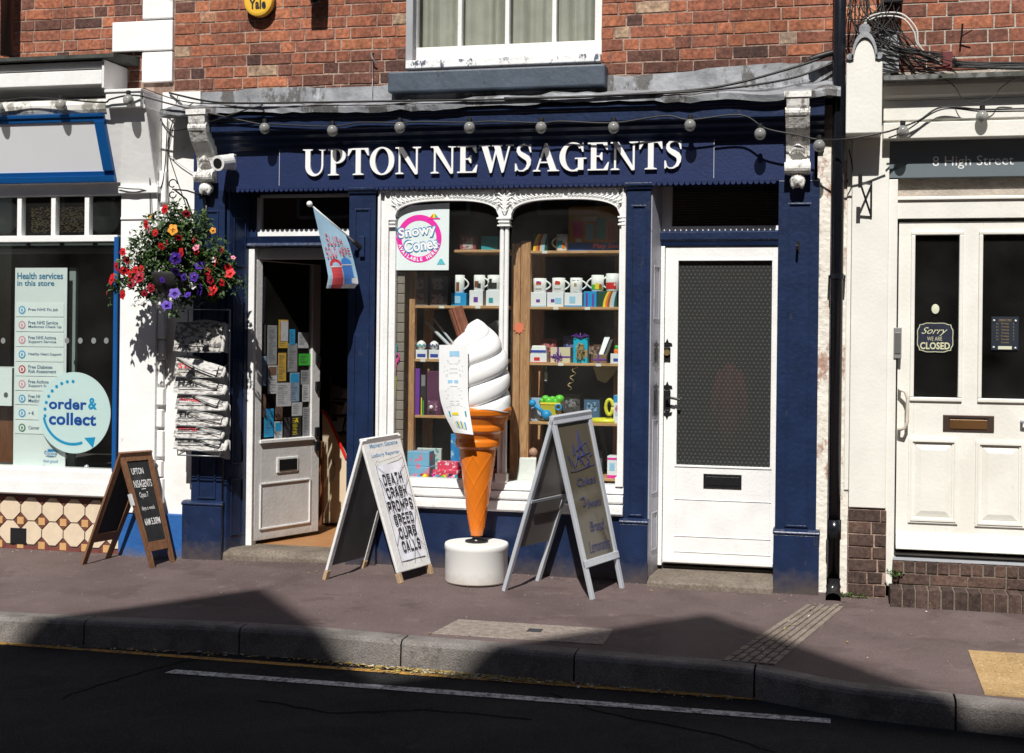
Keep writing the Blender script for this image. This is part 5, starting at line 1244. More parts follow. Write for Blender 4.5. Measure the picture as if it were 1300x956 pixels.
# brick steps: upper riser of bricks on edge, lower step
def soldier(x0, x1, y0, y1, z0, z1, wb, seed, jt=.009):
    mb = MB(); r = random.Random(seed); x = x0
    while x < x1:
        mb.box(x+jt/2, x+wb-jt/2+r.uniform(-.003, .003), y0+r.uniform(-.004, .004), y1, z0, z1+r.uniform(-.003, .003), r.uniform(.1, 1)); x += wb
    return mb
sz = [P(1215, v, -.04).z for v in (708, 730, 742)]; zlow = P(1215, 752, -.22).z
x0 = P(1133, 720, -.04).x
st_ = soldier(x0, 2.6, -.045, .2, sz[1], zD0-.052, .066, 41); st_.build('step_upper', brickd, RB, bevel=.004)
mb = MB(); x = x0; r = random.Random(5)
while x < 2.6: mb.box(x+.004, x+.216, -.045+r.uniform(-.004, .004), .2, zlow+.004, sz[1]-.008, r.uniform(.1, 1)); x += .22
mb.build('step_course', brickd, RB, bevel=.004)
soldier(P(1129, 760, -.2).x, 2.6, -.2, -.05, -.04, zlow, .075, 42).build('step_lower', brickd, RB, bevel=.005)
MB().box(P(1130, 760, -.2).x, 2.58, -.19, .2, -.04, zlow-.008).box(x0+.002, 2.58, -.038, .2, zlow-.01, zD0-.058).build('step_core', M('step_mortar', (.16, .13, .1), .95, .2, 14, .8, 50), RB)
# ================================================================ things on the street
# generic A-board: near/far feet and ridge ends given as points
def aboard(root, An, Af, FRn, FRf, BKn, BKf):
    """returns mapping functions for the two leaves; s runs near->far, t ridge->foot, h outwards"""
    def leaf_(Fn, Ff, sgn):
        n = ((Ff-Af).cross(An-Af)).normalized()
        if n.x*sgn < 0: n = -n
        def fn(s, t, h):
            p = An.lerp(Af, s).lerp(Fn.lerp(Ff, s), t); return tuple(p+n*h)
        return fn
    return leaf_(FRn, FRf, 1), leaf_(BKn, BKf, -1)
def leafframe(mb, fn, wf, tp, bt, th, ext=1.0):
    mb.boxm(fn, 0, wf, 0, ext, -th, 0); mb.boxm(fn, 1-wf, 1, 0, ext, -th, 0)
# --- chalkboard
An, Af = P(151, 574, -.16), P(192, 571, .0)
WA, WB, WC, WD = G(192.5, 722), G(223, 715), G(102, 716.6), G(138, 709.5)
An, Af = P(151, 574, (WA.y+WC.y)/2), P(192, 571, (WB.y+WD.y)/2)
CB = thing('chalkboard', ((WA.x+WC.x)/2, (WA.y+WD.y)/2, 0), 'wooden folding chalkboard with white handwriting against the blue plinth', 'a-board')
fF, fB = aboard(CB, An, Af, WA, WB, WC, WD)
mb = MB(); th = .022
mb.boxm(fF, 0, .16, 0, 1, -th, 0); mb.boxm(fF, .84, 1, 0, 1, -th, 0); mb.boxm(fF, .16, .84, .0, .085, -th, .0); mb.boxm(fF, .16, .84, .78, .86, -th, .0); mb.build('front_frame', boardwood, CB, bevel=.002)
fp = MB(); fp.boxm(fF, .16, .84, .085, .78, -.014, -.008); blackb = M('blackboard', (.014, .014, .015), .7, .3, 20, dirt=[((.05, .05, .05), 12, .6, .5)]); FPn = fp.build('writing_panel', blackb, CB)
chalk = M('chalk', (.7, .7, .7), .9, .1, 60)
mb = MB(); fn = lambda x, y, z: fF(x, 1-z, -.0075)
for s, a, b, c_, d, bo in (('UPTON', .24, .62, .80, .855, .012), ('N/SAGENTS', .21, .8, .685, .75, .012), ('Open 7', .3, .6, .585, .645, 0), ('days a week', .26, .72, .48, .525, 0), ('6AM 5.30PM', .24, .8, .36, .42, .02)):
    text(mb, s, a, b, c_, d, 0, bo, 0, fn)
text(mb, '-', .42, .56, .668, .674, 0, 0, 0, fn)
mb.build('chalk_writing', chalk, FPn, recalc=False)
mb = MB(); mb.boxm(fB, 0, .16, 0, 1, -th, 0); mb.boxm(fB, .84, 1, 0, 1, -th, 0); mb.boxm(fB, .16, .84, 0, .085, -th, 0); mb.boxm(fB, .16, .84, .72, .8, -th, 0); mb.build('back_frame', boardwood, CB, bevel=.002)
MB().boxm(fB, .16, .84, .085, .72, -.014, -.008).build('back_panel', blackb, CB)
MB().boxm(fF, -.03, .03, .36, .46, -.03, .004).build('price_clip', M('white_clip', (.6, .62, .62)), CB)
# --- newspaper bill board
nA, nB, nC, nD = G(509, 741), G(551, 729), G(409, 736), G(461, 722)
An, Af = P(458, 557, (nA.y+nC.y)/2), P(507, 549, (nB.y+nD.y)/2)
NBd = thing('newspaper_billboard', ((nA.x+nC.x)/2, (nA.y+nD.y)/2, 0), 'white folding board with a news bill reading DEATH CRASH PROMPTS SPEED CURB CALLS', 'a-board')
fF, fB = aboard(NBd, An, Af, nA, nB, nC, nD)
wp = M('scuffed_white_board', (.72, .72, .71), .45, .06, 10, .2, 40, dirt=[((.3, .26, .22), 12, .63, .6), ('splash', (.35, .27, .18), .02, .12, .6)])
mb = MB(); mb.boxm(fF, 0, 1, 0.0, .93, -.02, 0); fr = mb.build('front_panel', wp, NBd, bevel=.006)
mb = MB(); mb.boxm(fF, .0, .09, .93, 1, -.03, .004); mb.boxm(fF, .91, 1, .93, 1, -.03, .004); mb.build('foot', M('bare_worn_wood', (.4, .28, .17), .7, .2, 12), NBd, bevel=.004)
mb = MB(); mb.boxm(fB, 0, .09, 0.01, .93, -.02, 0); mb.boxm(fB, .91, 1, .01, .93, -.02, 0); mb.boxm(fB, .09, .91, .0, .06, -.02, 0); mb.build('back_frame', wp, NBd, bevel=.004)
mb = MB(); mb.boxm(fB, 0, .09, .93, 1, -.024, .004); mb.boxm(fB, .91, 1, .93, 1, -.024, .004); mb.build('foot', M('bare_worn_wood', (.4, .28, .17), .7), NBd, bevel=.004)
MB().boxm(fB, .09, .91, .06, .9, -.016, -.004).build('back_panel', M('grey_hardboard', (.09, .09, .095), .6, .15, 8), NBd)
fn = lambda x, y, z: fF(x, 1-z, y)
n = 8; mb = MB()
for i in range(n):
    for j in range(n*2):
        def pp_(a, b): s = .16+.70*a; t = .20+.66*b; return fF(s, t, .006+.004*math.sin(a*9+b*5)*math.sin(b*13))
        mb.face([pp_(i/n, j/(2*n)), pp_((i+1)/n, j/(2*n)), pp_((i+1)/n, (j+1)/(2*n)), pp_(i/n, (j+1)/(2*n))])
bill = tag(mb.build('news_bill', M('bill_paper', (.74, .76, .84), .6, .02), None, recalc=False), 'white paper news bill with bold black headline under wire on the white board', 'poster')
mb = MB()
for k, (s, a, b) in enumerate((('DEATH', .28, .70), ('CRASH', .28, .72), ('PROMPS', .22, .80), ('SPEED', .29, .73), ('CURB', .32, .72), ('CALLS', .32, .74))):
    t = .265+k*.093; block_text(mb, s, a-.045, b+.045, 1-t-.073, 1-t, .0125, fn, .2, .11)
mb.build('headline', ink, bill, recalc=False)
mb = MB(); text(mb, 'Malvern Gazette', .16, .88, .925, .955, .0015, .012, 0, fn); text(mb, 'Ledbury Reporter', .14, .88, .855, .885, .0015, .012, 0, fn); mb.build('newspaper_names', solid('faded_blue_ink', (.16, .32, .52)), fr, recalc=False)
mb = MB(); f2 = lambda s, t: fF(s, t, .016)
for l in ([(.14, .19), (.2, .165), (.22, .18), (.76, .16), (.86, .145), (.88, .17)], [(.14, .19), (.13, .86)], [(.88, .17), (.9, .86)], [(.14, .2), (.88, .45)], [(.88, .2), (.13, .5)], [(.13, .45), (.9, .8)], [(.9, .5), (.5, .87)], [(.14, .28), (.7, .87)], [(.88, .3), (.13, .75)]):
    mb.tube([f2(*p) for p in l], .0013, 5)
mb.build('wire_mesh', M('rusty_wire', (.1, .09, .085), .5), NBd)
# --- aluminium poster board
aA, aB, aC, aD = G(752, 762), G(793, 747), G(637, 750), G(683, 738)
An, Af = P(700, 528, (aA.y+aC.y)/2), P(749, 520, (aB.y+aD.y)/2)
AL = thing('aluminium_poster_board', ((aA.x+aC.x)/2, (aA.y+aD.y)/2, 0), 'aluminium folding board with brown panel and faint blue writing', 'a-board')
fF, fB = aboard(AL, An, Af, aA, aB, aC, aD)
brownp = M('brown_poster_panel', (.085, .072, .05), .16, .12, 3, spec=.6)
for nm, f, e in (('front', fF, .79), ('back', fB, .75)):
    mb = MB()
    mb.boxm(f, 0, .085, .02, 1, -.022, .004); mb.boxm(f, .915, 1, .02, 1, -.022, .004)
    mb.build(nm+'_legs', alu, AL, bevel=.004)
    MB().boxm(f, .0, 1, .0, .05, -.022, .008).build('top_rail', alu, AL, bevel=.004)
    if nm == 'front': MB().boxm(f, .0, 1, e, e+.04, -.012, .010).build('bottom_rail', alu, AL, bevel=.004)
    pnl_ = MB().boxm(f, .085, .915, .05, e, -.014, -.008).build(nm+'_panel', brownp if nm == 'front' else M('dark_poster_back', (.2, .185, .175), .3, .2, 3), AL)
    if nm == 'front': FPn = pnl_
mb = MB(); mb.boxm(fB, .02, .98, .475, .49, -.03, -.024); mb.build('brace', alu, AL)
fn = lambda x, y, z: fF(x, 1-z, -.0072)
mb = MB()
for s, a, b, c_, d in (('Cakes', .3, .82, .60, .645), ('Sweets', .46, .84, .475, .52), ('Bread', .4, .82, .345, .40), ('Lemonades', .26, .86, .235, .30)): text(mb, s, a, b, c_, d, 0, 0, .3, fn)
mb.tube([fn(.2, 0, .685), fn(.55, 0, .69), fn(.86, 0, .70)], .002, 4)
rnd = random.Random(5)
for k in range(16):
    a, b = rnd.uniform(.25, .8), rnd.uniform(.72, .8); mb.tube([fn(a, 0, b-.025), fn(a+rnd.uniform(-.1, .1), 0, b+rnd.uniform(-.02, .04))], .003, 4)
mb.tube([fn(.5, 0, .74), fn(.56, 0, .86), fn(.58, 0, .9), fn(.64, 0, .75)], .004, 4); mb.tube([fn(.42, 0, .75), fn(.8, 0, .77), fn(.74, 0, .83), fn(.46, 0, .79)], .003, 4)
mb.tube([fn(.3, 0, .53), fn(.4, 0, .54), fn(.42, 0, .5), fn(.33, 0, .49)], .003, 4)
mb.build('marker_writing', solid('marker_blue', (.03, .035, .13)), FPn, recalc=False)
# --- ice cream cone on its drum
yc = -.19; dx = P(605, 700, yc).x
zd0_ = gz(dx, yc)+.0; zd1_ = P(605, 688, yc).z
rD = (P(643.5, 715, yc).x-P(566.5, 715, yc).x)/2
drum = MB().lathe([(rD*.985, zd0_), (rD, zd0_+.01), (rD*1.0, zd1_-.045), (rD*1.015, zd1_-.04), (rD*1.02, zd1_-.015), (rD*1.0, zd1_-.003), (rD*.97, zd1_), (.02, zd1_)], (dx, yc, 0), 64).build('white_drum', M('white_plastic', (.8, .8, .78), .35, .02, 4, dirt=[('splash', (.4, .3, .2), .04, .12, .5), ((.45, .4, .35), 18, .68, .5)]), None, smooth=False)
for p in drum.data.polygons: p.use_smooth = abs(p.normal.z) < .9
tag(drum, 'low white plastic drum standing on the pavement under the giant orange cone', 'drum')
px2 = lambda v: P(603, v, yc).z
s_ = 193.0
prof = []
def cr(v):   # radius in px from the photograph
    pts = [(680, 7), (676, 8), (672, 9), (625, 16), (569, 23.5), (566, 27.5), (560, 28), (556, 26.5), (549, 29.5), (546, 33), (541, 33.5), (538, 33), (528, 38), (526, 40.5), (520, 42), (516, 41)]
    for (a, ra), (b, rb) in zip(pts, pts[1:]):
        if b <= v <= a: return ra+(rb-ra)*(a-v)/(a-b)
    return 41
CO = thing('ice_cream_cone_model', (dx, yc, zd1_), 'giant orange plastic cone of swirled white ice cream with brown flake', 'ice cream model')
mb = MB(); n = 144; vsn = 150; vs_ = []
for i in range(vsn+1):
    v = 680-(680-516)*i/vsn; r0_ = cr(v)/s_
    for j in range(n):
        t = 2*math.pi*j/n; r = r0_
        if 574 < v < 668:
            zk = (668-v)/94
            for sgn in (1, -1):
                ph = (t*6/(2*math.pi)+sgn*zk*2.6) % 1; d = min(ph, 1-ph)
                r += .0028*math.exp(-(d/.055)**2)
        vs_.append((dx+r*math.cos(t), yc+r*math.sin(t), px2(v)))
mb.add(vs_, [(i*n+j, i*n+(j+1) % n, (i+1)*n+(j+1) % n, (i+1)*n+j) for i in range(vsn) for j in range(n)]+[tuple(range(n-1, -1, -1)), tuple(range(vsn*n, vsn*n+n))])
cone = mb.build('cone', M('orange_fibreglass', (.74, .19, .014), .27, .08, 6, .08, 30, spec=.5, dirt=[((.5, .1, .012), 8, .6, .5), ((.3, .12, .05), 40, .72, .6)]), CO, smooth=True)
MB().lathe([(.075, 0), (.075, .012), (.045, .014), (.042, .02)], (dx, yc, zd1_-.001), 20).build('mounting_plate', black, CO)
mb = MB(); n = 180; K = 150; vs_ = []
zt0, zt1 = px2(520), px2(405)
for i in range(K+1):
    f = i/K; z = zt0+(zt1-zt0)*f
    Rr = (.212-.012*f) if f < .35 else .2077*(1-((f-.35)/.65)**2.5)**.8+.0
    if f < .06: Rr *= 1.03-.03*f/.06
    Rr = max(Rr, .002)
    for j in range(n):
        t = 2*math.pi*j/n
        ph = (3*(t)/(2*math.pi)-(f)*4.3-.15) % 1.0
        lob = 1-.165*(abs(2*ph-1)**2.2)*min(1, f/.08+.2)   # broad ribs with sharp valleys
        sag = .012*math.sin(2*math.pi*ph)
        r = Rr*lob
        vs_.append((dx+r*math.cos(t)-.012*f, yc+r*math.sin(t), z+sag*(1-f)))
mb.add(vs_, [(i*n+j, i*n+(j+1) % n, (i+1)*n+(j+1) % n, (i+1)*n+j) for i in range(K) for j in range(n)]+[tuple(range(n-1, -1, -1)), tuple(range(K*n, K*n+n))])
mb.build('ice_cream_swirl', M('glossy_white_fibreglass', (.8, .8, .8), .3, .03, 5, .1, 20, dirt=[((.5, .5, .48), 9, .64, .5), ((.4, .38, .35), 45, .73, .6)]), CO, smooth=True)
fa, fb = P(578, 391, yc-.03), P(597, 448, yc-.02)
mb = MB(); ax = (fb-fa).normalized(); u_ = ax.cross(Vector((0, 1, 0))).normalized(); w2 = ax.cross(u_)
n = 48; vs_ = []
for k, e in ((0, fa), (1, fb)):
    for j in range(n):
        t = 2*math.pi*j/n; r = .045*(1+.07*math.sin(12*t)); vs_.append(tuple(e+u_*r*math.cos(t)+w2*r*math.sin(t)))
mb.add(vs_, [(j, (j+1) % n, n+(j+1) % n, n+j) for j in range(n)]+[tuple(range(n-1, -1, -1)), tuple(range(n, 2*n))]); mb.build('chocolate_flake', M('chocolate', (.18, .065, .035), .55, .15, 20, .3, 60), CO)
# price sheet taped to the cone
Ym = yc-.235
mcorn = [P(557.5, 437.5, Ym), P(594, 438, Ym), P(601, 552, Ym-.0), P(572, 546, Ym)]
def sheet(s, t, h=0):
    L = [(0, 557.5, 438), (.5, 557.5, 495), (.62, 559, 508), (.8, 565, 528), (1, 576, 549)]
    Rr_ = [(0, 594, 437.5), (.5, 594, 495), (.62, 594.5, 508), (.8, 597, 528), (1, 601, 552)]
    def it(T):
        for (a, ua, va), (b, ub, vb) in zip(T, T[1:]):
            if a <= t <= b: k = (t-a)/(b-a); return ua+(ub-ua)*k, va+(vb-va)*k
        return T[-1][1:]
    (a, b), (c_, d) = it(L), it(Rr_)
    y = Ym-.015*math.sin(math.pi*s)+.03*max(0, t-.5)*(1-s)-h
    return tuple(P(a+(c_-a)*s, b+(d-b)*s, y))
n = 14; mb = MB()
for i in range(6):
    for j in range(n): mb.face([sheet(i/6, j/n), sheet((i+1)/6, j/n), sheet((i+1)/6, (j+1)/n), sheet(i/6, (j+1)/n)])
PS = tag(mb.build('price_sheet', paper, None, recalc=False), 'two white printed sheets taped down the left side of the giant cone', 'poster')
mb = MB(); rnd = random.Random(9)
def bar(s0, s1, t0, t1, h=.0015):
    mb.face([sheet(s0, t0, h), sheet(s1, t0, h), sheet(s1, t1, h), sheet(s0, t1, h)])
for t in (.17, .19, .21, .24, .265, .28, .29, .31, .33, .345, .46, .485, .51, .56, .6, .63, .66, .675, .69, .705): w_ = rnd.uniform(.12, .36); bar(.5-w_, .5+w_, t, t+.0045)
mb.build('small_print', solid('grey_ink', (.3, .3, .33)), PS, recalc=False)
for nm, mt, items in (('picture', ltblue, [(.36, .7, .07, .13), (.3, .66, .39, .425)]), ('picture', teal, [(.18, .86, .745, .81)]), ('picture', cyan, [(.36, .42, .86, .94), (.52, .58, .86, .94), (.68, .74, .87, .95)]), ('picture', yellow, [(.44, .49, .86, .94), (.6, .65, .87, .945), (.3, .34, .86, .93), (.3, .55, .76, .79)])):
    mb = MB()
    for q in items: bar(*q, h=.003 if mt is yellow else .002)
    mb.build(nm, mt, PS, recalc=False)
# --- slush flag and pole
pb0 = P(457, 313, -.02); tp_ = P(393, 259, -.42)
FL = thing('flag_bracket', pb0, 'small black angled bracket holding the flagpole on the navy pilaster', 'bracket')
MB().box(pb0.x-.005, pb0.x+.03, -.022, 0, pb0.z-.07, pb0.z+.07).build('plate', navy, FL, bevel=.002); 
MB().tube([(pb0.x+.01, 0, pb0.z-.015), tuple(pb0.lerp(tp_, .12))], .017, 10).build('socket', black, FL)
FG = thing('slush_flag', tuple(tp_.lerp(pb0, .5)), 'pale blue flag on a short pole reading SLUSH SOLD HERE over two cups', 'flag')
MB().tube([tuple(pb0), tuple(tp_)], .006, 8).ball(tuple(tp_), .02).build('pole', white, FG, smooth=True)
def flag(a, b, h=0):    # a 0..1 across, b 0..1 down from the pole
    # left edge follows from pole tip down, right edge hangs from near the bracket
    tl, tr_ = tp_.lerp(pb0, .05), tp_.lerp(pb0, .70)
    Lp = [(0, 397, 262), (.3, 405, 296), (.6, 413, 330), (.82, 417, 352), (1, 414, 366)]
    Rp = [(0, 438, 296), (.3, 444, 312), (.6, 449, 330), (.85, 454, 352), (.95, 455, 360), (1, 450, 366)]
    def it(T):
        for (p, ua, va), (q, ub, vb) in zip(T, T[1:]):
            if p <= b <= q: k = (b-p)/(q-p); return ua+(ub-ua)*k, va+(vb-va)*k
        return T[-1][1:]
    (ua, va), (ub, vb) = it(Lp), it(Rp)
    y = tl.y+(tr_.y-tl.y)*a+.018*math.sin(a*5+b*4)*b-h
    return tuple(P(ua+(ub-ua)*a, va+(vb-va)*a, y))
n = 16; mb = MB()
def flagcol(mb, a0, a1, b0, b1, h, na=4, nb=6):
    for i in range(na):
        for j in range(nb):
            A_, B_ = a0+(a1-a0)*i/na, a0+(a1-a0)*(i+1)/na; C_, D_ = b0+(b1-b0)*j/nb, b0+(b1-b0)*(j+1)/nb
            mb.face([flag(A_, C_, h), flag(B_, C_, h), flag(B_, D_, h), flag(A_, D_, h)])
    return mb
FC = flagcol(MB(), 0, 1, 0, 1, 0, 12, 20).build('cloth', M('pale_blue_cloth', (.30, .47, .60), .8, .05, 12), FG, smooth=True, recalc=False)
flagcol(MB(), 0, 1, .86, 1, .001).build('white_hem', M('pale_cloth', (.55, .56, .6), .8), FC, recalc=False)
mb = MB(); ff = lambda x, y, z: flag(x, z, .003)
redc = M('red_print', (.55, .03, .05), .7)
block_text(mb, 'SLUSH', .2, .76, .385, .24, 0, lambda x, y, z: flag(x, z+(x-.5)*-.1, .009+y), .17, .14); block_text(mb, 'SOLD HERE', .08, .95, .545, .41, 0, lambda x, y, z: flag(x, z+(x-.5)*-.1, .009+y), .17, .14); flagcol(mb, .2, .8, .565, .578, .003) if 0 else None
mb.disc(0, 0, 0, 0, 0, 3) if 0 else None
mb.build('wording', redc, FC, recalc=False)
flagcol(MB(), .16, .52, .68, 1, .003).build('red_cup', M('red_cup_print', (.55, .05, .06), .7), FC, recalc=False)
flagcol(MB(), .55, .88, .66, .95, .003).build('blue_cup', M('blue_cup_print', (.04, .16, .5), .7), FC, recalc=False)
for nm, c0_, c1_, bb_, mt in (('red_slush', .12, .56, .68, redc), ('blue_slush', .53, .9, .66, M('blue_slush', (.02, .2, .6)))):
    mb = MB(); k = 14; mb.face([flag(c0_+(c1_-c0_)*i/k, bb_-.1*math.sqrt(max(0, math.sin(math.pi*i/k))), .0035) for i in range(k+1)]); mb.build(nm, mt, FC, recalc=False)
mb = flagcol(MB(), .13, .55, .68, .695, .0045); flagcol(mb, .54, .89, .66, .675, .0045); mb.build('cup_rim', M('pale_cloth', (.55, .56, .6)), FC, recalc=False)
mb = flagcol(MB(), .31, .335, .51, .6, .003); flagcol(mb, .68, .705, .47, .57, .003); mb.build('straw', redc, FC, recalc=False)
# --- security camera
c = P(290, 205, -.06); SC = thing('security_camera', c, 'white security camera with dark lens beside the left corbel', 'security camera')
MB().box(c.x-.005, c.x+.035, -.05, 0, c.z-.055, c.z+.055).build('junction_box', white, SC, bevel=.006)
MB().tube([(c.x+.01, -.03, c.z), (c.x-.01, -.1, c.z+.002)], .02, 10).build('arm', white, SC)
l0_ = Vector((c.x+.01, -.05, c.z+.0)); l1_ = Vector((c.x-.012, -.2, c.z-.03)) 
MB().tube([tuple(l0_), tuple(l0_.lerp(l1_, .1)), tuple(l1_)], [.03, .052, .052], 20).build('camera_body', white, SC, smooth=False)
d_ = (l1_-l0_).normalized(); MB().tube([tuple(l1_-d_*.0), tuple(l1_+d_*.003)], .034, 18).build('lens', black, SC)
# --- alarm box, floodlight, wall hook
c = P(328.5, 2, YB-.06); r = .108
AB = thing('alarm_box', (c.x, YB, c.z), 'round yellow alarm box on the brick wall at the top', 'alarm box')
def ringx(prof, cx_, cz_, n=44, kx=1.0):
    mb = MB(); mb.lathe(prof, (0, 0, 0), n); mb.v = [(cx_+a, d, cz_+b) for a, b, d in mb.v]; return mb
ringx([(r, YB-.005), (r, YB-.03), (r*.98, YB-.034), (.01, YB-.034)], c.x, c.z).build('back_plate', black, AB)
yb = ringx([(r*.97, YB-.034), (r*.97, YB-.066), (r*.93, YB-.074), (r*.8, YB-.078), (.01, YB-.079)], c.x, c.z).build('cover', M('alarm_yellow', (.78, .47, .05), .35, .03), AB, smooth=False)
mb = MB(); text(mb, 'Yale', c.x-.062, c.x+.062, c.z-.055, c.z+.015, YB-.0815, .03); mb.build('lettering', ink, yb)
c = P(399, -6, YB-.12); FD_ = thing('floodlight', (c.x, YB, c.z), 'black floodlight on the brick wall cut by the top edge', 'lamp')
MB().box(c.x-.06, c.x+.06, YB-.17, YB-.05, c.z-.02, c.z+.14).build('housing', black, FD_, bevel=.008); MB().tube([(c.x, YB-.06, c.z+.04), (c.x, YB, c.z+.04)], .02, 8).build('bracket', black, FD_)
MB().lathe([(.03, -.055), (.036, -.035), (.03, -.02)], (c.x, YB-.1, c.z), 12).build('sensor', black, FD_, smooth=True)
hk = P(473, 72, YB-.02); mb = MB().tube([(hk.x, YB-.01, hk.z+.03), (hk.x-.005, YB-.04, hk.z+.02), (hk.x+.01, YB-.045, hk.z-.02), (hk.x+.03, YB-.03, hk.z-.05)], .005, 6)
mb.tube([(hk.x, YB-.025, hk.z), (hk.x+.004, YB-.025, hk.z-.15), (hk.x+.01, YB-.05, P(476, 124, 0).z)], .0025, 5)
tag(mb.build('wall_hook', M('galvanised', (.3, .3, .3), .5, metal=.5), None), 'small wire hook with a hanging wire on the brick left of the sash window', 'hook')
# ================================================================ festoon lights
Yf = -.15
def cable(pts, r, name, label, mat_=None, cat='cable', sag=None, n=8):
    """smooth cable through points (u,v,Y)"""
    ps = [P(u, v, y) for u, v, y in pts]; out = []
    for i in range(len(ps)-1):
        p0_, p1__, p2_, p3_ = ps[max(i-1, 0)], ps[i], ps[i+1], ps[min(i+2, len(ps)-1)]
        for k in range(n):
            t = k/n; out.append(.5*((2*p1__)+(p2_-p0_)*t+(2*p0_-5*p1__+4*p2_-p3_)*t*t+(3*p1__-p0_-3*p2_+p3_)*t**3))
    out.append(ps[-1]); mb = MB().tube(out, r, 6)
    if name is None: return mb
    return tag(mb.build(name, mat_ or blackcable, None, smooth=True), label, cat)
bulbs = [(336, 163), (422, 166), (507.5, 162), (596, 162), (687, 162), (779, 162), (876, 159), (965, 170), (1040, 185)]
FS = thing('festoon_lights', P(650, 150, Yf), 'string of round glass bulbs hung along the navy cornice above the shop name', 'string lights')
cp = [(180, 122, -.22), (232, 136, -.2), (322, 156, Yf), (336, 157, Yf), (352, 158, Yf), (422, 160.5, Yf), (458, 155.5, Yf), (507, 156, Yf), (532, 154.5, Yf), (596, 155.5, Yf), (626, 154, Yf), (687, 156, Yf), (712, 154, Yf), (779, 156, Yf), (844, 147, Yf), (876, 152, Yf), (940, 146, Yf), (972, 163, Yf), (1010, 171, Yf), (1040, 177, Yf), (1080, 176, -.22), (1128, 167, -.2)]
cable(cp, .0055, None, '').build('cord', blackcable, FS, smooth=True)
bulbm = bpy.data.materials.new('dusty_bulb_glass'); bulbm.use_nodes = True
_n = bulbm.node_tree.nodes; _l = bulbm.node_tree.links; _p = _n['Principled BSDF']; _p.inputs['Base Color'].default_value = (.36, .36, .35, 1); _p.inputs['Roughness'].default_value = .18
_t = _n.new('ShaderNodeBsdfTransparent'); _t.inputs[0].default_value = (.75, .75, .72, 1); _m = _n.new('ShaderNodeMixShader'); _m.inputs[0].default_value = .55; _l.new(_t.outputs[0], _m.inputs[1]); _l.new(_p.outputs[0], _m.inputs[2]); _l.new(_m.outputs[0], _n['Material Output'].inputs[0])
def bulb_proto(parent, u, v, y, nm='bulb'):
    c = P(u, v, y)
    b = MB().ball((c.x, y, c.z), .037, 1.05, 18, 12).build(nm, bulbm, parent, smooth=True)
    MB().lathe([(.014, .032), (.016, .045), (.016, .062), (.006, .066)], (c.x, y, c.z), 12).build('bulb_holder', blackcable, b)
    return b
for u, v in bulbs: bulb_proto(FS, u, v, Yf)
FS2 = thing('festoon_lights', P(60, 125, -.3), 'string of round dusty bulbs hung under the box cornice of the chemist', 'string lights')
cable([(-90, 130, -.25), (0, 128, -.25), (35, 124, -.25), (77, 126, -.25), (130, 130, -.25), (140, 126, -.26), (163, 121, -.27), (182, 122, -.24)], .006, None, '').build('cord', blackcable, FS2, smooth=True)
for u, v, y in ((-2, 137, -.25), (77, 133, -.25), (163, 127, -.27)): bulb_proto(FS2, u, v, y)
FS3 = thing('festoon_lights', P(1200, 150, -.2), 'string of round bulbs strung across the ivory fascia above the number sign', 'string lights')
mb = cable([(1128, 167, -.18), (1146, 161, -.14), (1168, 152, -.13), (1196, 136, -.12), (1247, 139, -.13), (1300, 138, -.13), (1380, 138, -.13)], .0055, None, '')
m2 = cable([(1128, 175, -.12), (1150, 166, -.13), (1195, 139, -.12), (1247, 141.5, -.12), (1300, 141, -.12), (1380, 141, -.12)], .0045, None, ''); mb.add(m2.v, m2.f)
mb.build('cord', blackcable, FS3, smooth=True)
for u, v in ((1146, 167), (1247, 148), (1350, 148)): bulb_proto(FS3, u, v, -.13)
# ================================================================ cables
cable([(215, 118, .04), (260, 128, -.1), (300, 131, -.19), (400, 130, -.19), (520, 128, -.19), (640, 126, -.19), (800, 120, -.19), (880, 116, -.18), (950, 109, -.14), (1010, 98, -.05), (1058, 80, 0)], .007, 'cable', 'long black cable running over the lead above the shop sign to the downpipe')
cable([(640, 125, -.19), (760, 122, -.19), (900, 112, -.17), (1000, 88, -.08), (1058, 68, 0)], .008, 'cable', 'upper thick black cable rising to the downpipe beside the brick')
cable([(1028, 76, -.02), (1042, 71, -.02), (1060, 66, 0)], .02, 'cable_joint', 'thick black cable joint just left of the downpipe', cat='cable joint')
cable([(182, 112, .02), (240, 130, -.16), (330, 132, -.2), (310, 140, -.2), (250, 160, -.12), (216, 165, .02), (200, 145, .02), (192, 137, -.03), (190, 150, -.03), (190, 200, -.03), (191, 275, -.04)], .004, 'cable', 'thin black cable dropping down the white pilaster beside the leaning sign')
cable([(246, 130, 0), (222, 150, .03), (213, 185, .03), (222, 220, .03), (236, 260, .03)], .0035, 'cable', 'thin black wire looping down the white wall behind the flower basket bracket')
cable([(226, 120, .03), (218, 160, .03), (212, 200, .03), (214, 260, .03)], .003, 'cable', 'fine wire hanging straight down the white wall left of the flower basket bracket')
cable([(215, 196, .03), (228, 208, .03), (246, 220, .03)], .003, 'cable', 'short pale curved wire on the white wall left of the navy shopfront', greycable)
cable([(150, 238, -.06), (175, 240, -.06), (205, 236, -.0), (213, 150, .03)], .004, 'cable', 'black cable along the foot of the leaning chemist fascia')
cable([(1075, 232, -.02), (1082, 216, -.02), (1078, 190, -.0)], .004, 'cable', 'short black cable beside the downpipe under the box capital')
cable([(1192, 95, -.21), (1212, 110, -.16), (1222, 125, -.16), (1240, 131, -.16), (1262, 122, -.16), (1270, 112, -.16), (1290, 97, -.21)], .003, 'cable', 'thin wire drooping in a loop over the ivory cornice')
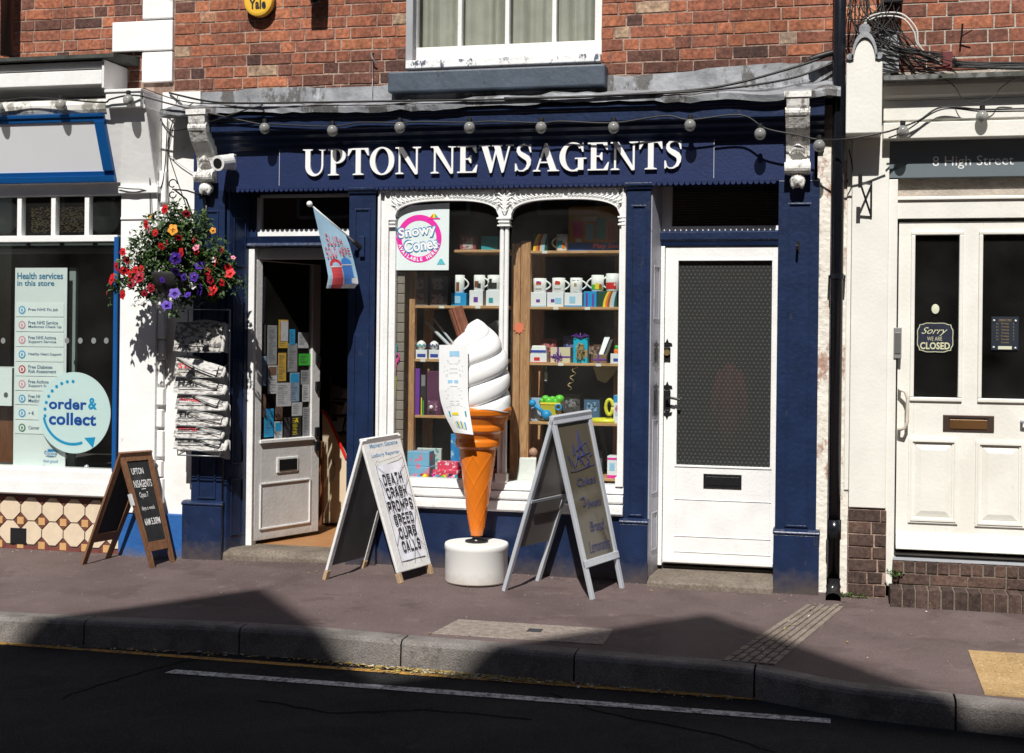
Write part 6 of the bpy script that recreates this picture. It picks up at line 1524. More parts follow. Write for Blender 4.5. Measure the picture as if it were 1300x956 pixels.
# the tangle at the top right corner: many wires one cannot count
rnd = random.Random(15); mb = MB(); mbw = MB()
for k in range(34):
    u0 = rnd.uniform(1086, 1132); u2 = rnd.uniform(1095, 1150); u3 = rnd.uniform(1150, 1215)
    y = rnd.uniform(-.1, .04)
    if k < 22: pts = [(u0, -60, .04), (u0+rnd.uniform(-14, 14), 0, y), (u0+rnd.uniform(-12, 16), rnd.uniform(18, 40), y-.03), (u2, rnd.uniform(45, 62), y-.04), (u3, rnd.uniform(66, 82), y), (1225, rnd.uniform(78, 86), .0), (1400, rnd.uniform(78, 92), .03)]
    elif k < 30: pts = [(rnd.uniform(1080, 1100), rnd.uniform(45, 62), -.02), (rnd.uniform(1090, 1112), rnd.uniform(18, 34), y), (rnd.uniform(1118, 1140), rnd.uniform(18, 34), y), (rnd.uniform(1140, 1175), rnd.uniform(55, 90), y), (rnd.uniform(1180, 1200), rnd.uniform(84, 94), 0)]
    else: pts = [(rnd.uniform(1090, 1130), rnd.uniform(-10, 20), y), (rnd.uniform(1085, 1140), rnd.uniform(10, 40), y-.05), (rnd.uniform(1090, 1150), rnd.uniform(25, 60), y), (rnd.uniform(1085, 1130), rnd.uniform(0, 60), y)]
    m_ = cable(pts, rnd.choice((.0025, .003, .0045)), None, '', n=5)
    mb.add(m_.v, m_.f)
o = mb.build('cable_tangle', blackcable, None, smooth=True); o['kind'] = 'stuff'; tag(o, 'tangle of black cables on the brick at the top right beside the downpipe', 'cables')
for k in range(2): cable([(1096+k*3, 45, -.08), (1100, 25+k*4, -.08), (1118, 17+k*4, -.09), (1145, 18+k*5, -.09), (1163-k*3, 36+k*4, -.08), (1166-k*2, 55, -.07), (1176, 68, -.05), (1196, 80+k*2, -.02)], .0055, 'cable', ('outer' if k == 0 else 'inner')+' of the two pale cables arching over the top right tangle', M('pale_cable', (.6, .58, .54), .5))
a = R(1197, 65, 1209, 88, -.06); tag(MB().box(a[0], a[1], -.06, -.045, a[2], a[3]).build('cable_plate', M('maroon_plate', (.12, .018, .018), .5), None, bevel=.002), 'small maroon plate fixed over the cables above the ivory cornice', 'plate')
a = R(1121, -20, 1147, 3, -.05); tag(MB().box(a[0], a[1], -.05, YB, a[2], a[3]).build('junction_box', black, None, bevel=.006), 'black junction box above the cable tangle cut by the top edge', 'junction box')
mb = MB(); c = P(1220, 47, YB-.02); mb.tube([(c.x, YB, c.z-.03), (c.x, YB-.06, c.z), (c.x+.004, YB-.07, c.z+.07)], .006, 6).tube([(c.x, YB-.03, c.z), (c.x+.06, YB-.07, c.z+.03)], .004, 6)
tag(mb.build('wall_hook', black, None), 'black iron hook spike in the brick above the ivory cornice', 'hook')
# iron bracket on the ivory pilaster
c = P(1106, 250, 0); zA, zB_ = P(1104, 230, 0).z, P(1104, 276, 0).z
mb = MB().box(c.x-.006, c.x+.006, -.012, 0, zB_, zA)
tp2 = P(1092, 232, -.16); mb.tube([(c.x, -.01, zA-.02), tuple(tp2)], .007, 6).tube([(c.x, -.01, zB_+.01), tuple(tp2)], .007, 6).box(tp2.x-.012, tp2.x+.012, tp2.y-.01, tp2.y+.01, tp2.z-.03, tp2.z+.05)
tag(mb.build('iron_bracket', black, None), 'empty triangular black iron bracket on the ivory pilaster', 'bracket')
c = P(1012, 316, -.03); mb = MB().box(c.x-.006, c.x+.014, -.004, 0, c.z-.02, c.z+.05).tube([(c.x, 0, c.z), (c.x, -.06, c.z-.004), (c.x, -.07, c.z+.02)], .008, 8)
tag(mb.build('pilaster_hook', black, None), 'small black hook on the navy pilaster right of the white flat door', 'hook')
c = P(1090, 300, 0)
# ================================================================ hanging basket
HBx = P(219, 244, -.36)
bk = P(262, 250, 0)
HB = thing('basket_bracket', (bk.x, 0, bk.z), 'black wrought iron bracket with curled tip holding the flower basket', 'bracket')
mb = MB().box(bk.x-.012, bk.x+.012, -.01, 0, bk.z-.28, bk.z+.03)
tipx, tipz = HBx.x, HBx.z+.02
mb.tube([(bk.x, -.005, bk.z), (tipx+(bk.x-tipx)*.5, -.22, bk.z+.02), (tipx, -.36, tipz)], .006, 6)
mb.tube([(bk.x, -.005, bk.z-.25), (bk.x-.02, -.12, bk.z-.2), (tipx+.06, -.28, tipz-.06), (tipx+.01, -.36, tipz)], .006, 6)
for sgn, r_ in ((1, .035), (-1, .028)):
    mb.tube([(tipx-.02*0+r_*math.cos(t)*(1-t/12)-.0, -.36, tipz+sgn*(.035)+r_*math.sin(t)*sgn*(1-t/12)) for t in [i*.45 for i in range(13)]], .0045, 6)
mb.build('scroll', black, HB, smooth=True)
bc = Vector((HBx.x+.03, -.34, P(222, 350, -.34).z))
BK = thing('hanging_basket', (bc.x, bc.y, bc.z-.12), 'hanging basket overflowing with red and purple petunias against the white wall', 'flower basket')
MB().lathe([(.05, -.13), (.11, -.11), (.155, -.06), (.17, .0), (.17, .02), (.15, .02), (.02, .0)], tuple(bc), 24).build('basket', M('black_basket', (.015, .015, .014), .8, .2, 20), BK, smooth=True)
mb = MB()
for k in range(3): a = 2*math.pi*k/3+.5; mb.tube([(bc.x+.165*math.cos(a), bc.y+.165*math.sin(a), bc.z+.01), (HBx.x, -.36, HBx.z-.03)], .002, 4)
mb.build('chain', black, BK)
rnd = random.Random(21); lv = MB(); st = MB()
def leafquad(p, L, w_, d, up):
    d = d.normalized(); s = d.cross(up).normalized(); nn = s.cross(d)
    a = p; b = p+d*L*.5+s*w_+nn*w_*.25; c_ = p+d*L-nn*L*.15; e = p+d*L*.5-s*w_+nn*w_*.25; m_ = p+d*L*.5
    lv.add([tuple(a), tuple(b), tuple(c_), tuple(e), tuple(m_)], [(0, 1, 4), (1, 2, 4), (2, 3, 4), (3, 0, 4)])
sil = [(222, 266, 12), (228, 282, 18), (225, 305, 30), (222, 332, 38), (205, 285, 22), (245, 285, 22), (190, 310, 26), (225, 310, 34), (262, 315, 26), (172, 335, 22), (205, 338, 32), (245, 338, 32), (280, 340, 20), (160, 352, 14), (185, 362, 18), (268, 360, 22), (238, 375, 13), (222, 392, 9), (292, 352, 11), (150, 362, 10), (250, 352, 26), (215, 350, 26), (275, 372, 12)]
flowers_at = []
for u, v, r_ in sil:
    for k in range(int(r_*r_*.42)+10):
        a = rnd.uniform(0, 6.283); q = r_*math.sqrt(rnd.random())
        du, dv = q*math.cos(a), q*math.sin(a)*.85
        y = -.34+.13*max(0, min(1, (u+du-225)/40))-.14*math.sqrt(max(0, 1-(q/r_)**2))*rnd.uniform(-.8, 1)*min(1, r_/26)
        p = P(u+du, v+dv, y); d = Vector((rnd.uniform(-1, 1), rnd.uniform(-1, .4), rnd.uniform(-.9, .7)))
        leafquad(p, rnd.uniform(.025, .055), rnd.uniform(.008, .016), d, Vector((rnd.uniform(-.4, .4), -.5, 1)))
for k in range(46):   # trailing stems
    u, v, r_ = rnd.choice(sil); a = P(222+(u-222)*.4, 340, -.34); b = P(u+rnd.uniform(-r_, r_), v+rnd.uniform(-r_*.6, r_), -.36+rnd.uniform(-.15, .1)); mid = a.lerp(b, .5)+Vector((0, -.05, .05))
    st.tube([tuple(a), tuple(mid), tuple(b)], .002, 4)
    for q in range(6):
        p = mid.lerp(b, q/6); leafquad(p, rnd.uniform(.02, .04), .009, Vector((rnd.uniform(-1, 1), rnd.uniform(-1, .2), rnd.uniform(-.6, .8))), Vector((0, -.3, 1)))
for k in range(26):   # hanging tendrils of uneven length
    u = rnd.gauss(225, 42); v0_ = rnd.uniform(345, 372); Ln = rnd.uniform(8, 34); y = -.33+.13*max(0, min(1, (u-225)/40))+rnd.uniform(-.1, .05)
    pp0 = [P(u+rnd.uniform(-2, 2)*q+3*math.sin(q), v0_+Ln*q/4, y) for q in range(5)]; st.tube([tuple(p) for p in pp0], .0016, 4)
    for p in pp0[1:]:
        for q in range(3): leafquad(p, rnd.uniform(.015, .032), .008, Vector((rnd.uniform(-1, 1), rnd.uniform(-1, .3), rnd.uniform(-1, .3))), Vector((0, -.3, 1)))
lv.build('foliage', island_mat('petunia_leaf', [(0, (.012, .03, .006)), (.45, (.028, .065, .012)), (.85, (.06, .12, .025)), (1, (.12, .19, .05))], .5, .25), BK, recalc=False)
st.build('stems', M('stem', (.06, .12, .02), .6), BK)
def petunia(mat_, nm):
    vs_ = [(0, 0, 0)]; N_ = 30
    for ri, (rr, h) in enumerate(((.3, .55), (.75, .9), (1, .8))):
        for j in range(N_):
            t = 2*math.pi*j/N_; lob = 1+.13*math.cos(5*t)*(rr > .5)
            vs_.append((.034*rr*lob*math.cos(t), -.03*h, .034*rr*lob*math.sin(t)+0))
    fs_ = [(0, 1+j, 1+(j+1) % N_) for j in range(N_)]
    for ri in range(2): fs_ += [(1+ri*N_+j, 1+ri*N_+(j+1) % N_, 1+(ri+1)*N_+(j+1) % N_, 1+(ri+1)*N_+j) for j in range(N_)]
    me = bpy.data.meshes.new(nm); me.from_pydata(vs_, [], fs_); me.materials.append(mat_); me.polygons.foreach_set('use_smooth', [True]*len(fs_)); return me
fm = {'r': petunia(M('petunia_red', (.5, .006, .012), .6, .15, 60), 'red'), 'd': petunia(M('petunia_crimson', (.3, .003, .02), .6, .15, 60), 'crimson'), 'p': petunia(M('petunia_purple', (.06, .015, .28), .6, .2, 60), 'purple'),
      'k': petunia(M('petunia_pink', (.65, .2, .3), .6, .1, 60), 'pink'), 'o': petunia(M('marigold', (.75, .32, .03), .6, .1, 60), 'orange'), 'w': petunia(M('petunia_white', (.75, .72, .75), .6, .1, 60), 'white')}
FLW = [('r',212,266,1), ('d',238,270,.9), ('r',189,285,1.1), ('k',193,291,1), ('r',200,296,.8), ('o',221,292,1.15), ('o',193,277,.6), ('o',271,293,.7), ('p',246,352,1.0), ('p',232,352,.9), ('r',262,345,.9), ('r',168,348,1.0), ('d',163,330,.9), ('r',284,358,.9), ('r',250,305,.9), ('r',206,312,.9), ('d',213,308,.7), ('r',233,321,1.2), ('k',250,315,.8), ('r',252,320,.8), ('p',221,328,1.2), ('p',226,343,1.15), ('p',254,337,1.2), ('r',158,320,1.0), ('r',150,338,1.0), ('r',157,343,1.1), ('r',175,343,1.05), ('r',181,341,.8), ('r',148,356,1.25), ('d',177,353,1.2), ('d',168,360,1), ('d',190,366,1), ('r',158,374,1), ('r',285,317,.8), ('r',278,333,1.1), ('r',290,338,1.0), ('k',296,328,.6), ('r',294,349,1.2), ('r',274,370,1.35), ('d',270,355,1), ('p',258,368,1.25), ('p',222,374,1.2), ('p',240,376,.9), ('p',212,390,1.2), ('w',272,330,.7), ('w',172,330,.8), ('w',245,363,.8), ('w',165,336,.8), ('w',176,322,.7), ('r',137,372,.5), ('d',184,372,.8), ('w',180,305,.8), ('k',167,295,.7), ('r',228,300,.8), ('p',207,355,.7)]
for c_, u, v, k in FLW:
    y = -.52+.12*(abs(u-222)/80)+.12*max(0, min(1, (u-225)/40))+rnd.uniform(-.02, .02)
    o = bpy.data.objects.new('flower', fm[c_]); C.objects.link(o); o.parent = BK; o.location = P(u, v, y)-BK.location
    o.rotation_euler = (rnd.uniform(-.8, .6), rnd.uniform(0, 6), rnd.uniform(-.9, .9)); k *= rnd.uniform(.78, 1.0); o.scale = (k, k*rnd.uniform(.6, 1.3), k*rnd.uniform(.8, 1))
# ================================================================ newspaper rack
RK = thing('newspaper_rack', P(255, 572, -.05), 'wire newspaper rack fixed between the white wall and the navy pilaster', 'rack')
mb = MB(); xa, xb = P(236, 500, -.05).x, P(289, 500, -.05).x
ztp, zbt = P(262, 393, -.05).z, P(262, 577, -.05).z
for x in (xa, xb): mb.tube([(x, -.03, ztp), (x, -.03, zbt)], .005, 6)
for x in (xa, xb): mb.tube([(x, -.03, zbt+.02), (x, -.16, zbt), (x, -.16, zbt+.06)], .004, 6)
mb.tube([(xa, -.03, ztp), (xb, -.03, ztp)], .004, 6).tube([(xa, -.16, zbt), (xb, -.16, zbt)], .005, 6)
npz = [P(258, v, -.14).z for v in (447, 479, 501, 521, 541, 557, 572)]
for z in npz:
    mb.tube([(xa, -.03, z+.03), (xa, -.17, z), (xb, -.17, z), (xb, -.03, z+.03)], .0035, 6); mb.tube([(xa, -.03, z+.1), (xa, -.17, z+.05), (xb, -.17, z+.05), (xb, -.03, z+.1)], .003, 6)
mb.build('wire_frame', M('rack_wire', (.3, .31, .33), .4, metal=.6), RK, smooth=True)
np1 = print_mat('newsprint', (.5, .49, .47), (.2, .19, .18), 75, .35, .54); np2 = print_mat('newsprint_photo', (.45, .43, .4), (.13, .12, .11), 45, .7, .5); npw = M('newsprint_plain', (.5, .49, .47), .8, .1, 20)
np3 = print_mat('newsprint_light', (.5, .49, .475), (.3, .29, .28), 60, .3, .58)
heads = [('', ''), ('STAR', 'r'), ('MAIL', 'k'), ('Sunday', 'r'), ('LION', 'k'), ('Mirror', 'r'), ('Telegraph', 'k')]
desc = ['with a big grey photo, topmost in the wire rack', 'with dark photo strip, second from the top of the rack', 'with an open white fold, third from the top of the rack', 'with a maroon title, fourth from the top of the rack', 'with bold black headline, fifth from the top of the rack', 'with small red title, sixth from the top of the rack', 'with blue figure in the title, lowest in the rack']
rnd = random.Random(4)
hts = [.20, .13, .125, .125, .125, .12, .13]
for i, z in enumerate(npz):
    R_ = thing('newspaper', ((xa+xb)/2, -.1, z), 'folded newspaper '+desc[i], 'newspaper', 'newspapers in the wire rack')
    h = hts[i]; W0, W1 = xa-.03+rnd.uniform(-.02, .01), xb+rnd.uniform(.0, .03)
    def sh(a, b, off=0, lean_=1): # a across, b up
        x = W0+(W1-W0)*a; sag = .04*(a**2)*b*(1 if i else 0)
        return (x, -.165+.05*b-off-.015*math.sin(math.pi*a)*b, z+.005+h*b-sag*1.6)
    n = 10; mb = MB()
    for a in range(n):
        for b in range(4): mb.face([sh(a/n, b/4), sh((a+1)/n, b/4), sh((a+1)/n, (b+1)/4), sh(a/n, (b+1)/4)])
    mb.build('front_page', np2 if i in (0, 1) else np1, R_, recalc=False)
    mb = MB()
    for lay in range(4):
        for a in range(n):
            q = .010+.008*lay; f0, f1 = a/n, (a+1)/n
            def top(f): p = sh(f, 1, -q); return (p[0]+.004*lay, p[1], p[2]+.012*lay*math.sin(f*3+i)-.006*lay)
            p0_, p1__ = top(f0), top(f1); mb.face([(p0_[0], p0_[1], p0_[2]-h), (p1__[0], p1__[1], p1__[2]-h), p1__, p0_])
    # curled front flap falling forwards to the right, different on every paper
    if i > 0:
        fl_ = MB(); k = 9; w0, w1 = rnd.uniform(.0, .25), rnd.uniform(.85, 1.0); dp = rnd.uniform(.35, .7); cv = rnd.uniform(.02, .05); sl = rnd.uniform(.3, .75)
        for la in range(2):
            row0, row1 = [], []
            for q in range(k+1):
                f = q/k; aa = w0+(w1-w0)*f
                t_ = sh(aa, 1.0, .003+.003*la); row0.append(t_)
                drop = h*dp*(sl*f+(1-sl)*math.sin(f*2.6))*(1-.18*la)
                row1.append((t_[0]+.012*la-.01*f, t_[1]-cv*(.4+.8*f)-.004*la, t_[2]-drop-.006))
            for q in range(k):
                m0 = tuple((row0[q][c_]+row1[q][c_])/2-(.012 if c_ == 1 else 0) for c_ in range(3)); m1__ = tuple((row0[q+1][c_]+row1[q+1][c_])/2-(.012 if c_ == 1 else 0) for c_ in range(3))
                fl_.face([row0[q], row0[q+1], m1__, m0]); fl_.face([m0, m1__, row1[q+1], row1[q]])
        fl_.build('folded_flap', np3 if i % 2 else np1, R_, recalc=False)
    mb.tube([sh(1.0, .0, -.01), sh(1.02, .5, -.005), sh(1.0, .9, -.01)], [.013, .012, .008], 8)
    mb.build('inner_pages', npw, R_, recalc=False)
    if heads[i][0]:
        mb = MB(); text(mb, heads[i][0], 0, 1, 0, 1, 0, .03, 0, lambda x, y, zz: sh(.08+.45*x, .42+.28*zz, .0035)); mb.build('title', redc if heads[i][1] == 'r' else ink, R_, recalc=False)
# weeds near the downpipe and the ivory door post
def weed(u, v, y, s, label, seed):
    r = random.Random(seed); c = P(u, v, y); zg = c.z if v < 750 else gz(c.x, y)
    root = thing('weed', (c.x, y, zg), label, 'weed'); m_ = MB(); m3 = MB()
    for k in range(16):
        a = r.uniform(0, 6.28); L = s*r.uniform(.4, 1); e = Vector((c.x+L*math.cos(a), y-abs(L*math.sin(a))*.7, zg+s*r.uniform(.3, .9)))
        m3.tube([(c.x, y, zg), tuple(e)], .0012, 4)
        for q in range(3):
            b = e+Vector((r.uniform(-.01, .01), r.uniform(-.01, .01), r.uniform(-.01, .01))); d = Vector((r.uniform(-1, 1), r.uniform(-1, 0), r.uniform(-.3, .8))).normalized()*s*.4; w_ = d.cross(Vector((0, 0, 1)))*.4
            m_.face([tuple(b), tuple(b+d*.5+w_), tuple(b+d), tuple(b+d*.5-w_)])
    m_.build('leaves', M('weed_green', (.06, .16, .02), .6, .3, 40), root, recalc=False); m3.build('stalk', M('weed_green', (.06, .16, .02)), root)
weed(1073, 755, -.02, .04, 'small green weed at the foot of the downpipe', 1); weed(1093, 764, -.03, .035, 'low green weed against the brown brick plinth', 2); weed(1134, 733, -.05, .05, 'green weed growing beside the ivory door post on the step', 3)
c = G(698, 752) 
# ================================================================ display behind the newsagent's glass
YS = .22
def zs_(u, v, Y=YS): return P(u, v, Y).z
SHU = thing('display_shelving', P(650, 612, YS+.1), 'open pine shelving unit with thick posts standing behind the shop window', 'shelving')
ztopS = zs_(660, 306)
zfl = zs_(650, 617)
for u0, u1, v1, y0, y1 in ((512.5, 526, 340, YS, YS+.05), (648.5, 659.5, 309, YS+.004, YS+.06), (660, 672, 306, YS, YS+.06)):
    x0, x1 = P(u0, 450, y0).x, P(u1, 450, y0).x
    MB().box(x0, x1, y0, y1, zfl-.1, zs_(650, v1)).build('post', pine, SHU, bevel=.003)
for u0, u1 in ((537, 548), (672, 690), (779, 790)):
    x0, x1 = P(u0, 450, YS+.36).x, P(u1, 450, YS+.36).x
    MB().box(x0, x1, YS+.36, YS+.41, zfl-.1, zs_(650, 318, YS+.36)).build('back_post', pine, SHU, bevel=.003)
SHL = {}
for k, (vl, vr) in enumerate(((317, 318), (388, 389.5), (456.5, 461), (528.5, 536.5))):
    for side, u0, u1, v in (('L', 526, 648, vl), ('R', 672, 800, vr)):
        x0, x1 = P(u0, v, YS).x, P(u1, v, YS).x; z = P((u0+min(u1, 790))/2, v, YS).z
        if side == 'L' and k == 0: x0 = P(575, v, YS).x
        MB().box(x0, x1, YS+.005, YS+.35, z-.018, z).build('shelf', pinex, SHU, bevel=.002); SHL[(side, k)] = z
z = P(730, 606, YS).z; MB().box(P(672, 606, YS).x, P(800, 606, YS).x, YS+.005, YS+.35, z-.018, z).build('shelf', pinex, SHU, bevel=.002); SHL[('R', 4)] = z
MB().box(x0_w := P(470, 600, .1).x, P(800, 600, .1).x, .121, 1.0, zq[0]-.04, zq[0]-.012).build('window_bed', white, NB)
zbed = zq[0]-.012
# slatted wall at the left of the display
mb = MB(); sx0, sx1 = P(495, 450, .1).x, P(513, 450, .1).x
for k in range(40):
    z = zbed+.066*k
    if z > zf0-.35: break
    mb.box(sx0, sx1, .095, .11, z, z+.062)
mb.build('slatwall', M('slatwall_taupe', (.24, .2, .17), .6, .08, 6), NB, bevel=.004)
for k, (sd, i_, u, txt) in enumerate((('R', 1, 705, '4.99'), ('R', 1, 745, '3.50'), ('R', 2, 712, '2.99'), ('R', 2, 760, '1.99'), ('R', 3, 700, '99p'), ('L', 1, 560, '4.99'), ('L', 1, 606, '5.99'), ('L', 2, 537, '2.50'), ('R', 0, 690, '3.99'))):
    z = SHL[(sd, i_)]; x = P(u, 450, YS).x; MB().box(x-.018, x+.018, YS-.0005, YS+.004, z-.019, z-.001).build('price_ticket', M('ticket_white', (.7, .7, .66), .6), SHU)
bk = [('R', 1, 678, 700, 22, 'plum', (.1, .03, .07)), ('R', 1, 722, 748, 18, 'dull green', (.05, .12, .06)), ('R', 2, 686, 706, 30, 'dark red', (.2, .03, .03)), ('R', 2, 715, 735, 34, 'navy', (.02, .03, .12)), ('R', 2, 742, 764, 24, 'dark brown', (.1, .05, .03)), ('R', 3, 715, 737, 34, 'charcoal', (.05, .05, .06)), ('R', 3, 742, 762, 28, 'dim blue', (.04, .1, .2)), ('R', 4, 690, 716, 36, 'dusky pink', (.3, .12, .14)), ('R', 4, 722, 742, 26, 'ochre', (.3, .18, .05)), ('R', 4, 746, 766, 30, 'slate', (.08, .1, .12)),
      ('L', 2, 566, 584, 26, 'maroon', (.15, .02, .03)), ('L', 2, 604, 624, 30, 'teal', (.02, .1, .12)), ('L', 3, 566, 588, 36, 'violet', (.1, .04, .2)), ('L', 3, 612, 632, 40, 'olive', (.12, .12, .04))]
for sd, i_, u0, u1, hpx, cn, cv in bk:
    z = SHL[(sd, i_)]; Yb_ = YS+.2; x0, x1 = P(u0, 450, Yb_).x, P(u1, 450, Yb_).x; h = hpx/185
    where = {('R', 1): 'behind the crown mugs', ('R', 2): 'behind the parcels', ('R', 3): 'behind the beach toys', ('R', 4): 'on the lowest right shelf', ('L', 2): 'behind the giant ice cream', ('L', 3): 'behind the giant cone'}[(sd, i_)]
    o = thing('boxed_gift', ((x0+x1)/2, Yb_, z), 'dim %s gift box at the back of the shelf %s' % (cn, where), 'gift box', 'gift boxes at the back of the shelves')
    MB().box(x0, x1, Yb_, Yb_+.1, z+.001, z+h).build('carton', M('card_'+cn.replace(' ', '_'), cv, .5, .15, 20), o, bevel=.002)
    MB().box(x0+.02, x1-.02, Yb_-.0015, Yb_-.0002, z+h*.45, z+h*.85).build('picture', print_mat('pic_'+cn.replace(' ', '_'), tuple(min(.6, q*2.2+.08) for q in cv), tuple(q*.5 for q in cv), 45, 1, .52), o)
# ceiling downlight
c = P(700, 251, .35); dl = thing('downlight', (c.x, .35, c.z), 'tiny warm ceiling downlight seen under the crown of the right window arch', 'lamp')
em = bpy.data.materials.new('warm_lamp'); em.use_nodes = True; em.node_tree.nodes['Principled BSDF'].inputs['Emission Color'].default_value = (1, .6, .3, 1); em.node_tree.nodes['Principled BSDF'].inputs['Emission Strength'].default_value = 1.2
MB().lathe([(.03, .012), (.034, 0), (.02, -.002)], (c.x, .35, c.z), 16).build('rim', brown, dl); MB().lathe([(.019, -.003), (.01, -.006)], (c.x, .35, c.z), 12).build('bulb', em, dl)
GRP = 'goods on the window shelves'
def zbox(u0, u1, z0, v1, Y, D, name, label, cat, col, parent=None, bev=.002):
    x0, x1 = P(u0, v1, Y).x, P(u1, v1, Y).x; z1 = P((u0+u1)/2, v1, Y).z
    r_ = thing(name, ((x0+x1)/2, Y, z0), label, cat)
    MB().box(x0, x1, Y, Y+D, z0, z1).build('carton', col, r_, bevel=bev); return r_, x0, x1, z0, z1
def decal(root, x0, x1, z0, z1, Y, col, nm='print', h=.0015):
    return MB().box(x0, x1, Y-h, Y-.0002, z0, z1).build(nm, col, root)
wcard = M('white_card', (.74, .76, .8), .45, .03)
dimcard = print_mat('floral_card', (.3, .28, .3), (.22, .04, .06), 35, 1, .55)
# mugs
def mug(u0, u1, zb, v1, Y, label, side=1, deco=None, col=None):
    x0, x1 = P(u0, v1, Y).x, P(u1, v1, Y).x; zt_ = P((u0+u1)/2, v1, Y).z; r = (x1-x0)/2; c = ((x0+x1)/2, Y+r)
    root = thing('mug', (c[0], c[1], zb), label, 'mug', 'mugs on the display shelves'); h = zt_-zb
    MB().lathe([(r*.9, 0), (r*.97, .006), (r, h*.5), (r*1.0, h), (r*.93, h), (r*.9, h*.3), (.003, .01)], (c[0], c[1], zb), 28).build('body', china, root, smooth=True)
    n = 10; MB().tube([(c[0]+side*(r*.93+.032*math.sin(math.pi*k/n)), c[1]-.004, zb+h*.2+h*.62*k/n) for k in range(n+1)], .0055, 8).build('handle', china, root, smooth=True)
    if deco:
        for nm, mt, a0, a1, b0, b1 in deco:
            vs_ = []; k = 8; fs_ = []
            for i in range(k+1):
                t = -math.pi/2+(a0+(a1-a0)*i/k)*1.2
                for b in (b0, b1): vs_.append((c[0]+(r+.0012)*math.cos(t), c[1]+(r+.0012)*math.sin(t), zb+h*b))
            fs_ = [(2*i, 2*i+2, 2*i+3, 2*i+1) for i in range(k)]
            MB().add(vs_, fs_).build(nm, mt, root, recalc=False)
    return root
def crown(c1, c2): return [('crown_print', c1, -.35, .35, .55, .68), ('crown_print', c2, -.28, .28, .68, .78), ('gold_print', gold, -.3, .3, .5, .56), ('caption', grey, -.4, .4, .22, .26)]
zR1 = SHL[('R', 1)]; zL1 = SHL[('L', 1)]; zR0 = SHL[('R', 0)]; zL0 = SHL[('L', 0)]
ym = YS+.03
# right bay second shelf: boxes then mugs on top
b_, x0, x1, z0, z1 = zbox(672.5, 693.5, zR1, 371, ym, .09, 'mug_box', 'white mug box with tiny purple crown, at the left end under the crown mugs', 'box', wcard); decal(b_, (x0+x1)/2-.012, (x0+x1)/2+.014, z0+.03, z0+.05, ym, purple); decal(b_, x0, x1, z0, z0+.008, ym, ltblue, 'stripe')
ztm = z1
b_, x0, x1, z0, z1 = zbox(694.5, 715.5, zR1, 371.3, ym, .09, 'mug_box', 'white mug box showing a pale mug outline, second from the pine post', 'box', wcard); decal(b_, (x0+x1)/2-.03, (x0+x1)/2-.005, z0+.03, z0+.052, ym, purple); decal(b_, x0+.055, x1-.015, z0+.02, z0+.06, ym, ltblue, 'mug_picture')
b_, x0, x1, z0, z1 = zbox(716.5, 739, zR1, 371.6, ym, .09, 'mug_box', 'white mug box with blue bottom stripe beside the blue bridge box', 'box', wcard); decal(b_, x0, x1, z0, z0+.01, ym, cyan, 'stripe'); decal(b_, x0+.035, x0+.075, z0+.025, z0+.07, ym, ltblue, 'mug_picture')
b_, x0, x1, z0, z1 = zbox(741, 757.5, zR1, 370, ym, .09, 'mug_box', 'blue mug box printed with dark bridge towers', 'box', cyan); decal(b_, x0+.015, x0+.028, z0, z1-.01, ym, purple, 'tower_print'); decal(b_, x1-.03, x1-.018, z0, z1-.015, ym, purple, 'tower_print'); ztm2 = z1
def rainbow(root, x0, x1, z0, z1, Y):
    cols = [('yellow_arc', yellow), ('orange_arc', orange), ('brown_arc', brown), ('cream_arc', cream2), ('blue_arc', ltblue)]
    w_ = (x1-x0)
    for k, (nm, mt) in enumerate(cols):
        o0, o1 = k/len(cols), (k+1)/len(cols); mb = MB(); n = 6
        for i in range(n):
            def e(o, t): return x0+w_*(o*.8+.35*t**2*(1-o*.4)), z0+(z1-z0)*t
            (a, za), (b, _), (c_, _), (d, zb__) = e(o0, i/n), e(o1, i/n), e(o1, (i+1)/n), e(o0, (i+1)/n)
            zt__ = z0+(z1-z0)*(i+1)/n
            mb.face([(min(a, x1), Y-.0015, za), (min(b, x1), Y-.0015, za), (min(c_, x1), Y-.0015, zt__), (min(d, x1), Y-.0015, zt__)])
        mb.build(nm, mt, root, recalc=False)
b_, x0, x1, z0, z1 = zbox(758, 783, zR1, 370, ym, .09, 'mug_box', 'dark green box with rainbow stripes at the right end of the mug shelf', 'box', solid('bottle_green', (.01, .06, .03))); rainbow(b_, x0+.04, x1, z0, z1, ym)
mug(675.5, 692, ztm, 353, ym+.005, 'white mug with red and gold crown, nearest the thick pine post', 1, crown(red, purple))
mug(699.5, 716, ztm, 352.5, ym+.005, 'white mug with small red crown, second from the thick pine post', 1, crown(red, red))
mug(722.5, 738, ztm, 352.5, ym+.005, 'white mug with tiny gold ship, third from the thick pine post', 1, [('ship_print', gold, -.15, .2, .4, .62), ('caption', grey, -.5, .5, .8, .83)])
mug(749.5, 765.5, ztm2, 349, ym+.005, 'white mug with green and yellow scene between the ship mug and the bus mug', -1, [('scene_print', green, -.8, .8, .12, .42), ('scene_print', yellow, -.2, .3, .15, .5), ('scene_print', red, .35, .6, .15, .45)])
mug(768, 785, ztm2, 347, ym+.005, 'white mug with red bus, rightmost on the mug shelf', -1, [('bus_print', red, -.9, .6, .15, .5), ('window_print', wcard, .3, .5, .33, .45)])
